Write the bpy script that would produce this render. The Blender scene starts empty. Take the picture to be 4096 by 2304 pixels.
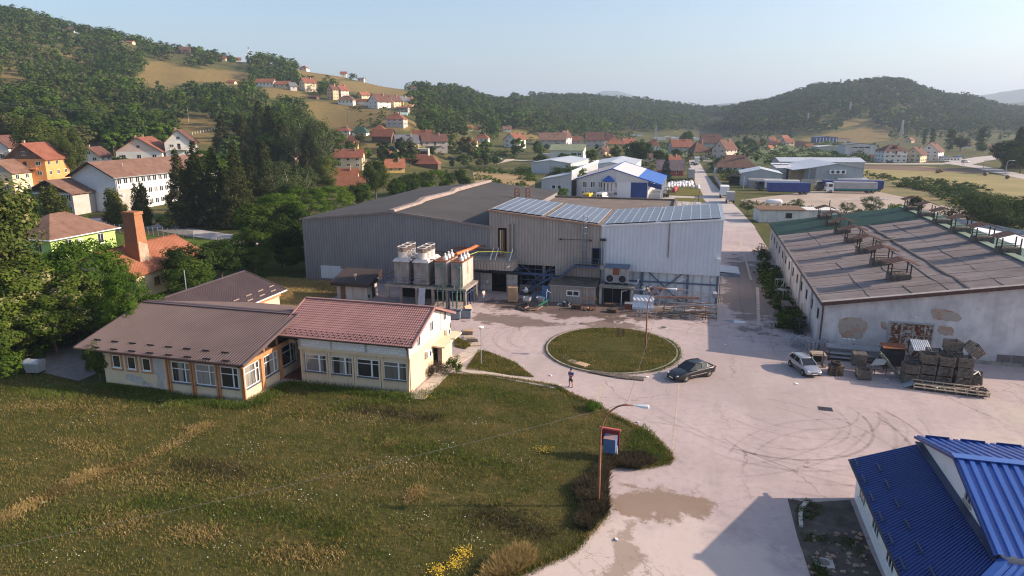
import bpy,bmesh,math,random
import numpy as np
from mathutils import Vector,Matrix
random.seed(7)
RNG=np.random.default_rng(11)
PI=math.pi
SC=bpy.context.scene
COL=SC.collection
CAM_H=23.5
# survey helpers
FOC,PITCH,YAW=2731.0,math.radians(14.0),math.radians(15.0)
CP,SP,CY,SY=math.cos(PITCH),math.sin(PITCH),math.cos(YAW),math.sin(YAW)
def ray(u,v):
 x=(u-2048)/FOC;y=-(v-1152)/FOC
 fx,fy,fz=x,CP+y*SP,-SP+y*CP
 return Vector((fx*CY-fy*SY,fx*SY+fy*CY,fz))
def spot(u,v,z=0.0):
 r=ray(u,v);s=(z-CAM_H)/r.z
 return Vector((r.x*s,r.y*s,z))
def cam_xy(a,b):
 return a*CY+b*SY,-a*SY+b*CY
def project(a,b,z):
 x,y=cam_xy(a,b);z=z-CAM_H
 cy=y*CP-z*SP;cz=y*SP+z*CP
 return 2048+FOC*x/cy,1152-FOC*cz/cy
 # scene objects
def link(o,parent=None):
 COL.objects.link(o)
 if parent is not None:o.parent=parent
 return o
def tag(o,label=None,cat=None,group=None,kind=None):
 if label:o['label']=label
 if cat:o['category']=cat
 if group:o['group']=group
 if kind:o['kind']=kind
 return o
def thing(name,label,cat,loc=(0,0,0),rot=0.0,group=None):
 o=bpy.data.objects.new(name,None);link(o)
 o.empty_display_size=.3
 o.location=loc;o.rotation_euler=(0,0,rot)
 return tag(o,label,cat,group)
def copy_tree(o,parent=None):
 c=o.copy();COL.objects.link(c)
 if parent is not None:c.parent=parent
 for ch in list(o.children):
  copy_tree(ch,c)
 return c
class MB:
 def __init__(s):s.v=[];s.f=[];s.m=[]
 def add(s,vs,fs,mi=0):
  n=len(s.v);s.v.extend([tuple(p)for p in vs])
  for f in fs:s.f.append(tuple(i+n for i in f));s.m.append(mi)
  return s
 def quad(s,a,b,c,d,mi=0):return s.add([a,b,c,d],[(0,1,2,3)],mi)
 def poly(s,pts,mi=0):return s.add(pts,[tuple(range(len(pts)))],mi)
 def box(s,x0,x1,y0,y1,z0,z1,mi=0):
  return s.add([(x0,y0,z0),(x1,y0,z0),(x1,y1,z0),(x0,y1,z0),(x0,y0,z1),(x1,y0,z1),(x1,y1,z1),(x0,y1,z1)],[(3,2,1,0),(4,5,6,7),(0,1,5,4),(1,2,6,5),(2,3,7,6),(3,0,4,7)],mi)
 def cbox(s,c,sx,sy,sz,rz=0,mi=0,rx=0,ry=0):
  m=Matrix.Translation(c)@Matrix.Rotation(rz,4,'Z')@Matrix.Rotation(ry,4,'Y')@Matrix.Rotation(rx,4,'X')
  p=[m@Vector((x*sx/2,y*sy/2,z*sz/2))for x,y,z in((-1,-1,-1),(1,-1,-1),(1,1,-1),(-1,1,-1),(-1,-1,1),(1,-1,1),(1,1,1),(-1,1,1))]
  return s.add(p,[(3,2,1,0),(4,5,6,7),(0,1,5,4),(1,2,6,5),(2,3,7,6),(3,0,4,7)],mi)
 def prism(s,pts,h,mi=0,axis='z'):
  n=len(pts);h=Vector(h)if not isinstance(h,(int,float))else Vector((0,0,h))
  a=[Vector(p)for p in pts];b=[p+h for p in a]
  fs=[tuple(reversed(range(n))),tuple(range(n,2*n))]+[(i,(i+1)%n,n+(i+1)%n,n+i)for i in range(n)]
  return s.add(a+b,fs,mi)
 def bar(s,p,q,w,d=None,mi=0):
  p=Vector(p);q=Vector(q);d=d or w
  t=(q-p)
  if t.length<1e-6:return s
  t.normalize();up=Vector((0,0,1))if abs(t.z)<.95 else Vector((1,0,0))
  n=t.cross(up).normalized();b=n.cross(t)
  o=[n*w/2*i+b*d/2*j for i,j in((-1,-1),(1,-1),(1,1),(-1,1))]
  return s.add([p+k for k in o]+[q+k for k in o],[(3,2,1,0),(4,5,6,7),(0,1,5,4),(1,2,6,5),(2,3,7,6),(3,0,4,7)],mi)
 def tube(s,pts,r,n=8,mi=0,cap=True):
  pts=[Vector(p)for p in pts];R=r if isinstance(r,(list,tuple))else[r]*len(pts)
  base=len(s.v);up=None
  for i,p in enumerate(pts):
   t=(pts[min(i+1,len(pts)-1)]-pts[max(i-1,0)]).normalized()
   if up is None:up=Vector((0,0,1))if abs(t.z)<.9 else Vector((1,0,0))
   a=t.cross(up).normalized();b=t.cross(a).normalized();up=b.cross(t)if False else up
   for k in range(n):
    an=2*PI*k/n;s.v.append(tuple(p+(a*math.cos(an)+b*math.sin(an))*R[i]))
  for i in range(len(pts)-1):
   for k in range(n):
    s.f.append((base+i*n+k,base+i*n+(k+1)%n,base+(i+1)*n+(k+1)%n,base+(i+1)*n+k));s.m.append(mi)
  if cap:
   s.f.append(tuple(base+k for k in reversed(range(n))));s.m.append(mi)
   e=base+(len(pts)-1)*n;s.f.append(tuple(e+k for k in range(n)));s.m.append(mi)
  return s
 def disc_ring(s,c,prof,n=24,mi=0):
  base=len(s.v)
  for r,z in prof:
   for k in range(n):
    a=2*PI*k/n;s.v.append((c[0]+r*math.cos(a),c[1]+r*math.sin(a),c[2]+z))
  for i in range(len(prof)-1):
   for k in range(n):
    s.f.append((base+i*n+k,base+i*n+(k+1)%n,base+(i+1)*n+(k+1)%n,base+(i+1)*n+k));s.m.append(mi)
  return s
 def ribbed(s,p00,p10,p11,p01,n,h,mi=0,duty=.35):
  p00,p10,p11,p01=map(Vector,(p00,p10,p11,p01))
  nrm=(p10-p00).cross(p01-p00).normalized()*h
  prof=[]
  for i in range(n):
   for f,up in((0,0),(.5-duty/2-.1,0),(.5-duty/2,1),(.5+duty/2,1),(.5+duty/2+.1,0)):
    prof.append(((i+f)/n,up))
  prof.append((1,0));base=len(s.v)
  for f,up in prof:
   s.v.append(tuple(p00.lerp(p10,f)+nrm*up));s.v.append(tuple(p01.lerp(p11,f)+nrm*up))
  for i in range(len(prof)-1):
   s.f.append((base+2*i,base+2*i+2,base+2*i+3,base+2*i+1));s.m.append(mi)
  return s
 def build(s,name,mat,parent=None,smooth=False,loc=None):
  me=bpy.data.meshes.new(name);me.from_pydata(s.v,[],s.f)
  mats=mat if isinstance(mat,(list,tuple))else[mat]
  for m in mats:me.materials.append(m)
  if len(mats)>1:me.polygons.foreach_set('material_index',s.m)
  if smooth:me.polygons.foreach_set('use_smooth',[True]*len(s.f))
  me.update()
  o=bpy.data.objects.new(name,me);link(o,parent)
  if loc:o.location=loc
  return o
  # materials
class NT:
 def __init__(s,name):
  s.m=bpy.data.materials.new(name);s.m.use_nodes=True
  s.t=s.m.node_tree;s.b=s.t.nodes['Principled BSDF'];s.n=s.t.nodes;s.l=s.t.links
 def new(s,typ,**kw):
  n=s.n.new(typ)
  for k,v in kw.items():
   if hasattr(n,k):setattr(n,k,v)
   else:n.inputs[k].default_value=v
  return n
 def lk(s,a,b):s.l.new(a,b)
 def coord(s,world=False):
  if world:return s.new('ShaderNodeNewGeometry').outputs['Position']
  return s.new('ShaderNodeTexCoord').outputs['Object']
 def noise(s,co,scale,detail=4,rough=.6,dist=0):
  n=s.new('ShaderNodeTexNoise');n.inputs['Scale'].default_value=scale;n.inputs['Detail'].default_value=detail
  n.inputs['Roughness'].default_value=rough;n.inputs['Distortion'].default_value=dist
  s.lk(co,n.inputs['Vector']);return n.outputs['Fac']
 def ramp(s,fac,stops):
  r=s.new('ShaderNodeValToRGB');e=r.color_ramp.elements
  while len(e)<len(stops):e.new(.5)
  for i,(p,c)in enumerate(stops):
   e[i].position=p;e[i].color=(c if isinstance(c,(tuple,list))else(c,c,c))[:3]+(1,)if isinstance(c,tuple)else(c,c,c,1)
  s.lk(fac,r.inputs['Fac']);return r.outputs['Color']
 def mix(s,fac,a,b,mode='MIX'):
  n=s.new('ShaderNodeMix');n.data_type='RGBA';n.blend_type=mode
  for sock,val in((n.inputs[0],fac),(n.inputs[6],a),(n.inputs[7],b)):
   if isinstance(val,(int,float)):sock.default_value=val
   elif isinstance(val,tuple):sock.default_value=val[:3]+(1,)
   else:s.lk(val,sock)
  return n.outputs[2]
 def math(s,op,a,b=None):
  n=s.new('ShaderNodeMath');n.operation=op
  for i,val in enumerate((a,b)):
   if val is None:continue
   if isinstance(val,(int,float)):n.inputs[i].default_value=val
   else:s.lk(val,n.inputs[i])
  return n.outputs[0]
 def sep(s,co):
  n=s.new('ShaderNodeSeparateXYZ');s.lk(co,n.inputs[0]);return n.outputs
 def scale(s,co,v):
  n=s.new('ShaderNodeVectorMath');n.operation='MULTIPLY';n.inputs[1].default_value=v;s.lk(co,n.inputs[0]);return n.outputs[0]
 def bump(s,h,strength,dist=.05):
  n=s.new('ShaderNodeBump');n.inputs['Strength'].default_value=strength;n.inputs['Distance'].default_value=dist
  s.lk(h,n.inputs['Height']);s.lk(n.outputs[0],s.b.inputs['Normal'])
 def done(s,col=None,rough=.8,metal=0,spec=.3):
  if col is not None:
   if isinstance(col,tuple):s.b.inputs['Base Color'].default_value=col[:3]+(1,)
   else:s.lk(col,s.b.inputs['Base Color'])
  if isinstance(rough,(int,float)):s.b.inputs['Roughness'].default_value=rough
  else:s.lk(rough,s.b.inputs['Roughness'])
  s.b.inputs['Metallic'].default_value=metal;s.b.inputs['Specular IOR Level'].default_value=spec
  return s.m
def mat(name,c1,c2=None,scale=1.5,rough=.8,metal=0,spec=.3,lo=.35,hi=.65,bump=0,bscale=20,ribs=None,ribamt=.25,streak=None,world=False,rows=None):
 t=NT(name);co=t.coord(world)
 col=c1
 if c2 is not None:
  f=t.noise(co,scale,5,.65)
  col=t.ramp(f,[(lo,c1),(hi,c2)])
 if streak:
  sc=t.scale(co,(1,1,.12));f2=t.noise(sc,2.2,4,.7)
  col=t.mix(t.ramp(f2,[(.45,0.0),(.75,streak[1])]),col,streak[0])
 if ribs:
  o=t.sep(co);ph=t.math('MULTIPLY',t.math('ADD',o[0],o[1]),2*PI/ribs);w=t.math('SINE',ph)
  g=t.ramp(t.math('MULTIPLY_ADD',w,.5)if False else t.math('ADD',t.math('MULTIPLY',w,.5),.5),[(0.05,ribamt),(.3,0.0)])
  col=t.mix(g,col,tuple(x*.45 for x in c1))  # rib grooves darkened in the colour, like shade between the ribs
  t.bump(w,.5,.03)
 elif rows:
  o=t.sep(co);w=t.math('FRACT',t.math('MULTIPLY',o[2],1/rows))
  col=t.mix(t.ramp(w,[(0.0,.35),(.3,0.0)]),col,tuple(x*.4 for x in c1))
  w2=t.math('SINE',t.math('MULTIPLY',t.math('ADD',o[0],o[1]),2*PI/.25))
  t.bump(t.math('ADD',w,t.math('MULTIPLY',w2,.4)),.6,.05)
 elif bump:
  t.bump(t.noise(co,bscale,4,.6),bump,.04)
 return t.done(col,rough,metal,spec)
def glass(name,tone=(.02,.025,.03),cur=None,rough=.06):
 t=NT(name);co=t.coord();col=tone
 if cur:
  o=t.scale(co,(1,1,.05));f=t.noise(o,1.3,3,.6)
  col=t.ramp(f,[(.46,tone),(.56,cur)])
 return t.done(col,rough,0,.6)
 # camera, sun, sky
SC.view_settings.view_transform='Standard';SC.view_settings.look='None'
SC.view_settings.exposure=0.95;SC.view_settings.gamma=1.0
cam_d=bpy.data.cameras.new('camera');cam=bpy.data.objects.new('camera',cam_d);link(cam)
cam.location=(0,0,CAM_H);cam.rotation_euler=(PI/2-PITCH,0,YAW)
cam_d.sensor_width=36;cam_d.lens=36*FOC/4096;cam_d.clip_end=30000;cam_d.clip_start=.5
SC.camera=cam
SUN=Vector((2.1,.56,1.0)).normalized()
sun_d=bpy.data.lights.new('sun','SUN');sun_d.energy=4.6;sun_d.angle=math.radians(.55);sun_d.color=(1,.80,.61)
sun=bpy.data.objects.new('sun',sun_d);link(sun);sun.rotation_euler=SUN.to_track_quat('Z','Y').to_euler()
sun.location=(60,20,60)
W=bpy.data.worlds.new('World');SC.world=W;W.use_nodes=True
wn=W.node_tree;bg=wn.nodes['Background'];sky=wn.nodes.new('ShaderNodeTexSky');sky.sky_type='NISHITA'
sky.sun_disc=False;sky.sun_elevation=math.asin(SUN.z);sky.sun_rotation=math.atan2(SUN.x,SUN.y)
sky.air_density=1.0;sky.dust_density=2.4;sky.ozone_density=2.0;sky.altitude=200
wn.links.new(sky.outputs[0],bg.inputs[0]);bg.inputs[1].default_value=.112
SC.cycles.use_denoising=True;SC.cycles.filter_width=1.15
SC.cycles.max_bounces=6;SC.cycles.diffuse_bounces=3;SC.cycles.glossy_bounces=3;SC.cycles.transmission_bounces=3
SC.cycles.volume_bounces=0;SC.cycles.transparent_max_bounces=8;SC.cycles.caustics_reflective=False;SC.cycles.caustics_refractive=False
# terrain
TCOL=[(-1500,[(170,None),(230,560),(330,330),(450,100),(600,-120),(800,-200),(1000,-100)]),(-600,[(170,None),(230,610),(330,420),(450,230),(620,-30),(760,-60),(1000,0)]),(0,[(175,None),(230,660),(280,550),(330,480),(450,300),(650,72),(760,66),(1000,150)]),(400,[(180,None),(240,660),(300,570),(360,500),(470,345),(690,142),(800,146),(1000,220)]),(700,[(190,None),(250,650),(300,580),(380,490),(480,370),(560,305),(720,218),(820,222),(1000,290)]),(1000,[(220,None),(280,630),(340,548),(400,478),(500,385),(600,335),(740,254),(850,262),(1050,330)]),(1300,[(270,None),(330,606),(400,552),(460,492),(540,402),(600,354),(740,296),(800,304),(1000,360)]),(1600,[(300,None),(350,574),(400,516),(470,436),(540,420),(620,392),(760,360),(850,362),(1050,400)]),(1800,[(360,None),(400,604),(440,575),(500,530),(580,470),(700,400),(850,380),(1000,384),(1200,420)]),(2000,[(420,None),(480,592),(560,548),(700,480),(900,425),(1150,402),(1300,405),(1500,430)]),(2300,[(550,None),(650,560),(800,508),(1000,450),(1250,400),(1400,404),(1700,430)]),(2600,[(650,None),(760,560),(900,515),(1100,468),(1350,420),(1500,424),(1800,450)]),(2850,[(750,None),(900,545),(1100,490),(1300,452),(1500,446),(1800,460)]),(3020,[(700,None),(800,536),(950,470),(1100,432),(1300,436),(1600,460)]),(3300,[(680,None),(740,562),(850,480),(1000,400),(1150,358),(1300,366),(1600,430)]),(3560,[(660,None),(720,562),(800,525),(900,445),(1050,352),(1200,332),(1350,340),(1700,430)]),(3800,[(660,None),(740,558),(850,508),(1000,440),(1150,402),(1300,406),(1600,450)]),(4100,[(660,None),(800,545),(1000,488),(1200,458),(1400,458),(1700,470)]),(4700,[(700,None),(850,540),(1050,480),(1300,430),(1500,430),(1800,460)]),(5600,[(700,None),(850,530),(1050,450),(1300,400),(1500,400),(1800,440)])]
TU=np.arange(-1500,5601,25.0);TD=np.arange(0,2601,10.0)
def _build_terrain():
 rows=[]
 for u,pts in TCOL:
  d,z=[0],[0.0]
  for dd,v in pts:
   if v is None:d.append(dd);z.append(0.0)
   else:
    r=-(v-1152)/FOC;k=(-SP+r*CP)/(CP+r*SP)
    d.append(dd);z.append(max(CAM_H+dd*k,0))
  d+=[d[-1]+900];z+=[z[-1]*.35]
  rows.append(np.interp(TD,d,z))
 rows=np.array(rows);us=np.array([c[0]for c in TCOL],float);Z=np.zeros((len(TU),len(TD)))
 for j,d in enumerate(TD):
  uk=2048+(us-2048)*(CP-(rows[:,j]-CAM_H)/max(d,60)*SP)/CP
  t=np.interp(TU,uk,np.arange(len(us)));k=np.clip(t.astype(int),0,len(us)-2);f=t-k;f=f*f*(3-2*f)
  Z[:,j]=rows[k,j]*(1-f)+rows[k+1,j]*f
 for _ in range(2):
  Z[:,1:-1]=(Z[:,:-2]+2*Z[:,1:-1]+Z[:,2:])/4
  Z[1:-1]=(Z[:-2]+2*Z[1:-1]+Z[2:])/4
 return Z
TZ=_build_terrain()
def ground_z(a,b):
 a=np.asarray(a,float);b=np.asarray(b,float)
 x=a*CY+b*SY;y=-a*SY+b*CY
 ys=np.maximum(y,1.0)
 u=np.clip(2048+FOC*(x/ys)/CP,TU[0],TU[-1]-1e-3);d=np.clip(ys,0,TD[-1]-1e-3)
 iu=(u-TU[0])/25.0;jd=d/10.0;i=iu.astype(int);j=jd.astype(int);fi=iu-i;fj=jd-j
 z=(TZ[i,j]*(1-fi)*(1-fj)+TZ[i+1,j]*fi*(1-fj)+TZ[i,j+1]*(1-fi)*fj+TZ[i+1,j+1]*fi*fj)
 h=np.clip(z/25.0,0,1)
 n=np.sin(a*.021+1.3)*np.sin(b*.017+.4)+.6*np.sin(a*.047+b*.033)+.4*np.sin(a*.09-b*.071+2)
 z=z+h*n*1.6
 return np.where(y<100,0.0,np.maximum(z,0))
def gz(a,b):return float(ground_z(np.array([a]),np.array([b]))[0])
def hill_spot(u,v,dmin=120.0):
 r=ray(u,v);k=cam_xy(r.x,r.y)[1]
 ds=np.arange(dmin,2400,2.0);s=ds/k
 hz=CAM_H+r.z*s;g=ground_z(r.x*s,r.y*s)
 hit=np.nonzero(hz<=g)[0]
 i=hit[0]if len(hit)else int(np.argmin((hz-g)/ds))
 return Vector((r.x*s[i],r.y*s[i],g[i])),float(ds[i])
def at_depth(u,d):
 z=0.0
 for _ in range(4):
  x=(u-2048)/FOC*(d*CP-(z-CAM_H)*SP);a,b=x*CY-d*SY,x*SY+d*CY;z=gz(a,b)
 return Vector((a,b,z))
MEADOWS=[[(590,245),(700,250),(800,285),(920,310),(960,345),(830,330),(720,340),(640,330),(560,300)],[(760,280),(850,275),(1000,290),(1010,325),(900,330),(800,320)],[(520,300),(600,310),(700,345),(660,365),(560,325)],[(1230,402),(1420,415),(1560,440),(1640,480),(1700,495),(1690,520),(1400,520),(1320,510),(1240,470),(1200,430)],[(1040,345),(1160,350),(1230,380),(1180,400),(1060,385)],[(700,455),(790,460),(860,480),(900,530),(980,560),(1000,590),(700,560),(720,500)],[(0,455),(40,462),(30,480),(0,480)],[(0,510),(60,520),(120,560),(0,560)],[(0,268),(60,275),(120,330),(0,330)],[(1180,250),(1260,265),(1380,285),(1420,310),(1250,330),(1180,300)],[(1340,320),(1520,330),(1620,360),(1640,400),(1560,380),(1440,370),(1360,360)],[(2050,520),(2110,525),(2160,545),(2160,560),(2050,555)],[(2830,470),(2900,466),(2910,482),(2850,492),(2815,488)],[(3260,478),(3330,472),(3330,490),(3250,500)],[(3320,500),(3420,480),(3490,478),(3480,500),(3340,510)],[(3200,560),(3330,530),(3450,512),(3560,520),(3560,560),(3400,580),(3240,566)],[(1130,610),(1280,600),(1300,640),(1180,650)],[(1460,560),(1560,580),(1560,620),(1440,620)],[(2060,380),(2110,376),(2140,388),(2080,394)],[(920,205),(990,215),(1010,270),(960,250)],[(450,375),(480,378),(475,390),(445,385)],[(50,180),(90,170),(95,195),(55,200)],[(235,205),(330,225),(370,240),(330,245),(240,225)],]
def in_poly(px,py,poly):
 inside=np.zeros(px.shape,bool);n=len(poly)
 for i in range(n):
  x1,y1=poly[i];x2,y2=poly[(i+1)%n]
  c=((y1>py)!=(y2>py))&(px<(x2-x1)*(py-y1)/((y2-y1)if y2!=y1 else 1e-9)+x1)
  inside^=c
 return inside
def project_np(a,b,z):
 x=a*CY+b*SY;y=-a*SY+b*CY;z=z-CAM_H
 cy=np.maximum(y*CP-z*SP,1.0);cz=y*SP+z*CP
 return 2048+FOC*x/cy,1152-FOC*cz/cy
def meadow_mask(a,b,z):
 u,v=project_np(a,b,z);m=np.zeros(u.shape,bool)
 for p in MEADOWS:m|=in_poly(u,v,p)
 return m
def terrain_material():
 t=NT('hillside_grass');co=t.coord(True)
 f=t.noise(co,.05,6,.72);f2=t.noise(co,.35,4,.7)
 g=t.ramp(f,[(.3,(.045,.066,.017)),(.52,(.10,.10,.034)),(.72,(.19,.15,.062))])
 d=t.ramp(f2,[(.25,(.17,.125,.045)),(.55,(.225,.165,.065)),(.8,(.135,.130,.042))])
 at=t.new('ShaderNodeAttribute');at.attribute_name='meadow'
 col=t.mix(at.outputs['Fac'],g,d)
 col=t.mix(.35,col,t.ramp(f2,[(.3,(.25,.25,.25)),(.7,(.8,.8,.8))]),'MULTIPLY')
 t.bump(f2,.4,.5)
 return t.done(col,.95,0,.1)
def build_terrain():
 us=np.concatenate([np.arange(-4200,-600,300),np.arange(-600,4750,22),np.arange(4750,8400,300)]).astype(float)
 ds=np.concatenate([[12,25,45,80,110,140],np.arange(160,900,9),np.arange(900,1500,15),np.arange(1500,2600,60),[3000,3600,4500,6000,9000]]).astype(float)
 U,D=np.meshgrid(us,ds,indexing='ij');x=(U-2048)/FOC*CP*D
 a,b=x*CY-D*SY,x*SY+D*CY;z=ground_z(a,b)
 z=np.where(D>2600,0,z)
 mead=meadow_mask(a.ravel(),b.ravel(),z.ravel()).astype(np.float32)
 v=np.stack([a.ravel(),b.ravel(),z.ravel()],1);nu,nd=len(us),len(ds)
 i=np.arange(nu-1)[:,None]*nd+np.arange(nd-1)[None,:];i=i.ravel()
 f=np.stack([i,i+nd,i+nd+1,i+1],1)
 me=bpy.data.meshes.new('ground');me.from_pydata(v.tolist(),[],f.tolist())
 at=me.attributes.new('meadow','FLOAT','POINT');at.data.foreach_set('value',mead)
 me.polygons.foreach_set('use_smooth',[True]*len(f));me.materials.append(terrain_material());me.update()
 o=bpy.data.objects.new('ground',me);link(o);return tag(o,kind='structure')
build_terrain()
def ridge(name,us,vs,d,thick,color,label=None):
 t=mat('mountain_woods_'+name,color,tuple(c*1.5 for c in color),.004,.95,world=True,bump=0)
 pts=[]
 for u,v in zip(us,vs):
  r=ray(u,v);k=cam_xy(r.x,r.y)[1];s=d/k;pts.append((r.x*s,r.y*s,CAM_H+r.z*s))
 m=MB();n=len(pts);fw=Vector((-SY,CY,0))
 V=[];F=[]
 NR=8
 for p in pts:
  for j in range(-NR,NR+1):
   q=abs(j)/NR;w=Vector(p)+fw*thick*j/NR
   V.append((w.x,w.y,p[2]*max(0,(1-q)**.8)-2+(math.sin(w.x*.01+j)*.5+.5)*p[2]*.12*q))
 st=2*NR+1
 for i in range(n-1):
  for j in range(st-1):F.append((i*st+j,(i+1)*st+j,(i+1)*st+j+1,i*st+j+1))
 m.add(V,F);o=m.build(name,t,smooth=True);return tag(o,kind='structure')
def smooth_line(pts,n):
 xs=[p[0]for p in pts];us=np.linspace(xs[0],xs[-1],n);v=np.interp(us,xs,[p[1]for p in pts])
 for _ in range(3):v[1:-1]=(v[:-2]+v[1:-1]*2+v[2:])/4
 return us,v+RNG.normal(0,.8,n)
us,vs=smooth_line([(2150,470),(2270,430),(2350,392),(2400,364),(2440,362),(2480,364),(2540,382),(2600,402),(2700,440),(2820,466)],60)
ridge('distant_mountain',us,vs,6200,900,(.05,.07,.05))
us,vs=smooth_line([(3560,470),(3700,430),(3840,392),(3900,382),(4000,368),(4096,352),(4300,340),(4700,350),(5200,400)],60)
ridge('eastern_mountain',us,vs,4200,800,(.05,.07,.05))
us,vs=smooth_line([(2700,455),(2800,425),(2870,415),(2930,408),(3000,412),(3080,425),(3200,450)],40)
ridge('valley_mountain',us,vs,4600,500,(.05,.07,.05))
us,vs=smooth_line([(3880,470),(3960,430),(4020,412),(4096,405),(4300,390),(4700,400)],40)
ridge('wooded_hill',us,vs,2300,300,(.04,.06,.03))
def haze():
 t=NT('haze_air');t.n.remove(t.b)
 v=t.new('ShaderNodeVolumePrincipled');v.inputs['Color'].default_value=(.62,.77,1.0,1);v.inputs['Density'].default_value=HAZE_D
 v.inputs['Anisotropy'].default_value=.2
 out=[n for n in t.n if n.type=='OUTPUT_MATERIAL'][0];t.lk(v.outputs[0],out.inputs['Volume'])
 o=MB().box(-9600,9600,-400,9900,-3,420).build('haze',t.m);return tag(o,kind='stuff')
HAZE_D=.00017
haze()
# palette
m_grey_sheet=mat('grey_sheet',(.22,.205,.215),(.265,.25,.255),.25,.55,.0,.35,ribs=.42,ribamt=.45,streak=((.12,.11,.11),.35))
m_beige_sheet=mat('beige_sheet',(.33,.285,.255),(.40,.35,.315),.3,.6,ribs=.42,ribamt=.5,streak=((.17,.14,.12),.4))
m_white_sheet=mat('white_sheet',(.60,.61,.66),(.68,.69,.74),.2,.5,ribs=.5,ribamt=.12,streak=((.42,.40,.38),.25))
m_white_panel=mat('white_panel',(.58,.60,.63),(.66,.67,.70),.3,.55,ribs=1.1,ribamt=.5)
m_roof_felt_dark=mat('dark_roof_felt',(.045,.042,.043),(.072,.068,.066),.12,.85,lo=.3,hi=.7,bump=.15)
m_roof_felt_brown=mat('brown_roof_felt',(.13,.10,.085),(.18,.145,.125),.4,.9)
m_ridge_cap=mat('ridge_cap',(.21,.165,.15),(.30,.24,.22),.8,.7)
m_steel_blue=mat('blue_steel',(.05,.085,.18),(.075,.11,.22),1.2,.5)
m_steel_blue_grey=mat('blue_grey_steel',(.085,.12,.19),(.11,.145,.21),1.2,.5)
m_steel_dark=mat('dark_steel',(.03,.035,.045),(.06,.06,.07),2,.55,.3)
m_galv=mat('galvanised_steel',(.34,.37,.42),(.46,.48,.52),3,.45,.5)
m_rust=mat('rusty_steel',(.16,.055,.028),(.26,.10,.05),4,.85)
m_pole_rust=mat('rusted_pole',(.20,.075,.04),(.30,.15,.09),3,.75)
m_concrete=mat('concrete',(.36,.33,.30),(.48,.44,.40),.8,.9,bump=.2)
m_concrete_dirty=mat('dirty_concrete',(.20,.175,.155),(.38,.34,.30),1.0,.95,bump=.3,streak=((.06,.05,.045),.6))
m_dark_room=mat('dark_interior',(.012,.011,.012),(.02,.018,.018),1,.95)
m_black=mat('black_rubber',(.012,.012,.013),None,1,.7)
m_white_paint=mat('white_paint',(.72,.71,.70),(.80,.79,.78),1,.5)
m_pvc=mat('white_window_frame',(.74,.75,.78),None,1,.35)
m_glass=glass('dark_window_glass')
m_glass_curtain=glass('curtained_window_glass',(.03,.03,.032),(.30,.28,.26))
m_solar=mat('solar_module',(.10,.115,.16),(.13,.145,.19),.15,.34,.0,.6)
m_solar_frame=mat('aluminium_rail',(.55,.56,.58),None,1,.35,.6)
m_render_barn=mat('patchy_barn_render',(.62,.59,.60),(.36,.34,.35),.35,.95,lo=.38,hi=.70,streak=((.24,.22,.22),.3),bump=.1)
m_brick_patch=None
m_wood_grey=mat('weathered_wood',(.085,.072,.062),(.17,.15,.135),3,.9)
m_wood_new=mat('new_wood',(.46,.31,.19),(.58,.42,.28),3,.8)
m_wood_brown=mat('brown_wood',(.13,.075,.045),(.20,.12,.075),3,.85)
m_yellow_wall=mat('yellow_wall',(.60,.475,.325),(.66,.53,.385),.6,.9,streak=((.36,.30,.22),.25))
m_orange_trim=mat('orange_trim',(.42,.18,.075),(.50,.24,.12),1.5,.8)
m_brown_roof=mat('brown_sheet_roof',(.088,.062,.064),(.112,.08,.081),.3,.5)
m_pink_tile=mat('pink_metal_tile',(.255,.135,.125),(.31,.17,.155),.5,.45)
m_block_wall=None
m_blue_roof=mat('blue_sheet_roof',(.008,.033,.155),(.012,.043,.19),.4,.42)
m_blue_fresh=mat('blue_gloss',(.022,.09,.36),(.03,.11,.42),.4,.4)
m_green_roof=mat('green_sheet_roof',(.035,.075,.052),(.045,.095,.065),.3,.55)
m_old_white=mat('old_white_wall',(.55,.54,.53),(.68,.67,.66),.5,.9,streak=((.30,.28,.27),.5))
def brick_mat(name,c1,c2,mortar,scale=1.0,patchy=None):
 t=NT(name);co=t.coord();o=t.sep(co)
 cb=t.new('ShaderNodeCombineXYZ');t.lk(t.math('ADD',o[0],o[1]),cb.inputs[0]);t.lk(o[2],cb.inputs[1])
 b=t.new('ShaderNodeTexBrick');t.lk(cb.outputs[0],b.inputs['Vector'])
 b.inputs['Scale'].default_value=scale;b.inputs['Color1'].default_value=c1+(1,);b.inputs['Color2'].default_value=c2+(1,)
 b.inputs['Mortar'].default_value=mortar+(1,);b.inputs['Mortar Size'].default_value=.018
 b.inputs['Brick Width'].default_value=.5;b.inputs['Row Height'].default_value=.22
 col=b.outputs['Color']
 if patchy:
  f=t.noise(co,1.3,4,.7);col=t.mix(t.ramp(f,[(.42,0.0),(.55,1.0)]),col,patchy)
 return t.done(col,.92,0,.15)
m_brick_patch=brick_mat('bare_brick',(.34,.17,.12),(.42,.24,.17),(.40,.36,.32),2.2,(.37,.32,.28))
m_brick_chimney=brick_mat('chimney_brick',(.27,.105,.05),(.36,.155,.075),(.30,.20,.14),2.6)
m_block_wall=brick_mat('white_block_wall',(.64,.63,.64),(.74,.72,.72),(.52,.49,.48),1.0)
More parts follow.
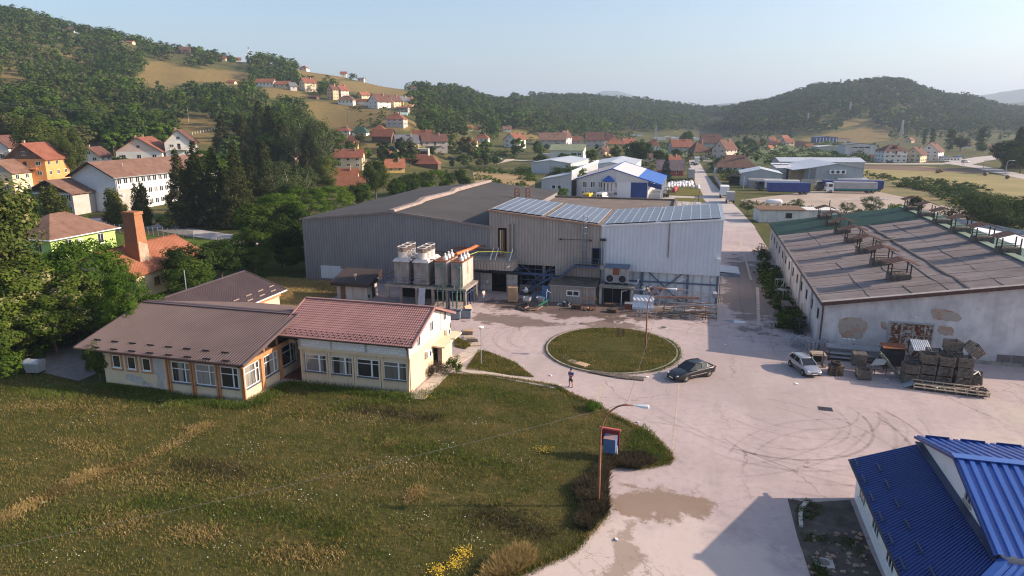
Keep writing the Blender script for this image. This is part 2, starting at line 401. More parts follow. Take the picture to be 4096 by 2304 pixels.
# ground sheets
def asphalt():
 t=NT('worn_asphalt');co=t.coord(True)
 f=t.noise(co,.09,6,.65,.6);f2=t.noise(co,1.6,6,.7);f3=t.noise(co,14,3,.6)
 col=t.ramp(f,[(.28,(.365,.295,.292)),(.5,(.435,.352,.348)),(.72,(.50,.415,.405))])
 col=t.mix(.55,col,t.ramp(f2,[(.25,(.62,.60,.58)),(.5,(.95,.95,.95)),(.75,(1.05,1.03,1.0))]),'MULTIPLY')
 col=t.mix(.35,col,t.ramp(f3,[(.3,(.75,.75,.75)),(.6,(1.0,1.0,1.0))]),'MULTIPLY')
 sx=t.scale(co,(.5,.06,1));f5=t.noise(sx,1.2,3,.6);col=t.mix(t.ramp(f5,[(.5,0.0),(.75,.35)]),col,(.26,.225,.21))
 wv=t.noise(co,.8,4,.7);va=t.new('ShaderNodeVectorMath');va.operation='ADD';t.lk(co,va.inputs[0])
 cw=t.new('ShaderNodeCombineXYZ');t.lk(t.math('MULTIPLY',wv,2.2),cw.inputs[0]);t.lk(t.math('MULTIPLY',wv,-1.7),cw.inputs[1]);t.lk(cw.outputs[0],va.inputs[1])
 vo=t.new('ShaderNodeTexVoronoi');vo.feature='DISTANCE_TO_EDGE';vo.inputs['Scale'].default_value=.17;t.lk(va.outputs[0],vo.inputs['Vector'])
 gate=t.ramp(t.noise(co,.12,2),[(.45,0.0),(.62,.8)])
 col=t.mix(t.math('MULTIPLY',t.ramp(vo.outputs['Distance'],[(0.0,1.0),(.012,0.0)]),gate),col,(.13,.10,.085))
 vo2=t.new('ShaderNodeTexVoronoi');vo2.feature='DISTANCE_TO_EDGE';vo2.inputs['Scale'].default_value=1.1;t.lk(va.outputs[0],vo2.inputs['Vector'])
 def blot(cx,cy,rx,ry,th=.5,ns=.5,amp=.9):
  v=t.new('ShaderNodeVectorMath');v.operation='SUBTRACT';v.inputs[1].default_value=(cx,cy,0);t.lk(co,v.inputs[0])
  s=t.scale(v.outputs[0],(1/rx,1/ry,0));ln=t.new('ShaderNodeVectorMath');ln.operation='LENGTH';t.lk(s,ln.inputs[0])
  n=t.noise(co,ns,5,.65)
  return t.ramp(t.math('ADD',t.math('SUBTRACT',1.0,ln.outputs['Value']),t.math('MULTIPLY',t.math('SUBTRACT',n,.5),amp*2.4)),[(th,0.0),(th+.14,1.0)])
 col=t.mix(t.math('MULTIPLY',blot(0,30,12,13,.3,.12,.5),.55),col,(.60,.50,.445));col=t.mix(t.math('MULTIPLY',blot(46,55,30,14,.2,.1,.6),.5),col,(.47,.405,.335))
 col=t.mix(t.math('MULTIPLY',blot(-8,62,26,9,.5,.22,1.0),.35),col,(.36,.30,.28));col=t.mix(t.math('MULTIPLY',blot(10,56,20,10,.55,.3,1.1),.3),col,(.33,.275,.265))
 craq=blot(-2.2,31.5,3.5,4.5,.25,.3)
 col=t.mix(t.math('MULTIPLY',t.ramp(vo2.outputs['Distance'],[(0.0,1.0),(.035,0.0)]),craq),col,(.27,.215,.18))
 col=t.mix(t.math('MULTIPLY',blot(-1.0,39.6,4.6,4.2,.42,.35),.85),col,(.215,.15,.105))
 col=t.mix(t.math('MULTIPLY',blot(-2.6,33.0,1.8,6.5,.5,.55),.7),col,(.25,.185,.14))
 col=t.mix(t.math('MULTIPLY',blot(-14,82.5,17,5.0,.2,.25),.9),col,(.105,.072,.06))
 col=t.mix(t.math('MULTIPLY',blot(-21,75.5,9,4.6,.42,.3),.8),col,(.12,.085,.07))
 col=t.mix(t.math('MULTIPLY',blot(-8,77.0,8,2.6,.4,.3),.85),col,(.14,.10,.085))
 col=t.mix(t.math('MULTIPLY',blot(8,100,5,28,.18,.3),.8),col,(.125,.105,.10))
 col=t.mix(t.math('MULTIPLY',blot(8,66,30,22,.62,.05,.6),.35),col,(.30,.255,.245))
 wet=blot(-12,80,14,4.5,.5,.3)
 rg=t.ramp(wet,[(0.0,.9),(1.0,.35)])
 t.bump(t.math('ADD',f2,t.math('MULTIPLY',f3,.5)),.25,.03)
 return t.done(col,rg,0,.25)
m_asphalt=asphalt()
def sheet(name,pts,z,material,kind='structure'):
 o=MB().poly([(p[0],p[1],z)for p in pts]).build(name,material)
 bm=bmesh.new();bm.from_mesh(o.data);bmesh.ops.triangulate(bm,faces=bm.faces[:]);bm.to_mesh(o.data);bm.free()
 if o.data.polygons[0].normal.z<0:o.data.flip_normals()
 return tag(o,kind=kind)
def px(*uv):return[tuple(spot(u,v))[:2]for u,v in uv]
sheet('asphalt_yard',[(-52,68),(-43,68),(-43,12),(75,12),(75,78),(13.6,78),(13.6,130),(13,160),(3.4,160),(3.4,89),(-52,89)],.012,m_asphalt)
m_asphalt_far=mat('road_asphalt',(.36,.32,.31),(.46,.41,.39),.25,.9,world=True)
def ribbon(name,pts,w,z,material,zfun=None):
 m=MB();L=[];n=len(pts)
 for i,p in enumerate(pts):
  a=Vector(pts[max(i-1,0)][:2]);b=Vector(pts[min(i+1,n-1)][:2]);d=(b-a).normalized();nn=Vector((-d.y,d.x))
  wi=(w[i]if isinstance(w,(list,tuple))else w)/2;c=Vector(p[:2])
  l,r=c+nn*wi,c-nn*wi
  zz=(lambda q:gz(q.x,q.y)+z)if zfun else(lambda q:z)
  L.append(((l.x,l.y,zz(l)),(r.x,r.y,zz(r))))
 for i in range(n-1):m.quad(L[i][0],L[i][1],L[i+1][1],L[i+1][0])
 o=m.build(name,material)
 if o.data.polygons[0].normal.z<0:o.data.flip_normals()
 return tag(o,kind='structure')
ribbon('village_road',[(8,158),(7,190),(5,220),(3,260),(1.2,300),(0,340),(-1.5,380),(-3,410)],[10.5,8.5,8,6.5,6,5.6,5.4,5.2],.025,m_asphalt_far)
ribbon('cross_road',[tuple(spot(u,v))[:2]for u,v in((1700,640),(1860,628),(2050,640),(2200,648),(2430,640),(2700,640),(2900,646),(3000,650))],6,.03,m_asphalt_far)
ribbon('main_road',[tuple(spot(u,v))[:2]for u,v in((4300,748),(4096,708),(3940,672),(3830,655),(3740,655),(3600,656),(3400,655),(3200,650))],[9,9,9,11,11,8,7,7],.03,m_asphalt_far)
ribbon('side_road',[tuple(spot(u,v))[:2]for u,v in((3830,655),(3900,640),(3960,630),(4040,622))],14,.034,m_asphalt_far)
sheet('truck_park',px((2960,800),(3250,765),(3600,765),(3860,800),(3900,900),(3700,880),(3300,860),(3080,850)),.02,mat('gravel_lot',(.30,.235,.19),(.40,.33,.28),.12,.95,world=True))
sheet('hall_forecourt',[(-34,160),(3,160),(3,218),(-12,219),(-8,240),(-12,246),(-14,205),(-45,203),(-45,185)],.016,mat('pale_gravel',(.36,.32,.29),(.46,.41,.37),.2,.95,world=True))
sheet('car_park',px((1730,606),(1850,594),(2000,594),(2060,640),(1990,655),(1800,652)),.04,mat('gravel_car_park',(.46,.37,.33),(.55,.45,.40),.3,.95,world=True))
m_stubble=mat('stubble',(.26,.17,.075),(.36,.25,.12),.12,.95,world=True)
m_hay=mat('hay_field',(.20,.17,.055),(.27,.22,.085),.05,.95,world=True)
m_soil=mat('ploughed_soil',(.12,.07,.05),(.17,.105,.075),.1,.95,world=True)
m_rough_green=mat('rough_green',(.05,.085,.022),(.10,.12,.035),.15,.95,world=True)
m_dry_grass=mat('dry_grass',(.26,.17,.06),(.19,.15,.05),.3,.95,world=True,lo=.4,hi=.6)
sheet('stubble_field',px((1890,682),(2090,700),(2140,725),(2140,770),(1900,745)),.02,m_stubble)
sheet('hay_meadow',px((3440,670),(3700,665),(3960,695),(4200,735),(4200,830),(3900,770),(3460,715)),.016,m_hay)
sheet('ploughed_strip',px((3430,664),(3560,662),(3900,678),(4010,695),(3850,690),(3460,676)),.024,m_soil)
sheet('sports_field',px((3060,640),(3480,648),(3440,636),(3100,628)),.03,mat('pale_court',(.55,.52,.50),None,1,.9))
sheet('valley_green',px((2560,590),(3500,575),(3500,650),(3080,660),(2850,640),(2560,620)),.014,m_rough_green)
sheet('weed_lot',px((3400,700),(3980,790),(4200,860),(4200,900),(3900,850),(3480,760)),.022,mat('weedy_ground',(.09,.10,.03),(.24,.17,.07),.08,.95,world=True))
def lawn_mat(name,base=((.045,.055,.014),(.080,.074,.022),(.15,.105,.040))):
 t=NT(name);co=t.coord(True)
 f=t.noise(t.scale(co,(1,1.6,1)),.3,6,.7);f2=t.noise(co,5,4,.7)
 col=t.ramp(f,[(.3,base[0]),(.52,base[1]),(.75,base[2])])
 col=t.mix(.5,col,t.ramp(f2,[(.3,(.45,.45,.45)),(.65,(1.05,1.05,1.05))]),'MULTIPLY')
 t.bump(f2,.7,.12);return t.done(col,.95,0,.1)
m_lawn=lawn_mat('meadow_turf')
FIELD_PX=[(1788,1500),(1960,1506),(2149,1533),(2221,1546),(2288,1583),(2382,1622),(2443,1661),(2537,1705),(2621,1761),(2675,1815),(2682,1838),(2665,1856),(2565,1874),(2454,1865),(2412,1890),(2408,1960),(2427,2055),(2354,2138),(2288,2210),(2138,2277),(2040,2330)]
FIELD=[tuple(spot(*p))[:2]for p in FIELD_PX]+[(-13,20),(-43,12),(-80,12),(-80,52),(-53.5,46.2),(-36.0,45.9),(-35.4,51.2),(-23.0,51.2),(-21.6,54)]
sheet('grass_field',FIELD,.05,m_lawn)
sheet('grass_verge',px((1862,1480),(1915,1400),(1960,1410),(2060,1450),(2138,1510),(2020,1500)),.045,m_lawn)
sheet('grass_corner',px((1816,1345),(1890,1378),(1860,1398),(1820,1388)),.045,m_lawn)
sheet('dry_lawn',[(-59,70),(-46.5,70),(-46,88.4),(-62,88.4)],.03,m_dry_grass)
sheet('west_grass',[(-140,60),(-59,60),(-59,110),(-100,112),(-140,112)],.02,lawn_mat('shaded_grass',((.05,.08,.015),(.075,.11,.02),(.11,.13,.03))))
sheet('gravel_drive',[(-78,50.5),(-53.6,46.4),(-53.6,60),(-70,60)],.07,mat('grey_gravel',(.17,.15,.14),(.24,.21,.20),1.5,.95,world=True))
ISL=Vector((-7.5,68.2));IR=Vector((6.8,7.4))
def island():
 isl=mat('kerb_stone',(.30,.26,.23),(.42,.37,.33),1.5,.9)
 m=MB();n=64;a=[(ISL.x+IR.x*math.cos(2*PI*i/n),ISL.y+IR.y*math.sin(2*PI*i/n))for i in range(n)]
 b=[(ISL.x+(IR.x-.16)*math.cos(2*PI*i/n),ISL.y+(IR.y-.16)*math.sin(2*PI*i/n))for i in range(n)]
 for i in range(n):
  j=(i+1)%n
  m.quad((*a[i],0),(*a[j],0),(*a[j],.14),(*a[i],.14));m.quad((*a[i],.14),(*a[j],.14),(*b[j],.14),(*b[i],.14));m.quad((*b[i],.14),(*b[j],.14),(*b[j],.03),(*b[i],.03))
 tag(m.build('kerb',isl),kind='structure')
 m=MB();m.add([(p[0],p[1],.11)for p in b]+[(ISL.x,ISL.y,.25)],[(i,(i+1)%n,n)for i in range(n)])
 tag(m.build('island_lawn',m_lawn,smooth=True),kind='structure')
island()
m_slab=mat('paving_slab',(.40,.34,.29),(.52,.45,.38),.7,.9,world=True)
def slabs(name,p,q,w,n,z=.075):
 m=MB();p=Vector(p[:2]);q=Vector(q[:2]);d=(q-p)/n;nn=Vector((-d.y,d.x)).normalized()*w/2
 for i in range(n):
  a=p+d*(i+.02);b=p+d*(i+.98);j=nn*random.uniform(.92,1.06)
  m.prism([(*(a-j),0),(*(b-j),0),(*(b+j),0),(*(a+j),0)],z+random.uniform(0,.015))
 return tag(m.build(name,m_slab),kind='structure')
slabs('garden_path',spot(1838,1478),spot(2235,1548),1.1,11)
slabs('door_path',(-22.3,58.5),spot(1905,1395),1.6,4)
slabs('house_paving',(-22.1,50.6),(-22.1,58.3),1.5,4)
slabs('house_paving',(-35.6,51.2),(-22.8,51.2),.7,13)
slabs('house_paving',(-35.45,45.6),(-35.45,51.0),.8,5)
slabs('house_paving',(-44.5,45.75),(-35.6,45.75),.6,6,.062)
def rubber(alpha):
 t=NT('rubber_trace');co=t.coord(True);f=t.noise(co,1.1,5,.7)
 t.lk(t.math('MULTIPLY',t.ramp(f,[(.3,.15),(.7,1.0)]),alpha),t.b.inputs['Alpha'])
 return t.done((.075,.06,.058),.9,0,.1)
m_rubber=rubber(.26);m_rubber2=rubber(.15)
def arc(m,c,r,a0,a1,w,z,n=40,rb=None):
 rb=rb or r
 P=[]
 for i in range(n+1):
  a=math.radians(a0+(a1-a0)*i/n);e=1
  for s in(-1,1):P.append((c[0]+(r+s*w/2)*math.cos(a),c[1]+(rb+s*w/2)*math.sin(a),z))
 m.add(P,[(2*i,2*i+1,2*i+3,2*i+2)for i in range(n)])
m1,m2=MB(),MB()
k=0
for c,r,a0,a1,w in(((7,55),9.0,-120,20,.28),((7,55),7.4,-115,30,.25),((8.5,52.5),9.6,-100,40,.25),((10,56),8.6,-140,10,.2),((5,52),13,-80,30,.24),((9,58),6.6,-150,0,.22),((4,47),12,20,75,.22),((-2,60),17,-70,-20,.22),((-14.5,70),6.2,100,250,.22),((-13.6,70),5.2,90,230,.2),((-14.2,69),7.4,130,240,.2),((15,44),12,100,165,.2)):
 arc(m1 if k%2 else m2,c,r,a0,a1,w,.020+.0007*k);k+=1
 arc(m2,c,r-1.55,a0+4,a1-5,w*.9,.020+.0007*k);k+=1
for p in([(-3,55),(4,48.5),(12,46),(24,45)],[(-2,52.5),(6,46.5),(14,44.3),(26,43.5)],[(-6,79.5),(4,76.5),(9,78),(9.5,92)],[(-6,78),(5,74.8),(11,77),(11.4,94)],[(7,74),(6.6,92),(7.6,120)],[(8.9,70),(8.6,92),(9.4,125)]):
 pts=[Vector((x,y,0))for x,y in p];S=[]
 for i in range(33):
  f=i/32*(len(pts)-1);j=min(int(f),len(pts)-2);tt=f-j
  p0,p1,p2,p3=pts[max(j-1,0)],pts[j],pts[j+1],pts[min(j+2,len(pts)-1)]
  S.append(.5*((2*p1)+(p2-p0)*tt+(2*p0-5*p1+4*p2-p3)*tt*tt+(3*p1-p0-3*p2+p3)*tt**3))
 for i in range(32):
  d=(S[i+1]-S[i]).normalized();nn=Vector((-d.y,d.x,0))*.13;zz=Vector((0,0,.020+.0007*k))
  m2.quad(S[i]-nn+zz,S[i+1]-nn+zz,S[i+1]+nn+zz,S[i]+nn+zz)
 k+=1
tag(m1.build('tyre_marks',m_rubber),kind='structure');tag(m2.build('tyre_marks',m_rubber2),kind='structure')
m=MB();zz=.018
for p,q,w in((spot(2415,1540),spot(2378,1620),.35),(spot(2716,1540),spot(2690,1800),.12),(spot(3030,1150),spot(3035,1300),.4),(spot(2960,960),spot(3005,1120),.35)):
 d=(q-p).normalized();nn=Vector((-d.y,d.x,0))*w/2;z3=Vector((0,0,zz));zz+=.001
 m.quad(p-nn+z3,q-nn+z3,q+nn+z3,p+nn+z3)
tag(m.build('joint_strips',mat('joint_fill',(.36,.28,.22),(.50,.42,.36),2,.95)),kind='structure')
m_iron=mat('cast_iron',(.12,.10,.095),(.18,.15,.14),5,.6,.4)
def manhole(name,label,p,r,ring=True):
 t=thing(name,label,'manhole cover',(p.x,p.y,.014))
 if ring:
  MB().disc_ring((0,0,0),[(r*1.5,0),(r*1.45,.02),(r*1.02,.02)],28).build('surround',m_concrete,t)
 MB().disc_ring((0,0,0),[(r,.012),(r*.96,.028),(r*.5,.022),(r*.45,.028),(.001,.028)],28).build('lid',m_iron,t)
manhole('manhole_cover','round iron manhole cover in front of the grass island, lying in damp asphalt',spot(2472,1289),.36)
manhole('manhole_cover','plain round manhole cover behind the grass island beside the wet strip',spot(2328,1295),.36,False)
manhole('manhole_cover','manhole cover with pale ring behind the island near the lamp post',spot(2654,1310),.36)
manhole('manhole_cover','manhole cover in the shaded road between store and barn',spot(3040,1336),.36,False)
t=thing('drain_grate','rectangular iron drain grate in the sunny asphalt below the silver car','drain grate',tuple(spot(3302,1636,.014)),0)
m=MB()
m.box(-.55,.55,-.4,.4,0,.02);m.build('frame',m_iron,t)
m=MB()
for i in range(9):m.box(-.5+i*.115,-.43+i*.115,-.34,.34,.02,.035)
m.build('bars',m_steel_dark,t)
m=MB();c=spot(3295,2254,0)
t=thing('manhole_cover','concrete collar with round lid in the shaded dirt by the blue roof','manhole cover',(c.x,c.y,.02))
m.box(-.5,.5,-.42,.42,0,.06);m.build('collar',m_concrete,t);MB().disc_ring((0,0,.06),[(.3,.0),(.29,.02),(.001,.02)],24).build('lid',m_iron,t)
sheet('dirt_patch',px((3150,1995),(3230,2010),(3400,2000),(3480,2200),(3540,2330),(3250,2330),(3190,2150)),.017,mat('dark_soil',(.055,.042,.036),(.13,.105,.09),.9,.95,world=True))
m=MB();cur=[spot(u,v)for u,v in((3235,2005),(3206,2035),(3200,2070),(3204,2110))]
for i in range(3):m.bar(cur[i]+Vector((0,0,.08)),cur[i+1]+Vector((0,0,.08)),.22,.2)
tag(m.build('kerb',m_concrete),kind='structure')
# openings
FACE={'S':(Vector((1,0,0)),Vector((0,-1,0))),'N':(Vector((-1,0,0)),Vector((0,1,0))),'E':(Vector((0,1,0)),Vector((1,0,0))),'W':(Vector((0,-1,0)),Vector((-1,0,0)))}
def window(parent,c,w,h,face='S',frame=None,pane=None,mull=1,sill=True,fw=.07,name='window',transom=0):
 t,n=FACE[face];c=Vector(c);up=Vector((0,0,1));frame=frame or m_pvc;pane=pane or m_glass
 def P(u,v,d):return c+t*u+up*v+n*d
 m=MB()
 def bx(u0,u1,v0,v1,d0,d1):
  m.prism([P(u0,v0,d0),P(u1,v0,d0),P(u1,v1,d0),P(u0,v1,d0)],n*(d1-d0))
 bx(-w/2,-w/2+fw,-h/2,h/2,-.05,.05);bx(w/2-fw,w/2,-h/2,h/2,-.05,.05)
 bx(-w/2+fw,w/2-fw,-h/2,-h/2+fw,-.05,.05);bx(-w/2+fw,w/2-fw,h/2-fw,h/2,-.05,.05)
 for i in range(mull):
  u=-w/2+w*(i+1)/(mull+1);bx(u-fw*.45,u+fw*.45,-h/2+fw,h/2-fw,-.05,.045)
 if transom:bx(-w/2+fw,w/2-fw,h/2-transom-fw*.4,h/2-transom+fw*.4,-.05,.043)
 if sill:bx(-w/2-.08,w/2+.08,-h/2-.07,-h/2-.002,-.03,.12)
 f=m.build(name,frame,parent)
 m=MB();m.prism([P(-w/2+fw*.5,-h/2+fw*.5,.004),P(w/2-fw*.5,-h/2+fw*.5,.004),P(w/2-fw*.5,h/2-fw*.5,.004),P(-w/2+fw*.5,h/2-fw*.5,.004)],n*.012)
 m.build('pane',pane,f);return f
def simple_window(parent,c,w,h,face='S',frame=None,pane=None):
 t,n=FACE[face];c=Vector(c);up=Vector((0,0,1));m=MB()
 def P(u,v,d):return c+t*u+up*v+n*d
 m.prism([P(-w/2,-h/2,-.03),P(w/2,-h/2,-.03),P(w/2,h/2,-.03),P(-w/2,h/2,-.03)],n*.07,0)
 for s in(-1,1):
  m.prism([P(s*w/4-w*.2,-h*.42,.038),P(s*w/4+w*.2,-h*.42,.038),P(s*w/4+w*.2,h*.42,.038),P(s*w/4-w*.2,h*.42,.038)],n*.014,1)
 return m.build('window',[frame or m_pvc,pane or m_glass],parent)
def panel(parent,name,material,c,w,h,face='S',d=.05):
 t,n=FACE[face];c=Vector(c);up=Vector((0,0,1));m=MB()
 m.prism([c-t*w/2-up*h/2-n*.03,c+t*w/2-up*h/2-n*.03,c+t*w/2+up*h/2-n*.03,c-t*w/2+up*h/2-n*.03],n*(d+.03))
 return m.build(name,material,parent)
 # the grey production hall
Y0=88.6
def hall():
 t=thing('production_hall','large grey corrugated metal hall with low dark gable roof and pale ridge vent','factory hall',(-41.4,Y0,0))
 w,L,e,r=14.4,47.6,9.0,10.5
 m=MB()
 pts=[(-w,0,0),(w,0,0),(w,0,e),(0,0,r),(-w,0,e)]
 m.poly([pts[0],pts[1],pts[2],pts[3],pts[4]]);m.poly([(x,L,z)for x,y,z in reversed(pts)])
 m.quad((-w,L,0),(-w,0,0),(-w,0,e),(-w,L,e));m.quad((w,0,0),(w,L,0),(w,L,e),(w,0,e));m.build('wall',m_grey_sheet,t)
 m=MB();o=.12
 for s in(-1,1):
  m.prism([(s*(w+.25),-o,e-.02),(s*(w+.25),L+o,e-.02),(0,L+o,r+.02),(0,-o,r+.02)]if s>0 else[(0,-o,r+.02),(0,L+o,r+.02),(s*(w+.25),L+o,e-.02),(s*(w+.25),-o,e-.02)],.14)
 roof=m.build('roof',m_roof_felt_dark,t)
 m=MB()
 for s in(-1,1):m.bar((s*(w+.3),-o-.06,e+.04),(0,-o-.06,r+.1),.1,.3)
 m.build('verge_trim',m_ridge_cap,t)
 m=MB();prev=None
 prof=[(0,0),(9.5,.05),(11.8,.75),(13.5,.72),(24.5,.2),(26.5,.85),(28.3,.8),(L,.25)]
 K=[]
 for y,z in prof:K.append([(-.55,y,r+.08+z*.25),(-.42,y,r+.42+z*.55),(.42,y,r+.42+z*.55),(.55,y,r+.08+z*.25)])
 for i in range(len(K)-1):
  for j in range(3):m.quad(K[i][j],K[i][j+1],K[i+1][j+1],K[i+1][j])
 m.poly(list(reversed(K[0])));m.poly(K[-1]);rv=m.build('ridge_vent',m_ridge_cap,t)
 m=MB();m.quad((-11.8,-.025,.3),(-5.3,-.025,.3),(-5.3,-.025,1.9),(-11.8,-.025,1.9));m.quad((-11.8,-.025,1.9),(-8.5,-.025,1.9),(-8.5,-.025,2.25),(-11.8,-.025,2.25))
 m.build('patched_sheets',m_white_sheet,t)
 return t
hall()
def solar_field(name,parent,pa,pb,pc,pd,nx,ny,gap=.05,rails=True):
 pa,pb,pc,pd=map(Vector,(pa,pb,pc,pd));n=(pb-pa).cross(pd-pa).normalized()
 L=MB()
 m=MB()
 for i in range(nx):
  for j in range(ny):
   q=[]
   for fu,fv in((i+.02,j+.015),(i+.98,j+.015),(i+.98,j+.985),(i+.02,j+.985)):
    u,v=fu/nx,fv/ny;q.append(pa.lerp(pb,u).lerp(pd.lerp(pc,u),v)+n*.10)
   m.prism(q,n*.04)
 mod=m.build('solar_panel',m_solar,parent)
 if rails:
  r=MB()
  for i in range(nx+1):
   u=min(max(i/nx,.002),.998);a=pa.lerp(pb,u)+n*.125;b=pd.lerp(pc,u)+n*.125;r.bar(a,b,.09,.08)
  r.build('rail',m_solar_frame,parent)
 return mod
def annex():
 t=thing('annex_building','beige corrugated annex with solar panels on its sloping roof and open blue steel bay','factory building',(0,Y0,0))
 x0,x1,zl,zr,D=-26.95,-11.65,11.3,9.8,14.8
 zx=lambda x:zl+(zr-zl)*(x-x0)/(x1-x0)
 m=MB()
 def wq(xa,xb,za,zb_a,zb_b):m.quad((xa,0,za),(xb,0,za),(xb,0,zb_b),(xa,0,zb_a))
 wq(x0,-25.7,4.05,zx(x0),zx(-25.7));wq(-25.7,-24.5,4.05,5.7,5.7);wq(-25.7,-24.5,8.95,zx(-25.7),zx(-24.5));wq(-24.5,-17.7,4.05,zx(-24.5),zx(-17.7))
 wq(-17.7,-12.75,0,zx(-17.7),zx(-12.75));wq(-12.75,-11.75,0,4.6,4.6);wq(-12.75,-11.75,6.75,zx(-12.75),zx(-11.75));wq(-11.75,x1,0,zx(-11.75),zr)
 m.quad((x0,D,4),(x0,0,4),(x0,0,zl),(x0,D,zl));m.quad((x0,D,zl),(x1,D,zr),(x1,D,0),(x0,D,0))
 m.quad((x0,.3,4.05),(-17.7,.3,4.05),(-17.7,0,4.05),(x0,0,4.05))
 m.build('wall',m_beige_sheet,t)
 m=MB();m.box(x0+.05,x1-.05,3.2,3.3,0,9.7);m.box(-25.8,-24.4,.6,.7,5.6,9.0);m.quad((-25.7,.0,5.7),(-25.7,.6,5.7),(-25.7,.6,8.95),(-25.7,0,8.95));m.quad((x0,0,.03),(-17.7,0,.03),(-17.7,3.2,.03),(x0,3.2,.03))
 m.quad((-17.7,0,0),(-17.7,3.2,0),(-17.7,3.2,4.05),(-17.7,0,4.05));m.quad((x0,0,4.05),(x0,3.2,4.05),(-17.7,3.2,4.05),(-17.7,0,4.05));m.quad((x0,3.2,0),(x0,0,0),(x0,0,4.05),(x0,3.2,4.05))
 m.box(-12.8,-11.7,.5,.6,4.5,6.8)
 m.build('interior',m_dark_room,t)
 MB().prism([(x0-.1,-.15,zl),(x1,-.15,zr),(x1,D+.1,zr),(x0-.1,D+.1,zl)],.13).build('roof',m_roof_felt_brown,t)
 MB().bar((x0-.1,-.2,zl+.02),(x1,-.2,zr+.02),.08,.22).build('eaves_trim',mat('eaves_trim',(.30,.17,.12),(.40,.25,.18),1,.7),t)
 P=lambda x,y:(x,y,zx(x)+.13)
 n0,n1=-26.7,-20.0
 solar_field('solar_panel',t,P(-26.6,.15),P(-19.6,.15),P(-19.6,D-.3),P(-26.6,D-.3),7,9)
 solar_field('solar_panel',t,P(-18.9,.15),P(-12.1,.15),P(-12.1,D-.3),P(-18.9,D-.3),7,9)
 m=MB();y=.55
 for x in np.arange(-22.6,-17.7,1.0):m.bar((x,y,1.1),(x,y,4.0),.07)
 for z in(1.1,1.85,2.6,3.35,4.0):m.bar((-22.8,y+.02,z),(-17.8,y+.02,z),.07)
 m.bar((-22.5,.25,4.0),(-19,.25,1.2),.12);m.bar((-18,.25,4.0),(-21.4,.25,1.2),.12)
 m.bar((x0+.1,.2,2.75),(-17.8,.2,2.75),.18,.3);m.bar((-26.7,.3,3.4),(-22.8,.3,3.4),.12,.8)
 m.build('steel_grid',m_steel_blue,t)
 MB().box(-22.8,-17.8,.6,.72,0,1.1).build('low_wall',m_beige_sheet,t)
 MB().box(-19.6,-19.25,.9,1.2,0,4.05).build('column',m_concrete,t)
 m_pyr=mat('white_gate_sheet',(.40,.37,.35),(.52,.49,.47),1,.6)
 for xa,xb in((-28.25,-26.65),(-24.5,-22.95)):
  m=MB();yy=-.06
  nn=3
  for i in range(2):
   for j in range(nn):
    X0=xa+(xb-xa)*(i+.04)/2;X1=xa+(xb-xa)*(i+.96)/2;Z0=.1+2.4*(j+.03)/nn;Z1=.1+2.4*(j+.97)/nn
    c=((X0+X1)/2,yy-.12,(Z0+Z1)/2);q=[(X0,yy-.03,Z0),(X1,yy-.03,Z0),(X1,yy-.03,Z1),(X0,yy-.03,Z1)]
    m.add(q+[c],[(0,1,4),(1,2,4),(2,3,4),(3,0,4)])
  m.box(xa,xb,yy-.03,yy+.03,.05,2.55);m.build('sliding_door',m_pyr,t)
 MB().bar((-29,-.16,2.72),(-22.4,-.16,2.72),.12,.2).build('door_rail',m_steel_dark,t)
 MB().box(-27.4,-27.1,-.24,-.19,1.2,1.55).build('notice',m_white_paint,t)
 m=MB();m.bar((-12.75,-.03,4.6),(-12.75,-.03,6.78),.1);m.bar((-11.75,-.03,4.6),(-11.75,-.03,6.78),.1);m.bar((-12.8,-.03,6.78),(-11.7,-.03,6.78),.1)
 m.build('door_frame',m_steel_blue,t)
 MB().cbox((-11.6,-.5,5.7),.06,.95,2.1,.15).build('door',m_steel_blue,t)
 for x in(-17.0,-12.95):
  MB().cbox((x,-.22,7.8),.22,.3,.2).build('floodlight',m_steel_dark,t)
 MB().bar((-17,-.08,7.78),(-12.95,-.08,7.86),.04).build('cable',m_steel_dark,t)
 for i,(x,mt)in enumerate(((-25.5,m_rust),(-25.3,m_white_paint),(-25.1,mat('yellow_pipe',(.55,.45,.10),None,1,.5)),(-24.85,m_rust),(-24.0,m_rust),(-23.6,mat('pale_pipe',(.42,.44,.38),None,1,.5)),(-23.4,m_steel_blue_grey))):
  top=8.7 if i<4 else 9.6
  MB().tube([(x,-.12,top),(x,-.12,5.2+.08*i),(x-.3-.2*i,-.3,5.0+.05*i)],.05 if i!=3 else.08,6).build('pipe',mt,t)
 MB().tube([(-24.7,-.2,5.8),(-31.2,-.25,6.0),(-32.2,-1.6,6.0)],.09,8).build('pipe',m_rust,t)
 return t
annex()
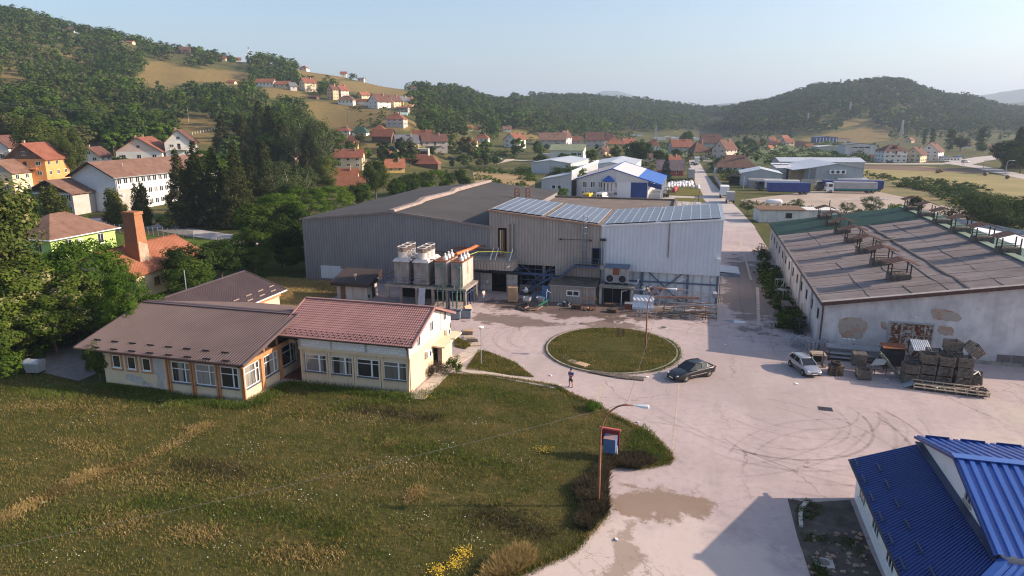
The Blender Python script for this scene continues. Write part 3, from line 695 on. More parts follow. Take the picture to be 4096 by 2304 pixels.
def cold_store():
 t=thing('cold_store','white windowless cold store block with solar roof and blue X braced lower wall','factory building',(0,Y0,0))
 x0,x1,zl,zr,D,zb=-11.6,3.6,9.78,11.15,15.6,3.95
 m=MB();f=-.1
 m.quad((x0,f,zb),(x1,f,zb),(x1,f,zr),(x0,f,zl));m.quad((x1,f,zb),(x1,D,zb),(x1,D,zr),(x1,f,zr));m.quad((x1,D,zb),(x0,D,zb),(x0,D,zl),(x1,D,zr))
 m.quad((x0,D,zb),(x0,f,zb),(x0,f,zl),(x0,D,zl));m.quad((x0,f,zb),(x0,D,zb),(x1,D,zb),(x1,f,zb));m.build('upper_wall',m_white_sheet,t)
 MB().box(x0,x1-.25,.45,D-.3,0,zb).build('lower_wall',m_white_panel,t)
 MB().prism([(x0,-.25,zl),(x1+.15,-.25,zr),(x1+.15,D+.1,zr),(x0,D+.1,zl)],.12).build('roof',m_galv,t)
 zx=lambda x:zl+(zr-zl)*(x-x0)/(x1-x0)+.12;P=lambda x,y:(x,y,zx(x))
 solar_field('solar_panel',t,P(x0+.5,.1),P(-4.6,.1),P(-4.6,D-.3),P(x0+.5,D-.3),6,8)
 solar_field('solar_panel',t,P(-4.1,.1),P(3.3,.1),P(3.3,D-.3),P(-4.1,D-.3),6,8)
 MB().bar((x0,-.2,zl+.02),(x1+.15,-.2,zr+.02),.12,.2).bar((-4.2,-.24,10.5),(-.2,-.24,10.82),.16,.16).build('gutter',m_white_paint,t)
 MB().tube([(-2.93,-.24,10.7),(-2.93,-.2,6.1)],.07,8).build('downpipe',m_ridge_cap,t)
 m=MB();b=.3
 for x in(-6.1,-.3):m.bar((x,b,0),(x,b,zb),.32,.3)
 m.bar((x1-.2,b-.1,0),(x1-.2,b-.1,zb),.3,.3);m.bar((-8,b+.04,2.6),(x1-.3,b+.04,2.66),.12,.2)
 m.bar((-5.35,b+.02,zb),(-.9,b+.02,.0),.14,.14);m.bar((-.95,b-.03,zb),(-5.4,b-.03,.0),.14,.14);m.build('steel_frame',m_steel_blue_grey,t)
 MB().tube([(-11.5,-.2,7.9),(-11.5,-.2,4.6)],.1,8).tube([(-11.2,-.2,7.9),(-11.2,-.2,4.6),(-10.7,-.2,4.5)],.1,8).build('downpipe',m_galv,t)
 MB().box(-11.72,-10.95,-.4,-.02,7.85,8.15).build('hopper_head',m_steel_dark,t)
 MB().cbox((3.25,-.3,6.2),.4,.3,.25).build('floodlight',m_white_paint,t)
 MB().cbox((2.7,.3,3.35),.16,.3,.45).build('floodlight',m_white_paint,t)
 m=MB();m.ribbed((3.62,1.8,4.15),(3.62,6.4,4.15),(6.1,6.4,4.0),(6.1,1.8,4.0),16,.03);m.box(3.65,6.15,1.7,6.5,3.55,3.97);
 m.build('loading_canopy',m_steel_blue_grey,t)
 m=MB()
 for i in range(4):m.bar((3.75,.9+.0,0.2),(3.75,.9,3.6),.08)
 m.bar((3.75,.9,3.6),(3.95,.9,3.6),.08);m.bar((3.95,.9,3.6),(3.95,.9,.1),.07);m.build('pipe',mat('pale_green_pipe',(.30,.34,.22),None,1,.6),t)
cold_store()
def rear_hall():
 t=thing('rear_hall','low brown flat roofed hall part behind the solar roofs','factory building',(0,0,0))
 MB().box(-26.9,-3.5,103.6,134,0,8.0).build('wall',m_grey_sheet,t)
 MB().box(-27.0,-3.3,103.8,134.2,8.0,8.12).box(-27.0,-3.3,133.9,134.3,8.12,8.45).box(-3.7,-3.3,104.4,133.9,8.12,8.45).build('roof',m_roof_felt_brown,t)
rear_hall()
def roof_frames():
 for(u,v,lab)in((2068,800,'rusty iron frame at the corner of the grey hall roof'),(2112,800,'second rusty iron frame beside the solar panels')):
  p=spot(u,v,9.2);t=thing('roof_access_frame',lab,'access frame',(p.x,p.y,9.1))
  m=MB()
  for dx in(-.35,.35):
   for dy in(-.4,.4):m.bar((dx,dy,0),(dx,dy,2.2),.09)
  for z in(.9,1.5,2.2):
   m.bar((-.35,-.4,z),(.35,-.4,z),.06);m.bar((-.35,.4,z),(.35,.4,z),.06);m.bar((-.35,-.4,z),(-.35,.4,z),.06);m.bar((.35,-.4,z),(.35,.4,z),.06)
  m.build('frame',m_rust,t)
roof_frames()
def ladder():
 t=thing('cage_ladder','tall steel ladder with safety hoops up the beige wall','ladder',(-13.75,Y0-.25,4.6))
 m=MB()
 for x in(-.28,.28):m.bar((x,0,-.1),(x,0,6.6),.06)
 m.build('rails',m_steel_blue_grey,t)
 m=MB()
 for z in np.arange(.2,6.5,.3):m.bar((-.28,0,z),(.28,0,z),.035)
 m.build('rungs',m_steel_blue_grey,t)
 m=MB()
 for z in np.arange(2.0,6.6,.75):
  a=[(-.34*math.cos(q),-.7*math.sin(q),z)for q in np.linspace(0,PI,9)]
  m.tube(a,.025,5)
 for q in(PI*.25,PI*.5,PI*.75):m.bar((-.34*math.cos(q),-.7*math.sin(q),2.0),(-.34*math.cos(q),-.7*math.sin(q),6.55),.03)
 m.build('hoop_cage',m_galv,t)
ladder()
def stairs():
 t=thing('outside_staircase','dark blue steel outside staircase with railings up to the balcony door','staircase',(0,Y0,0))
 yf,yb=-1.15,-.1
 m=MB();m.box(-14.9,-11.7,yf,yb,4.42,4.52);m.box(-17.9,-16.8,yf,yb,2.72,2.82)
 for i in range(9):
  x=-16.8+(1.9)*(i+.5)/9;z=2.82+1.62*(i+.5)/9;m.box(x-.14,x+.14,yf+.05,yb,z-.03,z)
 for i in range(14):
  x=-22.3+4.4*(i+.5)/14;z=2.72*(i+.5)/14;m.box(x-.15,x+.15,yf+.05,yb,z-.03,z)
 m.build('treads',m_steel_dark,t)
 m=MB()
 for y in(yf,yb):
  m.bar((-22.4,y,0),(-17.9,y,2.75),.08,.24);m.bar((-16.8,y,2.78),(-14.9,y,4.45),.08,.24)
 m.bar((-14.9,yf,4.45),(-11.7,yf,4.45),.08,.22);m.bar((-17.9,yf,2.75),(-16.8,yf,2.75),.08,.22);m.build('stringer',m_steel_blue,t)
 m=MB();y=yf
 for h in(.55,1.05):
  m.bar((-22.4,y,h),(-17.9,y,2.8+h),.045);m.bar((-17.9,y,2.8+h),(-16.8,y,2.8+h),.045);m.bar((-16.8,y,2.8+h),(-14.9,y,4.5+h),.045);m.bar((-14.9,y,4.5+h),(-11.7,y,4.5+h),.045)
  m.bar((-11.7,yf,4.5+h),(-11.7,yb,4.5+h),.045)
 for x,z in((-22.4,0),(-20.9,.92),(-19.4,1.83),(-17.9,2.8),(-16.8,2.8),(-15.85,3.65),(-14.9,4.5),(-13.8,4.5),(-12.7,4.5),(-11.7,4.5)):m.bar((x,y,z),(x,y,z+1.06),.05)
 m.build('railing',m_steel_blue_grey,t)
 MB().bar((-17.85,-.6,0),(-17.85,-.6,2.72),.12).build('post',m_steel_blue,t)
stairs()
def gate_canopy():
 t=thing('gate_canopy','corrugated canopy box projecting over the hall gate, carrying pipes','canopy',(0,Y0,0))
 m=MB();xa,xb,yf=-30.5,-22.9,-3.0
 m.quad((xa,yf,3.7),(xb,yf,3.7),(xb,yf,4.85),(xa,yf,4.85));m.quad((xb,yf,3.7),(xb,-.02,3.7),(xb,-.02,4.95),(xb,yf,4.85));m.quad((xa,-.02,3.7),(xa,yf,3.7),(xa,yf,4.85),(xa,-.02,4.95));m.quad((xa,yf,3.7),(xa,-.02,3.7),(xb,-.02,3.7),(xb,yf,3.7));m.build('fascia',m_beige_sheet,t)
 MB().ribbed((xa,yf,4.86),(xb,yf,4.86),(xb,-.02,4.98),(xa,-.02,4.98),34,.04).build('roof',mat('rust_stained_sheet',(.26,.22,.19),(.36,.31,.27),.6,.8),t)
 for x0,x1 in((-24.6,-25.6),(-25.3,-26.3),(-22.9,-23.6)):
  MB().bar((x1,-.1,6.2),(x1+.1,-2.3,4.9),.09).build('stay_rod',m_white_paint,t)
 MB().tube([(-23.2,-3.1,4.4),(-23.4,-3.3,4.35),(-23.5,-3.35,4.2)],.08,8).build('lamp',m_white_paint,t)
gate_canopy()
def lean_to_hut():
 t=thing('corrugated_shed','low corrugated beige shed with mossy ribbed roof under the staircase','shed',(0,0,0))
 x0,x1,y0,y1=-17.7,-11.7,85.1,88.45
 MB().box(x0,x1,y0,y1,0,2.35).poly([(x0,y0,2.35),(x0,y1,2.35),(x0,y1,2.75)]).poly([(x1,y0,2.35),(x1,y1,2.75),(x1,y1,2.35)]).build('wall',m_beige_sheet,t)
 MB().ribbed((x0-.15,y0-.3,2.4),(x1+.15,y0-.3,2.4),(x1+.15,y1,2.8),(x0-.15,y1,2.8),26,.06).build('roof',mat('mossy_sheet',(.075,.065,.055),(.14,.12,.10),.8,.95),t)
 MB().bar((x0-.1,y0-.33,2.36),(x1+.1,y0-.33,2.36),.1,.08).tube([(x1-.4,y0-.15,2.3),(x1-.4,y0-.08,.1)],.05,6).build('gutter',m_galv,t)
 w=window(t,(-14.6,y0,1.35),1.75,.8,'S',m_white_paint,m_glass,1,fw=.14,sill=False)
 MB().box(-18.85,-17.85,85.6,85.68,.05,2.0).build('door',mat('blue_door',(.07,.17,.34),(.10,.21,.40),2,.5),t)
lean_to_hut()
def condenser():
 t=thing('condenser_plinth','concrete post and slab porch with glazed front beside the white store','porch',(0,0,0))
 x0,x1,y0,y1=-11.2,-7.0,85.6,88.4
 MB().box(x0-.1,x1+.2,y0-.2,y1,2.25,2.48).build('slab',m_concrete_dirty,t)
 for x in(x0+.1,x1-.1):
  MB().box(x-.15,x+.15,y0,y0+.3,0,2.25).build('post',m_concrete,t)
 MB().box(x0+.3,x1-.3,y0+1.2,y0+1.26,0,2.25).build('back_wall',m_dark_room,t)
 m=MB()
 for x in(x0+.45,-9.6,-8.4,x1-.4):m.bar((x,y0+.5,0),(x,y0+.5,2.2),.08)
 m.bar((x0+.4,y0+.5,2.15),(x1-.4,y0+.5,2.15),.1);m.build('door_frame',m_steel_blue,t)
 MB().bar((-8.4,y0+.1,0),(-8.4,y0+.1,1.9),.08).bar((-8.4,y0+.1,1.9),(-7.7,y0+.45,1.95),.08).build('open_door',m_white_paint,t)
 u=thing('condenser_unit','rusty grey condenser unit with two round fans on the porch roof','condenser',(-9.2,87.1,2.48))
 MB().box(-1.5,1.5,-.6,.9,.3,2.2).build('casing',mat('condenser_sheet',(.30,.30,.32),(.44,.43,.43),1.2,.5,.3,streak=((.22,.12,.08),.5)),u)
 MB().prism([(-1.6,-.75,2.2),(1.6,-.75,2.2),(1.6,1.0,2.35),(-1.6,1.0,2.35)],.1).build('top_cover',m_steel_blue_grey,u)
 MB().box(-.5,.35,-.66,-.61,1.35,2.15).build('rust_panel',m_rust,u)
 for x in(-.85,.75):
  m=MB();R=.5
  pts=[]
  for r,y in((R*1.12,-.62),(R*1.12,-.78),(R*.98,-.78),(R*.9,-.66)):
   pts.append([(x+r*math.cos(a),y,.82+r*math.sin(a))for a in np.linspace(0,2*PI,24,endpoint=False)])
  for i in range(3):
   for k in range(24):m.quad(pts[i][k],pts[i][(k+1)%24],pts[i+1][(k+1)%24],pts[i+1][k])
  f=m.build('fan',m_galv,u)
  m=MB();m.poly([(x+.46*math.cos(a),-.64,.82+.46*math.sin(a))for a in np.linspace(0,2*PI,24,endpoint=False)]);
  m.build('opening',m_dark_room,f)
  m=MB()
  for q in range(6):
   a=q*PI/3;m.cbox((x+.22*math.cos(a),-.68,.82+.22*math.sin(a)),.4,.03,.12,0,0,0,-a)
  m.build('blades',m_steel_dark,f)
 for x in(-1.4,0,1.4):MB().box(x-.06,x+.06,-.6,.9,0,.3).build('foot',m_steel_dark,u)
 MB().tube([(1.5,-.3,.3),(2.6,-.3,.25),(2.75,-.2,.6),(2.75,-.1,.8)],.13,8).build('pipe',m_galv,u)
condenser()
# cooling towers on their concrete deck
def cooling():
 t=thing('concrete_deck','stained concrete deck on posts carrying the cooling towers','platform',(0,0,0))
 X0,X1,Y1,Y2,Z=-38.0,-26.9,78.2,83.2,2.75
 MB().box(X0,X1,Y1,Y2,Z-.3,Z).build('slab',m_concrete_dirty,t)
 for x in(X0+.4,-35.8,-33.6,-31.4,-29.5,X1-.25):
  MB().box(x-.16,x+.16,Y1+.1,Y1+.42,0,Z-.3).box(x-.16,x+.16,Y2-.42,Y2-.1,0,Z-.3).build('post',m_concrete_dirty,t)
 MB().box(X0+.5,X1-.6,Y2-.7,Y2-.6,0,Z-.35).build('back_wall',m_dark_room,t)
 m=MB()
 for x in(X0,-36.3,-34.6,-32.9):m.bar((x,Y1+.05,Z),(x,Y1+.05,Z+1),.05)
 for z in(.5,1):m.bar((X0,Y1+.05,Z+z),(-32.9,Y1+.05,Z+z),.05);m.bar((X0,Y1+.05,Z+z),(X0,Y2,Z+z),.05)
 m.build('railing',m_steel_blue,t)
 m=MB()
 for x in(-29.2,-28.3):m.bar((x,Y1+.3,0),(x,Y1+.3,Z-.3),.25,.1)
 for y in(Y1+1.2,Y1+2.4,Y1+3.6):m.bar((X1-.2,y,0),(X1-.2,y,Z-.3),.12,.12)
 m.bar((X1-.2,Y1+.4,1.9),(X1-.2,Y2-.4,1.9),.06);m.bar((-31.2,Y1+.3,2.2),(X1-.4,Y1+.3,2.2),.1)
 m.build('blue_frame',m_steel_blue,t)
 MB().quad((-33.2,Y1-.6,0),(-32.3,Y1-.6,0),(-32.3,Y1,Z-.2),(-33.2,Y1,Z-.2)).build('ramp_sheet',m_galv,t)
 m_tw=mat('tower_concrete',(.34,.33,.32),(.20,.18,.165),.7,.9,streak=((.10,.085,.075),.75));m_twl=mat('tower_sunlit_side',(.52,.50,.48),(.40,.37,.34),.6,.8,streak=((.40,.22,.10),.5))
 m_fan=mat('fan_stack_paint',(.62,.60,.60),(.50,.46,.44),1.5,.6,streak=((.28,.20,.15),.5))
 labs=['cooling tower with three round fan stacks at the left end of the deck','cooling tower with three round fan stacks second from the hut']
 for(x0,x1),lab in zip(((-36.7,-34.7),(-34.0,-32.0)),labs):
  u=thing('cooling_tower',lab,'cooling tower',((x0+x1)/2,80.6,Z),0,'cooling towers on the concrete deck')
  w=(x1-x0)/2;MB().box(-w,w,-2.0,2.0,.55,3.05).build('casing',m_tw,u)
  MB().box(-w-.08,w+.08,-2.1,2.1,.2,.55).box(-w+.1,w-.1,-1.9,1.9,0,.2).build('basin',m_tw,u)
  m=MB();a=[(-w-.12,-2.15,3.05),(w+.12,-2.15,3.05),(w+.12,2.15,3.05),(-w-.12,2.15,3.05)];b=[(-w+.2,-1.9,3.4),(w-.2,-1.9,3.4),(w-.2,1.9,3.4),(-w+.2,1.9,3.4)]
  for i in range(4):m.quad(a[i],a[(i+1)%4],b[(i+1)%4],b[i])
  m.poly(b);m.box(-w-.13,w+.13,-2.16,2.16,2.98,3.05);m.build('hood',m_fan,u)
  for y in(-1.35,0,1.35):
   fs=MB().disc_ring((0,y,3.4),[(.6,0),(.6,.72),(.66,.72),(.66,.78),(.6,.78)],20).disc_ring((0,y,3.4),[(.66,1.38),(.66,1.45),(.55,1.45),(.55,1.38),(.66,1.38)],20).build('fan_stack',m_fan,u)
   m=MB();m.disc_ring((0,y,3.4),[(.62,.78),(.62,1.38)],20)
   g=m.build('guard',m_mesh,fs)
   MB().disc_ring((0,y,3.4),[(.22,.7),(.22,1.15),(.001,1.25)],12).disc_ring((0,y,3.4),[(.58,.7),(.001,.72)],16).build('motor',mat('motor_paint',(.30,.22,.17),None,1,.7)if 'motor_paint'not in bpy.data.materials else bpy.data.materials['motor_paint'],fs)
 labs=['square grey condenser tower with white pipe stubs, narrower one in the middle','grey condenser tower with rust streaked sunlit side at the right end of the deck']
 for(x0,x1),lab in zip(((-31.1,-29.5),(-28.9,-27.4)),labs):
  u=thing('condenser_tower',lab,'condenser tower',((x0+x1)/2,80.6,Z),0,'condenser towers on the concrete deck')
  w=(x1-x0)/2;MB().box(-w,w,-2.1,2.1,.25,3.25).build('casing',[m_tw,m_twl],u).data.polygons[3].material_index=1  # sunward face gets a lighter copy: sunlight put in its colour, with rust streaks
  MB().box(-w+.1,w-.1,-2,2,0,.25).build('base',m_concrete_dirty,u)
  MB().box(-w-.05,w+.05,-2.15,2.15,3.25,3.36).build('rim',m_rust,u)
  for y in(-1.2,0,1.2):
   MB().disc_ring((w*.4,y,3.36),[(.28,0),(.28,.35),(.16,.5),(.1,.55),(.1,.85),(.14,.85),(.001,.9)],12).build('pipe_stub',m_white_paint,u)
  MB().box(w,w+.02,-.35,.1,1.6,3.2).build('rust_streak',mat('rust_wash',(.45,.22,.07),(.40,.30,.22),2,.8)if 'rust_wash'not in bpy.data.materials else bpy.data.materials['rust_wash'],u)
 m_gp=mat('green_pipe',(.10,.20,.14),(.15,.25,.19),2,.6)
 p=thing('pipework','green and red pipes running between the cooling towers and the hall','pipes',(0,0,0))
 m=MB();
 for x in(-29.9,-27.6):
  m.tube([(x-.9,78.4,5.5),(x,78.35,5.5),(x,78.3,5.3),(x,78.1,1.2)],.09,8)
 for x in(-30.6,-29.9,-28.6,-28.0):m.tube([(x,78.0,.4),(x,77.95,2.3),(x+.2,78.3,3.0)],.08,8)
 m.tube([(-30.2,78.6,3.2),(-28.4,78.6,3.2)],.06,8)
 m.build('green_pipe',m_gp,p)
 MB().tube([(-29.6,82.5,6.3),(-28.4,84.6,6.6),(-27.8,85.5,6.9)],.22,10).build('header_pipe',mat('orange_header',(.62,.13,.04),(.70,.20,.06),2,.5),p)
 MB().tube([(-29.9,82.3,6.25),(-28.3,84.9,6.75)],.1,8).build('yellow_pipe',mat('orange_yellow',(.70,.33,.05),None,2,.5),p)
 MB().tube([(-36,80,6.0),(-31,79.4,6.0),(-30.4,80,6.2)],.08,8).tube([(-35.6,88.3,5.3),(-31,88.2,5.3),(-29.4,84,5.2)],.07,6).tube([(-27.8,85.5,6.9),(-27.5,88.3,6.4)],.12,8).build('red_pipe',m_rust,p)
 MB().tube([(-28.0,82.5,6.2),(-27.2,84,6.4),(-25,85.5,6.3),(-22.9,86,6.1)],.05,6).build('lime_pipe',mat('lime_pipe',(.38,.42,.08),None,1,.5),p)
def mesh_mat():
 t=NT('wire_mesh');co=t.coord();o=t.sep(co)
 t.b.inputs['Alpha'].default_value=.55
 return t.done((.16,.13,.12),.7)
m_mesh=mesh_mat()
cooling()
def pump_hut():
 t=thing('pump_hut','small pale hut with overhanging dark mono pitch roof beside the grey hall','hut',(-43.3,80.9,0),0.0)
 MB().box(-2.2,2.2,-1.5,1.5,0,2.3).build('wall',m_concrete_dirty if False else mat('hut_render',(.42,.37,.33),(.52,.47,.43),.7,.9,streak=((.22,.19,.17),.5)),t)
 a=[(-2.7,-2.3,2.25),(2.9,-2.3,2.25),(2.9,2.0,3.35),(-2.7,2.0,3.35)]
 MB().ribbed(Vector(a[0])+Vector((0,0,.15)),Vector(a[1])+Vector((0,0,.15)),Vector(a[2])+Vector((0,0,.15)),Vector(a[3])+Vector((0,0,.15)),18,.04).prism(a,.14).build('roof',mat('dark_brown_roof',(.04,.03,.03),(.06,.045,.045),.6,.5),t)
 MB().poly([(2.86,-2.2,2.0),(2.86,1.95,2.3),(2.86,1.95,3.4),(2.86,-2.2,2.35)]).quad((-2.6,-2.28,1.95),(2.86,-2.28,1.95),(2.86,-2.28,2.3),(-2.6,-2.28,2.3)).build('fascia',mat('dark_fascia',(.035,.026,.026),None,1,.6),t)
 panel(t,'door',m_wood_brown,(-1.3,-1.5,1.0),.7,1.95,'S');panel(t,'door',mat('pale_door',(.50,.48,.46),None,1,.7),(-.4,-1.5,1.0),.8,1.95,'S');panel(t,'door',m_steel_dark,(2.2,.3,1.05),.8,2.0,'E')
 panel(t,'vent',m_steel_dark,(2.2,-1.0,.5),.5,.35,'E')
 MB().tube([(2.9,.2,2.75),(3.1,.2,2.75),(3.15,.2,2.65)],.09,8).build('lamp',m_white_paint,t)
pump_hut()
# the old barn with roof vents
BX0,BX1,BY0,BY1,BE,BR=13.5,55.0,73.4,129.5,5.1,8.6
BRX=34.3
def barn():
 t=thing('old_barn','long old whitewashed warehouse with patched felt roof and bare brick spots','warehouse',(0,0,0))
 m=MB();pts=[(BX0,BY0,0),(BX1,BY0,0),(BX1,BY0,BE),(BRX,BY0,BR),(BX0,BY0,BE)]
 m.poly(pts);m.poly([(x,BY1,z)for x,y,z in reversed(pts)]);m.quad((BX0,BY1,0),(BX0,BY0,0),(BX0,BY0,BE),(BX0,BY1,BE));m.quad((BX1,BY0,0),(BX1,BY1,0),(BX1,BY1,BE),(BX1,BY0,BE));m.build('wall',m_render_barn,t)
 zx=lambda x:BE+.04+(BR-BE)*(x-BX0)/(BRX-BX0)
 o=.35
 yg=115.5
 m=MB();m.prism([(BX0-o,BY0-o,zx(BX0-o)),(BRX,BY0-o,zx(BRX)),(BRX,yg,zx(BRX)),(BX0-o,yg,zx(BX0-o))],.1);
 roof=m.build('roof',felt_mat(),t)
 MB().prism([(BX0-o,yg+.01,zx(BX0-o)),(BRX,yg+.01,zx(BRX)),(BRX,BY1+.2,zx(BRX)),(BX0-o,BY1+.2,zx(BX0-o))],.13).ribbed((BX0-o,BY1+.2,zx(BX0-o)+.13),(BX0-o,yg+.01,zx(BX0-o)+.13),(BRX,yg+.01,zx(BRX)+.13),(BRX,BY1+.2,zx(BRX)+.13),36,.04).build('green_roof',m_green_roof,t)
 zr=lambda x:BR+.04-(BR-BE)*(x-BRX)/(BX1-BRX)
 MB().prism([(BRX,BY0-o,zr(BRX)),(39.2,BY0-o,zr(39.2)),(39.2,BY1+.2,zr(39.2)),(BRX,BY1+.2,zr(BRX))],.13).build('green_roof',m_green_roof,t)
 MB().prism([(39.2,BY0-o,zr(39.2)+.05),(BX1+o,BY0-o,zr(BX1+o)+.05),(BX1+o,BY1-14,zr(BX1+o)+.05),(39.2,BY1-14,zr(39.2)+.05)],.12).build('white_roof',m_white_sheet,t)
 MB().bar((BRX,BY0-o,BR+.2),(BRX,BY1+.2,BR+.2),1.0,.08).build('ridge_flashing',mat('green_flashing',(.16,.22,.17),(.22,.28,.22),.7,.6),t)
 m=MB();rnd=random.Random(3)
 for y in np.arange(BY0+3.2,yg,3.6):
  pts=[Vector((x,y+rnd.uniform(-.18,.18),zx(x)+.105))for x in np.linspace(BX0-o,BRX-.4,14)]
  for i in range(13):m.bar(pts[i],pts[i+1],.07,.03)
 for x in(17.6,21.5,24.6,29.2):
  pts=[Vector((x+rnd.uniform(-.15,.15),y,zx(x)+.105))for y in np.linspace(BY0-o,yg,22)]
  for i in range(21):
   if rnd.random()<.86:m.bar(pts[i],pts[i+1],.09,.03)
 pts=[Vector((26.4+rnd.uniform(-.2,.2)-(y-BY0)*.01,y,zx(26.4)+.11))for y in np.linspace(BY0-o,yg,24)]
 for i in range(23):m.bar(pts[i],pts[i+1],.28,.06)
 m.build('felt_seam',mat('tar_seam',(.03,.027,.028),(.07,.06,.06),2,.9),t)
 MB().bar((BX0-o,BY0-o-.04,zx(BX0-o)-.02),(BRX,BY0-o-.04,zx(BRX)-.02),.1,.34).bar((BRX,BY0-o-.04,zx(BRX)-.02),(BX1+o,BY0-o-.04,zr(BX1+o)-.02),.1,.34).build('verge_board',mat('maroon_board',(.07,.03,.025),(.12,.06,.05),3,.8),t)
 MB().bar((BX0-o,BY0-o+.2,zx(BX0)+.13),(BRX,BY0-o+.2,zx(BRX)+.13),.5,.05).build('verge_felt',mat('pale_felt',(.32,.28,.26),(.40,.36,.33),1,.9),t)
 MB().tube([(BX0-.25,BY0-.25,4.95),(BX0-.15,BY0-.15,4.4),(BX0-.15,BY0-.15,.1)],.09,8).build('downpipe',mat('dark_pipe',(.09,.06,.055),None,1,.6),t)
 MB().bar((BX0-o-.05,BY0-o,zx(BX0-o)-.06),(BX0-o-.05,BY1,zx(BX0-o)-.06),.12,.1).build('gutter',bpy.data.materials['dark_pipe'],t)
 def patch(pts):
  m=MB();P=[Vector((x,BY0-.012,z))for x,z in pts];c=sum(P,Vector())/len(P);rr=random.Random(len(pts));Q=[]
  for i in range(len(P)):
   a,b=P[i],P[(i+1)%len(P)]
   for k in range(6):
    q=a.lerp(b,k/6);q+=Vector((rr.uniform(-.06,.06),0,rr.uniform(-.06,.06)));Q.append(q)
  m.add(Q+[c],[(i,(i+1)%len(Q),len(Q))for i in range(len(Q))]);ob=m.build('bare_brick',m_brick_patch,t)
  if ob.data.polygons[0].normal.y>0:ob.data.flip_normals()
 def wx(u,v):
  r=ray(u,v);s=BY0/r.y;return(r.x*s,CAM_H+r.z*s)
 patch([wx(*p)for p in((3352,1300),(3360,1278),(3380,1269),(3440,1272),(3468,1290),(3470,1310),(3455,1335),(3448,1354),(3420,1358),(3370,1352),(3358,1330))])
 patch([wx(*p)for p in((3725,1240),(3740,1232),(3790,1240),(3830,1252),(3848,1272),(3838,1286),(3780,1283),(3735,1275))])
 patch([wx(*p)for p in((3750,1318),(3760,1303),(3805,1306),(3818,1322),(3810,1340),(3780,1343),(3758,1335))])
 patch([wx(*p)for p in((3521,1287),(3546,1290),(3548,1318),(3535,1319),(3524,1305))])
 x0,zt=wx(3562,1281);x1,z1=wx(3734,1292)
 gate=MB().box(x0,x1,BY0-.1,BY0-.02,.05,3.55).build('rusty_gate',gate_mat(),t)
 MB().bar((x0-.06,BY0-.1,.0),(x0-.06,BY0-.1,3.65),.1).bar((x1+.06,BY0-.1,.0),(x1+.06,BY0-.1,3.65),.1).bar((x0-.1,BY0-.1,3.64),(x1+.1,BY0-.1,3.64),.12).build('gate_frame',m_galv,gate)
 MB().tube([wx3(3650,1266),Vector(wx3(3650,1266))+Vector((.25,-.35,.05))],.07,8).build('flood_lamp',m_white_paint,t)
 for(u0,v0,u1,v1)in((3988,1425,4038,1470),(4048,1430,4096,1472)):
  a=wx(u0,v0);b=wx(u1,v1);panel(t,'shutter',mat('grey_shutter',(.12,.10,.10),(.18,.15,.15),4,.8)if 'grey_shutter'not in bpy.data.materials else bpy.data.materials['grey_shutter'],((a[0]+b[0])/2,BY0,(a[1]+b[1])/2+.1),abs(b[0]-a[0]),1.25,'S',.03)
 MB().box(23,BX1,BY0-.25,BY0-.005,0,.3).build('plinth',m_concrete_dirty,t)
 for i,y in enumerate(np.arange(76.5,127,4.2)):
  m=MB();m.box(BX0-.03,BX0-.005,y-.35,y+.35,2.6,3.7);
  m.box(BX0-.05,BX0-.03,y-.4,y-.35,2.55,3.75);m.box(BX0-.05,BX0-.03,y+.35,y+.4,2.55,3.75);m.build('window',m_dark_room,t)
 for y in(81,90,99,108):
  MB().box(BX0-.18,BX0-.004,y-.18,y+.18,0,4.9).build('pilaster',m_render_barn,t)
def felt_mat():
 t=NT('patched_felt');co=t.coord()
 f=t.noise(t.scale(co,(.35,1,1)),.5,6,.7);f2=t.noise(t.scale(co,(.25,3,1)),1.4,5,.7);f3=t.noise(co,18,3,.6)
 col=t.ramp(f,[(.3,(.165,.14,.14)),(.5,(.225,.192,.19)),(.7,(.28,.245,.24))])
 col=t.mix(.6,col,t.ramp(f2,[(.3,(.62,.62,.62)),(.55,(1.0,1.0,1.0)),(.8,(1.15,1.13,1.1))]),'MULTIPLY')
 br=t.new('ShaderNodeTexBrick');br.inputs['Scale'].default_value=1;br.inputs['Brick Width'].default_value=3.4;br.inputs['Row Height'].default_value=1.15;br.inputs['Mortar Size'].default_value=.012
 br.inputs['Color1'].default_value=(.86,.86,.86,1);br.inputs['Color2'].default_value=(1.08,1.06,1.04,1);br.inputs['Mortar'].default_value=(.35,.33,.33,1)
 wob=t.new('ShaderNodeVectorMath');wob.operation='ADD';t.lk(co,wob.inputs[0]);cc=t.new('ShaderNodeCombineXYZ');nn=t.noise(co,.35,3);t.lk(t.math('MULTIPLY',nn,.8),cc.inputs[1]);t.lk(cc.outputs[0],wob.inputs[1])
 t.lk(wob.outputs[0],br.inputs['Vector']);col=t.mix(.8,col,br.outputs['Color'],'MULTIPLY')
 t.bump(t.math('ADD',f2,t.math('MULTIPLY',f3,.3)),.5,.05);return t.done(col,.95,0,.1)
def gate_mat():
 t=NT('flaking_gate');co=t.coord();o=t.sep(co)
 n=t.noise(co,2.6,6,.7);base=t.ramp(n,[(.44,(.115,.035,.018)),(.5,(.18,.07,.035)),(.56,(.34,.34,.32))])
 u=t.math('FRACT',t.math('MULTIPLY',t.math('ADD',o[0],.1),1/1.05));v=t.math('FRACT',t.math('MULTIPLY',o[2],1/1.2))
 edge=t.math('MAXIMUM',t.ramp(u,[(.82,0.0),(.9,1.0)]),t.ramp(v,[(.9,0.0),(.95,1.0)]))
 n2=t.noise(co,5,4,.7);col=t.mix(t.math('MULTIPLY',edge,t.ramp(n2,[(.4,.2),(.55,.9)])),base,(.36,.37,.36))
 t.bump(n,.3,.03);return t.done(col,.85)
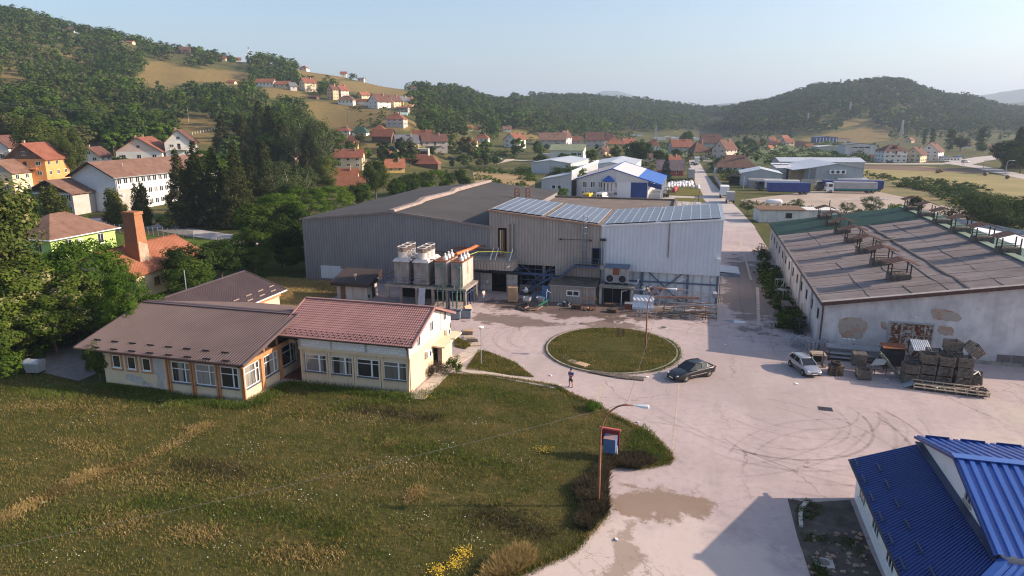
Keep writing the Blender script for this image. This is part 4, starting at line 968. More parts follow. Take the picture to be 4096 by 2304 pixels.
def wx3(u,v):
 r=ray(u,v);s=(BY0-.05)/r.y;return(r.x*s,BY0-.05,CAM_H+r.z*s)
barn()
def roof_vent(x,y,label,z0,group):
 t=thing('roof_vent',label,'roof vent',(x,y,z0),0,group)
 sl=(BR-BE)/(BRX-BX0)
 m=MB();w,d=1.05,.8
 pts=[(-w,-d,-.5),(w,-d,-.5),(w,d,-.5),(-w,d,-.5)];m.prism(pts,1.05);m.build('curb',m_vent_curb,t)
 m=MB();m.box(-w+.1,w-.1,-d+.1,d-.1,.56,.6)
 for i in range(4):m.cbox((-.7+i*.45,(-.1)**i*.2,.63),.3,1.2,.03,.2*i-.3)
 m.build('opening_boards',m_wood_grey,t)
 for sx in(-1,1):
  for sy in(-1,1):MB().bar((sx*(w-.12),sy*(d-.1),.5),(sx*(w-.12),sy*(d-.1),1.75),.11).build('post',m_wood_dark,t)
 for sy in(-1,1):MB().bar((-w+.1,sy*(d-.1),.95),(w-.1,sy*(d-.1),.95),.06).build('rail',m_wood_dark,t)
 m=MB();W,D=1.6,1.15
 for s in(-1,1):
  m.prism([(0,-D,2.25),(0,D,2.25),(s*W,D,1.72),(s*W,-D,1.72)]if s<0 else[(s*W,-D,1.72),(s*W,D,1.72),(0,D,2.25),(0,-D,2.25)],.07)
  for y in(-D/2,0,D/2):m.bar((0,y,2.335),(s*W,y,1.805),.04,.03)
 m.build('cap_roof',m_vent_cap,t)
 return t
m_vent_curb=mat('vent_curb',(.065,.055,.05),(.15,.13,.115),2.5,.95)
m_vent_cap=mat('vent_cap_rust',(.095,.045,.035),(.16,.085,.065),2,.8)
m_wood_dark=mat('dark_wood',(.045,.028,.022),(.075,.05,.04),3,.9)
zr_=lambda x:BE+.14+(BR-BE)*(x-BX0)/(BRX-BX0)
G1,G2='roof vents on the near slope of the barn','roof vents along the ridge of the barn'
ORD=['nearest','second nearest','third','fourth','fifth','sixth']
for i in range(7):
 lab=['wooden roof vent closest to the crates gable on the grey felt slope','vent next to the front one on the felt slope','third vent up the felt slope from the gable','middle vent of the row on the felt slope with loose planks behind','fifth vent up the felt slope from the gable','vent at the edge between grey felt and green roof sheet','last small vent standing on the green roof near the eaves row end'][i]
 v=roof_vent(21.7,80.1+7.83*i,lab,zr_(21.7),G1)
for i in range(6):
 lab=['last ridge vent by the far tip of the green roof','ridge vent second from the far tip','ridge vent third from the far tip','ridge vent third from the right picture edge','ridge vent beside the white roof sheet','ridge vent cut by the right edge of the picture'][i]
 roof_vent(34.5,125.4-7.5*i,lab,BR+.1,G2)
t=thing('loose_planks','loose weathered planks lying on the felt roof behind a vent','planks',(25.0,101.5,zr_(25.0)+.05),.3)
MB().bar((-1.6,.2,0),(1.7,.1,.55),.2,.05).bar((-1.5,-.5,0),(2.2,-.9,.6),.18,.05).bar((-1.0,-.1,.05),(1.0,-.6,.4),.22,.05).build('planks',m_wood_grey,t)
# the yellow canteen buildings
m_peel=mat('bare_render_patch',(.38,.35,.33),(.47,.44,.43),2.2,.95)
m_sill=mat('dark_sill',(.12,.12,.135),None,1,.6)
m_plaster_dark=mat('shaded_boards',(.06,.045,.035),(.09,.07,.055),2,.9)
def tile_roof(m,p00,p10,p11,p01,ncol,nrow,amp=.035,step=.035):
 p00,p10,p11,p01=map(Vector,(p00,p10,p11,p01));n=(p10-p00).cross(p01-p00).normalized()
 K=6;base=len(m.v);W=ncol*K+1
 rows=[]
 for r in range(nrow):
  rows+=[(r/nrow,step),((r+.98)/nrow,0.0)]
 for v,h in rows:
  a=p00.lerp(p01,v);b=p10.lerp(p11,v)
  for i in range(W):
   ph=(i%K)/K;w=.5+.5*math.cos(2*PI*ph)
   m.v.append(tuple(a.lerp(b,i/(W-1))+n*(h*1.0+amp*w)))
 for r in range(len(rows)-1):
  for i in range(W-1):
   q=base+r*W+i;m.f.append((q,q+1,q+1+W,q+W));m.m.append(0)
def canteen_west():
 t=thing('canteen_building','single storey yellow building with brown ribbed roof and orange trim','building',(0,0,0))
 x0,x1,y0,y1,h=-50.4,-35.9,46.4,62.5,3.4
 yr,zr,ze=54.6,5.55,3.5
 m=MB()
 m.box(x0,-43.75,y0,y0+.25,0,h);m.box(x0,x0+.25,y0+.25,y1,0,h);m.box(x0,x1,y1-.25,y1,0,h)
 m.box(-43.75,x1,y0+.12,y0+.3,0,1.0);m.box(-43.75,x1,y0+.12,y0+.3,3.0,h)
 m.box(x1-.3,x1-.12,y0+.3,y1,0,.95);m.box(x1-.3,x1-.12,y0+.3,y1,3.0,h-.1);m.box(x1-.3,x1-.12,54.6,y1,.95,3.0)
 for xa,xb in((-41.2,-40.85),(-38.75,-38.3),(-43.7,-43.3)):m.box(xa,xb,y0+.12,y0+.3,1.0,3.0)
 m.box(x1-.6,x1-.12,y0+.12,y0+.3,1.0,3.0);m.box(x1-.3,x1-.12,48.85,49.35,.95,3.0);m.box(x1-.3,x1-.12,51.65,52.0,.95,3.0)
 m.build('wall',m_yellow_wall,t)
 m=MB()
 for xc in(-43.55,-41.05,-38.5):
  m.box(xc-.2,xc-.06,y0-.02,y0+.11,0,3.05);m.box(xc+.06,xc+.2,y0-.02,y0+.11,0,3.05)
 m.box(x1-.28,x1+.04,y0-.04,y0+.1,0,3.1)
 for yc in(49.1,51.85):m.box(x1-.11,x1+.02,yc-.2,yc+.2,0,3.05)
 m.box(-43.75,x1,y0+.0,y0+.11,3.06,3.36);m.box(x1-.11,x1+.06,y0+.11,54.8,3.06,3.42);m.box(x0,-43.75,y0-.04,y0-.004,3.15,3.38)
 m.build('trim',m_orange_trim,t)
 for c in(-48.9,-47.3,-45.7):
  f=window(t,(c,y0,2.45),.85,1.15,'S',m_pvc,m_glass,0,fw=.06)
  m=MB()
  for s in(-1,1):m.box(c+s*.55-.09,c+s*.55+.09,y0-.05,y0-.003,1.72,3.12)
  m.box(c-.64,c+.64,y0-.055,y0-.003,1.6,1.76);m.box(c-.64,c+.64,y0-.055,y0-.003,3.02,3.14);m.build('surround',m_orange_trim,f)
 for c,w,p in((-42.27,2.0,m_glass_curtain),(-39.8,2.0,m_glass_curtain),(-37.4,1.75,m_glass)):
  f=window(t,(c,y0+.2,2.0),w,1.9,'S',m_pvc,p,0,False,.08,transom=.65)
  MB().box(c+w*.22-.05,c+w*.22+.05,y0+.12,y0+.17,1.1,2.92).build('mullion',m_pvc,f);MB().box(c-w/2-.05,c+w/2+.05,y0-.02,y0+.2,.96,1.04).build('sill',m_sill,f)
 for c,p in((47.75,m_glass_curtain),(50.5,m_glass_curtain),(53.2,m_glass)):
  f=window(t,(x1-.2,c,1.98),2.05,1.95,'E',m_pvc,p,0,False,.08,transom=.65)
  MB().box(x1-.18,x1-.12,c+.4,c+.5,1.05,2.92).build('mullion',m_pvc,f);MB().box(x1-.25,x1+.02,c-1.05,c+1.05,.93,1.0).build('sill',m_sill,f)
 def peel(pts):
  m=MB();rr=random.Random(5);P=[Vector((x,y0-.007,z))for x,z in pts];c=sum(P,Vector())/len(P);Q=[]
  for i in range(len(P)):
   for k in range(5):
    q=P[i].lerp(P[(i+1)%len(P)],k/5);Q.append(q+Vector((rr.uniform(-.07,.07),0,rr.uniform(-.06,.06))))
  m.add(Q+[c],[(i,(i+1)%len(Q),len(Q))for i in range(len(Q))]);m.build('bare_render',m_peel,t)
 peel([(-45.0,3.1),(-44.0,3.05),(-43.9,2.0),(-44.15,.3),(-45.0,.15),(-44.6,1.3),(-45.2,2.0)]);peel([(-48,1.35),(-46.4,1.2),(-45.9,.75),(-47,.5),(-48.3,.8)]);peel([(-46.6,.6),(-45.4,.75),(-45.2,.2),(-46.3,.15)])
 e0=y0-.55
 m=MB();xl,xr=-52.9,-35.45
 m.ribbed((xl,e0,ze),(xr,e0,ze),(xr,yr,zr),(xl,yr,zr),66,.085,0,.3);m.quad((xl,e0,ze-.06),(xl,yr,zr-.06),(xr,yr,zr-.06),(xr,e0,ze-.06))
 m.ribbed((xr,2*yr-e0,ze),(xl,2*yr-e0,ze),(xl,yr,zr),(xr,yr,zr),66,.085,0,.3);roof=m.build('roof',m_brown_roof,t)
 m=MB();m.bar((xl,yr-.15,zr+.05),(xr,yr-.15,zr+.05),.5,.05);m.bar((xl,yr+.2,zr+.05),(xr,yr+.2,zr+.05),.5,.05)
 m.bar((xr+.02,e0,ze-.02),(xr+.02,yr,zr-.02),.12,.26);m.bar((xl-.02,e0,ze-.02),(xl-.02,yr,zr-.02),.12,.26);m.build('ridge_cap',m_brown_roof,roof)
 for i in range(9):
  for j,(f,off)in enumerate(((.03,0.0),(.16,0.0))):
   x=-51.6+i*1.92+(.0 if j else.95)
   if x>-36.5:continue
   y=e0+(yr-e0)*f;z=ze+(zr-ze)*f;MB().cbox((x,y,z+.14),.75,.07,.12,0,0,.2).build('snow_guard',mat('dark_guard',(.035,.025,.03),None,1,.5)if 'dark_guard'not in bpy.data.materials else bpy.data.materials['dark_guard'],roof)
 MB().bar((xl,e0-.05,ze-.05),(xr,e0-.05,ze-.05),.12,.1).tube([(x1-.1,e0-.05,ze-.1),(x1+.05,y0-.12,3.0),(x1+.05,y0-.12,.1)],.055,8).build('gutter',mat('brown_gutter',(.05,.03,.025),None,1,.5),t)
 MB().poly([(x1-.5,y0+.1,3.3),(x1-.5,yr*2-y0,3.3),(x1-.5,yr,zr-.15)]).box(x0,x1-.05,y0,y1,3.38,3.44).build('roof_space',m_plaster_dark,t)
 m=MB()
 for y,z in((49.6,4.15),(51.6,4.65),(53.6,5.15)):m.bar((x1-.15,y,3.4),(x1-.15,y,z),.14)
 m.build('timber_posts',m_orange_trim,t)
 MB().box(-35.88,-34.0,55.2,55.4,0,3.1).box(-35.88,-33.95,53.2,55.2,3.1,3.45).build('link_wall',m_yellow_wall,t)
 window(t,(-35.0,55.2,1.9),1.5,1.9,'S',m_pvc,m_glass,1,True)
 MB().box(-35.88,-33.95,52.0,55.15,.0,.14).build('porch_floor',mat('red_floor',(.14,.05,.04),(.18,.07,.055),2,.7),t)
 MB().ribbed((-36.2,54.4,4.3),(-33.9,54.4,4.3),(-33.9,60,4.5),(-36.2,60,4.5),12,.04).build('link_roof',m_brown_roof,t)
canteen_west()
def canteen_east():
 t=thing('office_building','yellow building with pink metal tile roof and unplastered white block gable','building',(0,0,0))
 x0,x1,y0,y1=-33.95,-23.1,51.75,62.3;ya,ze,zr=56.9,4.42,6.45
 zf=3.42
 m=MB()
 m.box(x0,x1,y0+.2,y0+.4,0,1.0);m.box(x0,x1,y0+.2,y0+.4,2.72,3.15);m.box(x0,x1,y0,y0+.4,3.15,zf)
 for xc in(-33.75,-31.05,-28.45,-25.85,-23.3):m.box(xc-.2,xc+.2,y0+.2,y0+.4,1.0,2.72)
 for xc in(-33.7,-31.15,-30.92,-28.58,-28.34,-25.98,-25.74,-23.28):m.box(xc-.085,xc+.085,y0+.0,y0+.2,0,3.15)
 m.box(x0,x0+.2,y0+.4,y1,0,zf)
 m.box(x1-.2,x1,y0+.4,57.3,0,zf);m.box(x1-.2,x1,59.0,y1,0,zf);m.box(x1-.2,x1,57.3,59.0,2.55,zf);m.box(x0,x1,y1-.2,y1,0,zf)
 m.box(x1,x1+.25,59.0,61.8,0,2.4)
 m.build('wall',m_yellow_wall,t)
 m=MB();m.box(x0+.02,x1-.02,y0+.03,y0+.38,zf,ze-.05)
 pts=[(x1-.02,y0+.4,zf),(x1-.02,y1,zf),(x1-.02,y1,ze-.1),(x1-.02,ya,zr-.15),(x1-.02,y0+.4,ze)];m.prism(pts,(-.2,0,0));m.build('block_wall',m_block_wall,t)
 m=MB();
 for xc in(-33.8,-30.6,-27.2,-23.25):m.box(xc-.12,xc+.12,y0+.01,y0+.03,zf,ze-.06)
 for yc in(54.3,56.9,59.5):m.box(x1-.02,x1+.005,yc-.1,yc+.1,zf,zr-.2-abs(yc-ya)*.38)
 m.build('tie_column',m_concrete,t)
 for c,p in((-32.35,glass('reflecting_glass',(.05,.055,.075),(.22,.20,.20))),(-29.75,m_glass_curtain),(-27.15,m_glass),(-24.57,glass('blind_glass',(.09,.085,.075),(.16,.15,.13)))):
  f=window(t,(c,y0+.26,1.86),2.2,1.68,'S',m_pvc,p,0,False,.07,transom=.42)
  MB().box(c+.27,c+.41,y0+.19,y0+.25,1.05,2.68).build('mullion',m_pvc,f);MB().box(c-1.1,c+1.1,y0+.02,y0+.24,.98,1.05).build('sill',m_sill,f)
 for y,z in((57.05,4.6),(60.6,4.65),(53.9,4.15)):window(t,(x1-.01,y,z),.8,1.0,'E',m_pvc,m_glass,1,False,.07)
 for y,z in((55.7,2.35),(60.8,2.9)):
  u=MB();u.box(x1+.02,x1+.35,y-.42,y+.42,z-.3,z+.3);ac=u.build('air_conditioner',m_white_paint,t)
  u=MB();u.poly([(x1+.352,y+.1+.24*math.cos(a),z+.24*math.sin(a))for a in np.linspace(0,2*PI,18,endpoint=False)]);u.build('fan_grille',m_steel_dark,ac)
 MB().prism([(x1+.01,57.0,2.55),(x1+1.3,57.0,2.5),(x1+1.3,61.9,2.5),(x1+.01,61.9,2.55)],.14).build('porch_roof',m_yellow_wall,t)
 MB().box(x1-1.0,x1-.95,57.3,59.0,0,2.55).build('door',m_wood_brown,t)
 ye=y0-.42;yb=2*ya-ye
 m=MB();xl,xr=-36.0,-22.65
 tile_roof(m,(xl,ye,ze),(xr,ye,ze),(xr,ya,zr),(xl,ya,zr),60,17);tile_roof(m,(xr,yb,ze),(xl,yb,ze),(xl,ya,zr),(xr,ya,zr),60,17)
 roof=m.build('roof',m_pink_tile,t,smooth=False)
 MB().quad((xl,ye,ze-.05),(xl,ya,zr-.05),(xr,ya,zr-.05),(xr,ye,ze-.05)).quad((xl,yb,ze-.05),(xr,yb,ze-.05),(xr,ya,zr-.05),(xl,ya,zr-.05)).build('underside',m_wood_brown,roof)
 m=MB();m.bar((xl,ya,zr+.07),(xr,ya,zr+.07),.28,.12)
 for x in(xl-.03,xr+.03):m.bar((x,ye,ze),(x,ya,zr+.02),.1,.22);m.bar((x,yb,ze),(x,ya,zr+.02),.1,.22)
 m.build('ridge_cap',m_pink_tile,roof)
 rr=random.Random(2);m_hook=bpy.data.materials['dark_guard']
 m=MB()
 for j,f in enumerate((.05,.10,.155)):
  for i in range(24):
   x=xl+.5+i*.54+(j%2)*.27;m.cbox((x,ye+(ya-ye)*f,ze+(zr-ze)*f+.1),.12,.06,.09)
 h=m.build('snow_hook',m_hook,roof);h['kind']='stuff'
 MB().bar((xl,ye-.05,ze-.03),(xr,ye-.05,ze-.03),.11,.1).tube([(x1-.1,ye-.05,ze-.05),(x1-.02,y0-.12,ze-.5),(x1-.02,y0-.12,.1)],.055,8).tube([(x0-.1,ye-.05,ze-.05),(x0-.05,y0-.12,ze-.5),(x0-.05,y0-.12,.1)],.055,8).build('gutter',bpy.data.materials['brown_gutter'],t)
canteen_east()
def canteen_rear():
 t=thing('canteen_wing','rear wing with brown sheet roof running back from the yellow building','building',(0,0,0))
 MB().box(-57.3,-47.7,62.7,69.6,0,3.2).poly([(-57.3,69.6,3.2),(-47.7,69.6,3.2),(-52.5,69.6,5.1)]).build('wall',m_yellow_wall,t)
 m=MB();xr,zr=-52.55,5.35;a,b=55.5,70.0
 m.ribbed((-46.9,a,3.42),(-46.9,b,3.42),(xr,b,zr),(xr,a,zr),66,.045);m.ribbed((-58.2,b,3.42),(-58.2,a,3.42),(xr,a,zr),(xr,b,zr),66,.045);roof=m.build('roof',m_brown_roof,t)
 MB().bar((xr,a,zr+.06),(xr,b,zr+.06),.4,.06).bar((-46.9,b+.05,3.4),(xr,b+.05,zr),.1,.24).build('ridge_cap',m_brown_roof,roof)
 m=MB();
 for i in range(4):
  y=61.5+i*2.2
  for x,z in((-47.4,3.72),(-48.2,4.0)):m.cbox((x,y+(.9 if x<-48 else 0),z),.06,1.0,.12)
 s=m.build('snow_guard',m_ridge_cap,roof);s['kind']='stuff'
 MB().box(-47.75,-47.4,55.8,69.6,2.75,3.2).build('trim',m_orange_trim,t)
 MB().bar((-46.85,a,3.36),(-46.85,b,3.36),.14,.12).build('gutter',m_white_paint,t)
 MB().tube([(-53.4,61,4.8),(-53.4,61,7.4)],.05,6).build('antenna_pole',m_galv,t)
canteen_rear()
# the blue roofed house in the corner
def blue_house():
 t=thing('blue_roof_house','white house with bright blue ribbed metal roofs and lean-to in the corner','building',(0,0,0))
 xm,yb_,yf,yr,zr,ze=14.45,43.9,31.9,37.9,6.0,4.3
 X1=34
 MB().prism([(xm,yf+.3,0),(xm,yb_-.3,0),(xm,yb_-.3,ze),(xm,yr,zr-.05),(xm,yf+.3,ze)],(X1-xm,0,0)).build('wall',m_white_paint,t)
 m=MB();
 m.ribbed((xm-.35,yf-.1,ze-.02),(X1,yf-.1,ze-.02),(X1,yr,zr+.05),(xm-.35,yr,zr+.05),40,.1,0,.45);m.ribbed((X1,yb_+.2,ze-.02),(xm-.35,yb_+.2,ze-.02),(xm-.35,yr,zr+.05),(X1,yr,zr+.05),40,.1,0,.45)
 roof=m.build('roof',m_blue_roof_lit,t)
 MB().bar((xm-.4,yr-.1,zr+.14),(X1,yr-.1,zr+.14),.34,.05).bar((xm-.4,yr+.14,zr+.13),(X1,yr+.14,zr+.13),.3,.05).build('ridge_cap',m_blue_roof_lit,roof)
 MB().bar((xm-.36,yf-.1,ze-.06),(xm-.36,yr,zr),.06,.16).bar((xm-.36,yb_+.2,ze-.06),(xm-.36,yr,zr),.06,.16).build('verge_trim',m_blue_roof,roof)
 for i in range(4):
  MB().cbox((15.2+i*1.9,yb_-.2,ze+.22),1.3,.05,.2).build('snow_guard',m_blue_roof,roof)
 ex,ezl,ztop=10.55,2.42,3.95
 MB().box(10.95,xm,27,43.25,0,2.35).build('lean_to_wall',m_white_paint,t)
 yB,yF=43.75,31.2
 m=MB();n=62
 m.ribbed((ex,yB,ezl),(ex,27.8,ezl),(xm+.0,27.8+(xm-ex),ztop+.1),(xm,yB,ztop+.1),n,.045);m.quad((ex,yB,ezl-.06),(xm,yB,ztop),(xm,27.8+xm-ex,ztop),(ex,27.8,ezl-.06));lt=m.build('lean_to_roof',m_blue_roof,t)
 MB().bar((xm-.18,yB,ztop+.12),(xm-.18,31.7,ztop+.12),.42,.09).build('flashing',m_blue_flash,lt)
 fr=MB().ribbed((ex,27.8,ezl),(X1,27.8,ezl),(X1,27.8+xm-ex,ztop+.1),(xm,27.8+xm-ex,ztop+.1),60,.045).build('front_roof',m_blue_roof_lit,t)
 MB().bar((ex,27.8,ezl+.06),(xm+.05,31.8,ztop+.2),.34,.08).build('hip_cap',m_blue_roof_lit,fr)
 for i in range(7):
  y=42.9-i*2.05
  MB().cbox((ex+.18,y,ezl+.2),.05,1.0,.16).build('snow_guard',m_blue_flash,lt)
  MB().cbox((ex+1.15,y-1.1,ezl+.6),.05,.95,.16).build('snow_guard',m_blue_flash,lt)
 MB().bar((ex-.05,yB,ezl-.05),(ex-.05,27.8,ezl-.05),.1,.1).build('gutter',m_steel_dark,t)
 for y in(41.3,38.0,34.9,31.6):window(t,(10.95,y,1.45),1.5,1.3,'W',m_white_paint,m_glass,2,True,.08)
 window(t,(xm,36.2,4.75),.9,.8,'W',m_concrete,m_glass,1,True,.12)
 for y in(42.9,40.7):
  MB().box(xm-.06,xm-.01,y-.12,y+.12,4.2+(43.9-y)*.28-.1,4.2+(43.9-y)*.28+.1).build('purlin_end',m_wood_brown,t)
m_blue_roof_lit=mat('blue_roof_sunlit',(.026,.085,.32),(.034,.10,.37),.4,.25,0,.8)  # lighter, glossier copy of the roof blue; sunlit tone put into the colour
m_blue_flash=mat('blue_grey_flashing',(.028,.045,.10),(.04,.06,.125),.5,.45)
blue_house()
# generic windows-and-roof house
m_tile_red=mat('red_roof_tile',(.185,.062,.040),(.255,.098,.062),.5,.85,rows=.22)
m_tile_dark=mat('dark_roof_tile',(.095,.042,.034),(.15,.072,.055),.5,.85,rows=.22)
m_tile_brown=mat('old_roof_tile',(.145,.08,.058),(.215,.125,.095),.6,.9,rows=.22)
m_tile_orange=mat('orange_roof_tile',(.26,.092,.048),(.335,.135,.075),.5,.85,rows=.22)
m_roof_slate=mat('slate_grey_roof',(.10,.105,.125),(.15,.155,.17),.5,.8,rows=.25)
W_WHITE=mat('white_house_wall',(.66,.63,.58),(.74,.71,.66),.4,.9)
W_CREAM=mat('cream_house_wall',(.62,.49,.32),(.68,.55,.38),.4,.9)
W_ORANGE=mat('orange_house_wall',(.66,.27,.09),(.72,.33,.13),.4,.9)
W_PEACH=mat('peach_house_wall',(.62,.36,.20),(.68,.42,.26),.4,.9)
W_YELLOW=mat('yellow_house_wall',(.60,.40,.12),(.66,.46,.17),.4,.9)
W_BLOCK=mat('raw_brick_wall',(.34,.22,.16),(.42,.29,.22),.5,.9)
W_GREY=mat('grey_house_wall',(.36,.33,.31),(.44,.41,.38),.5,.9)
W_PINK=mat('pale_pink_wall',(.60,.44,.38),(.66,.50,.44),.4,.9)
W_WOOD=mat('timber_house_wall',(.10,.06,.04),(.16,.10,.07),.8,.9)
W_GREEN=mat('lime_house_wall',(.40,.56,.17),(.46,.62,.22),.4,.9)
HOUSES=[]
m_balc=mat('balcony_rail',(.30,.24,.20),(.38,.32,.27),1,.7)
def house(label,pos,w,d,h,rh,wall=None,roof=None,rot=0.0,kind='gable',name='house',group='village houses',floors=2,cols=3,gable_wall=None,chimney=1,balcony=False,ov=.6,cat='house',win=True,sink=1.5,dormer=0,base=None,near=False):
 wall=wall or W_WHITE;roof=roof or m_tile_red
 t=thing(name,label,cat,pos,rot,group);HOUSES.append((pos[0],pos[1],pos[2],max(w,d)*1.1,h+rh))
 MB().box(-w/2,w/2,-d/2,d/2,-sink,h).build('wall',wall,t)
 if kind=='gable':
  for s in(-1,1):
   MB().prism([(s*w/2,-d/2,h),(s*w/2,d/2,h),(s*w/2,0,h+rh)],(-s*.2,0,0)).build('gable',gable_wall or wall,t)
  m=MB();e=rh*ov/(d/2)
  for s in(-1,1):
   q=[(-w/2-ov,s*(d/2+ov),h-e),(w/2+ov,s*(d/2+ov),h-e),(w/2+ov,0,h+rh),(-w/2-ov,0,h+rh)]
   m.prism(q if s<0 else q[::-1],.16)
  r=m.build('roof',roof,t)
 else:
  m=MB();i=min(d/2,w/2-.01);o=ov;e=rh*ov/(d/2);rx=max(w/2-d/2,.01)
  A=[(-w/2-o,-d/2-o,h-e),(w/2+o,-d/2-o,h-e),(w/2+o,d/2+o,h-e),(-w/2-o,d/2+o,h-e)];R1,R2=(-rx,0,h+rh),(rx,0,h+rh)
  m.add(A+[R1,R2],[(0,1,5,4),(1,2,5),(2,3,4,5),(3,0,4),(3,2,1,0)]);r=m.build('roof',roof,t)
 for k in range(chimney):
  m=MB();x=(-.25+.5*k)*w if chimney>1 else w*.22;y=-d*.12
  m.box(x-.3,x+.3,y-.3,y+.3,h+rh*.4,h+rh+.7);m.box(x-.36,x+.36,y-.36,y+.36,h+rh+.7,h+rh+.8);m.build('chimney',W_BLOCK,r)
 c2=Vector((-pos[0],-pos[1]));c2.rotate(Matrix.Rotation(-rot,2))
 faces=[f for f in 'SNEW'if FACE[f][1].x*c2.x+FACE[f][1].y*c2.y>.18*c2.length]
 if win:
  fh=h/floors
  for f in faces:
   L=w if f in 'SN'else d;n=max(1,round(cols*L/max(w,d)));tt,nn=FACE[f]
   off=d/2 if f in 'SN'else w/2
   for fl in range(floors):
    for i in range(n):
     if balcony and f in balcony and fl==floors-1 and i==n//2:continue
     c=tt*(-L/2+L*(i+.5)/n)+nn*off+Vector((0,0,fh*fl+fh*.55))
     if near:window(t,c,min(1.3,L/n*.55),fh*.46,f)
     else:simple_window(t,c,min(1.3,L/n*.5),fh*.44,f)
   if kind=='gable'and f in 'EW'and rh>2.2:
    c=nn*off+Vector((0,0,h+rh*.36));simple_window(t,c,1.1,1.1,f)
 if balcony:
  for f in balcony:
   tt,nn=FACE[f];L=w if f in 'SN'else d;off=d/2 if f in 'SN'else w/2;z=h*(floors-1)/floors
   m=MB();q=[nn*off-tt*L*.32,nn*(off+1.2)-tt*L*.32,nn*(off+1.2)+tt*L*.32,nn*off+tt*L*.32];m.prism([(*p[:2],z-.12)for p in q],.14)
   b=m.build('balcony',wall,t)
   m=MB()
   for zz in(.5,1.0):m.bar((*q[1][:2],z+zz),(*q[2][:2],z+zz),.06);m.bar((*q[0][:2],z+zz),(*q[1][:2],z+zz),.06);m.bar((*q[2][:2],z+zz),(*q[3][:2],z+zz),.06)
   for i in range(7):
    p=q[1].lerp(q[2],i/6);m.bar((*p[:2],z),(*p[:2],z+1),.06)
   m.build('railing',m_balc,b)
   c=nn*off+Vector((0,0,z+1.05));panel(t,'balcony_door',m_glass,c,1.0,2.0,f,.03)
 if base:
  MB().box(-w/2-.03,w/2+.03,-d/2-.03,d/2+.03,-sink,base[0]).build('base_storey',base[1],t)
 for k in range(dormer):
  x=(-.2+.4*k)*w if dormer>1 else 0;y=-d*.3;z=h+rh*.4
  MB().prism([(x-.8,y-1.0,z-.4),(x+.8,y-1.0,z-.4),(x+.8,y-1.0,z+.6),(x,y-1.0,z+1.2),(x-.8,y-1.0,z+.6)],(0,2.2,0)).build('dormer',roof,t)
 return t
 # houses near the western trees
def chimney_house():
 t=thing('boiler_house','cream house with orange tile roof and tall tapering brick chimney stack','house',(-76.5,80.6,0))
 w,d,h,rh=12.0,11.4,3.4,2.6
 MB().box(-d/2,d/2,-8.6,5.4,0,h).poly([(-d/2,-8.6,h),(d/2,-8.6,h),(0,-8.6,h+rh)]).poly([(-d/2,5.4,h),(0,5.4,h+rh),(d/2,5.4,h)]).build('wall',W_CREAM,t)
 m=MB();o=.5;e=rh*o/(d/2)
 for s in(-1,1):
  q=[(s*(d/2+o),-9.1,h-e),(s*(d/2+o),5.9,h-e),(0,5.9,h+rh),(0,-9.1,h+rh)];m.prism(q if s>0 else q[::-1],.15)
 r=m.build('roof',m_tile_orange,t)
 MB().bar((0,-9.1,h+rh+.2),(0,5.9,h+rh+.2),.3,.15).build('ridge_tiles',m_tile_red,r)
 m=MB();x0,x1,y0,y1=1.5,3.9,-5.6,-3.7;k=.28
 b=[(x0,y0,3.6),(x1,y0,3.6),(x1,y1,3.6),(x0,y1,3.6)];tp=[(x0+k,y0+k,11.0),(x1-k,y0+k,11.0),(x1-k,y1-k,11.0),(x0+k,y1-k,11.0)]
 m.add(b+tp,[(3,2,1,0),(4,5,6,7),(0,1,5,4),(1,2,6,5),(2,3,7,6),(3,0,4,7)]);ch=m.build('chimney',m_brick_chimney,t)
 MB().box(x0+k-.14,x1-k+.14,y0+k-.14,y1-k+.14,10.75,11.15).build('chimney_cap',m_brick_chimney,ch)
 MB().quad((x1+.006,y0+.1,3.7),(x1+.006,y1-.05,3.7),(x1-.10,y1-.12,6.6),(x1-.10,y0+.25,7.2)).build('bare_plaster',mat('stained_plaster',(.45,.38,.30),(.34,.25,.18),1.2,.9,streak=((.22,.14,.09),.6)),ch)
 window(t,(d/2,-1,1.8),1.0,1.0,'E',m_wood_brown,m_glass,1);window(t,(d/2,-5,1.8),1.0,1.2,'E',m_orange_trim,m_glass,1);window(t,(1.5,-8.6,1.8),1.0,1.2,'S',m_orange_trim,m_glass,1)
chimney_house()
g=house('lime green house with weathered hipped tile roof and white gutters',(-109.8,96.3,0),13.5,10.4,3.9,3.2,W_GREEN,m_tile_brown,PI/2,'hip',group=None,floors=1,cols=2,chimney=0,ov=.7,near=True)
m=MB();a=[(-7.5,-5.95),(7.5,-5.95),(7.5,5.95),(-7.5,5.95)]
for i in range(4):m.bar((*a[i],3.48),(*a[(i+1)%4],3.48),.16,.16)
m.build('gutter',m_white_paint,g)
MB().box(-1.6,-.8,-5.55,-5.2,2.3,2.9).build('air_conditioner',m_white_paint,g)
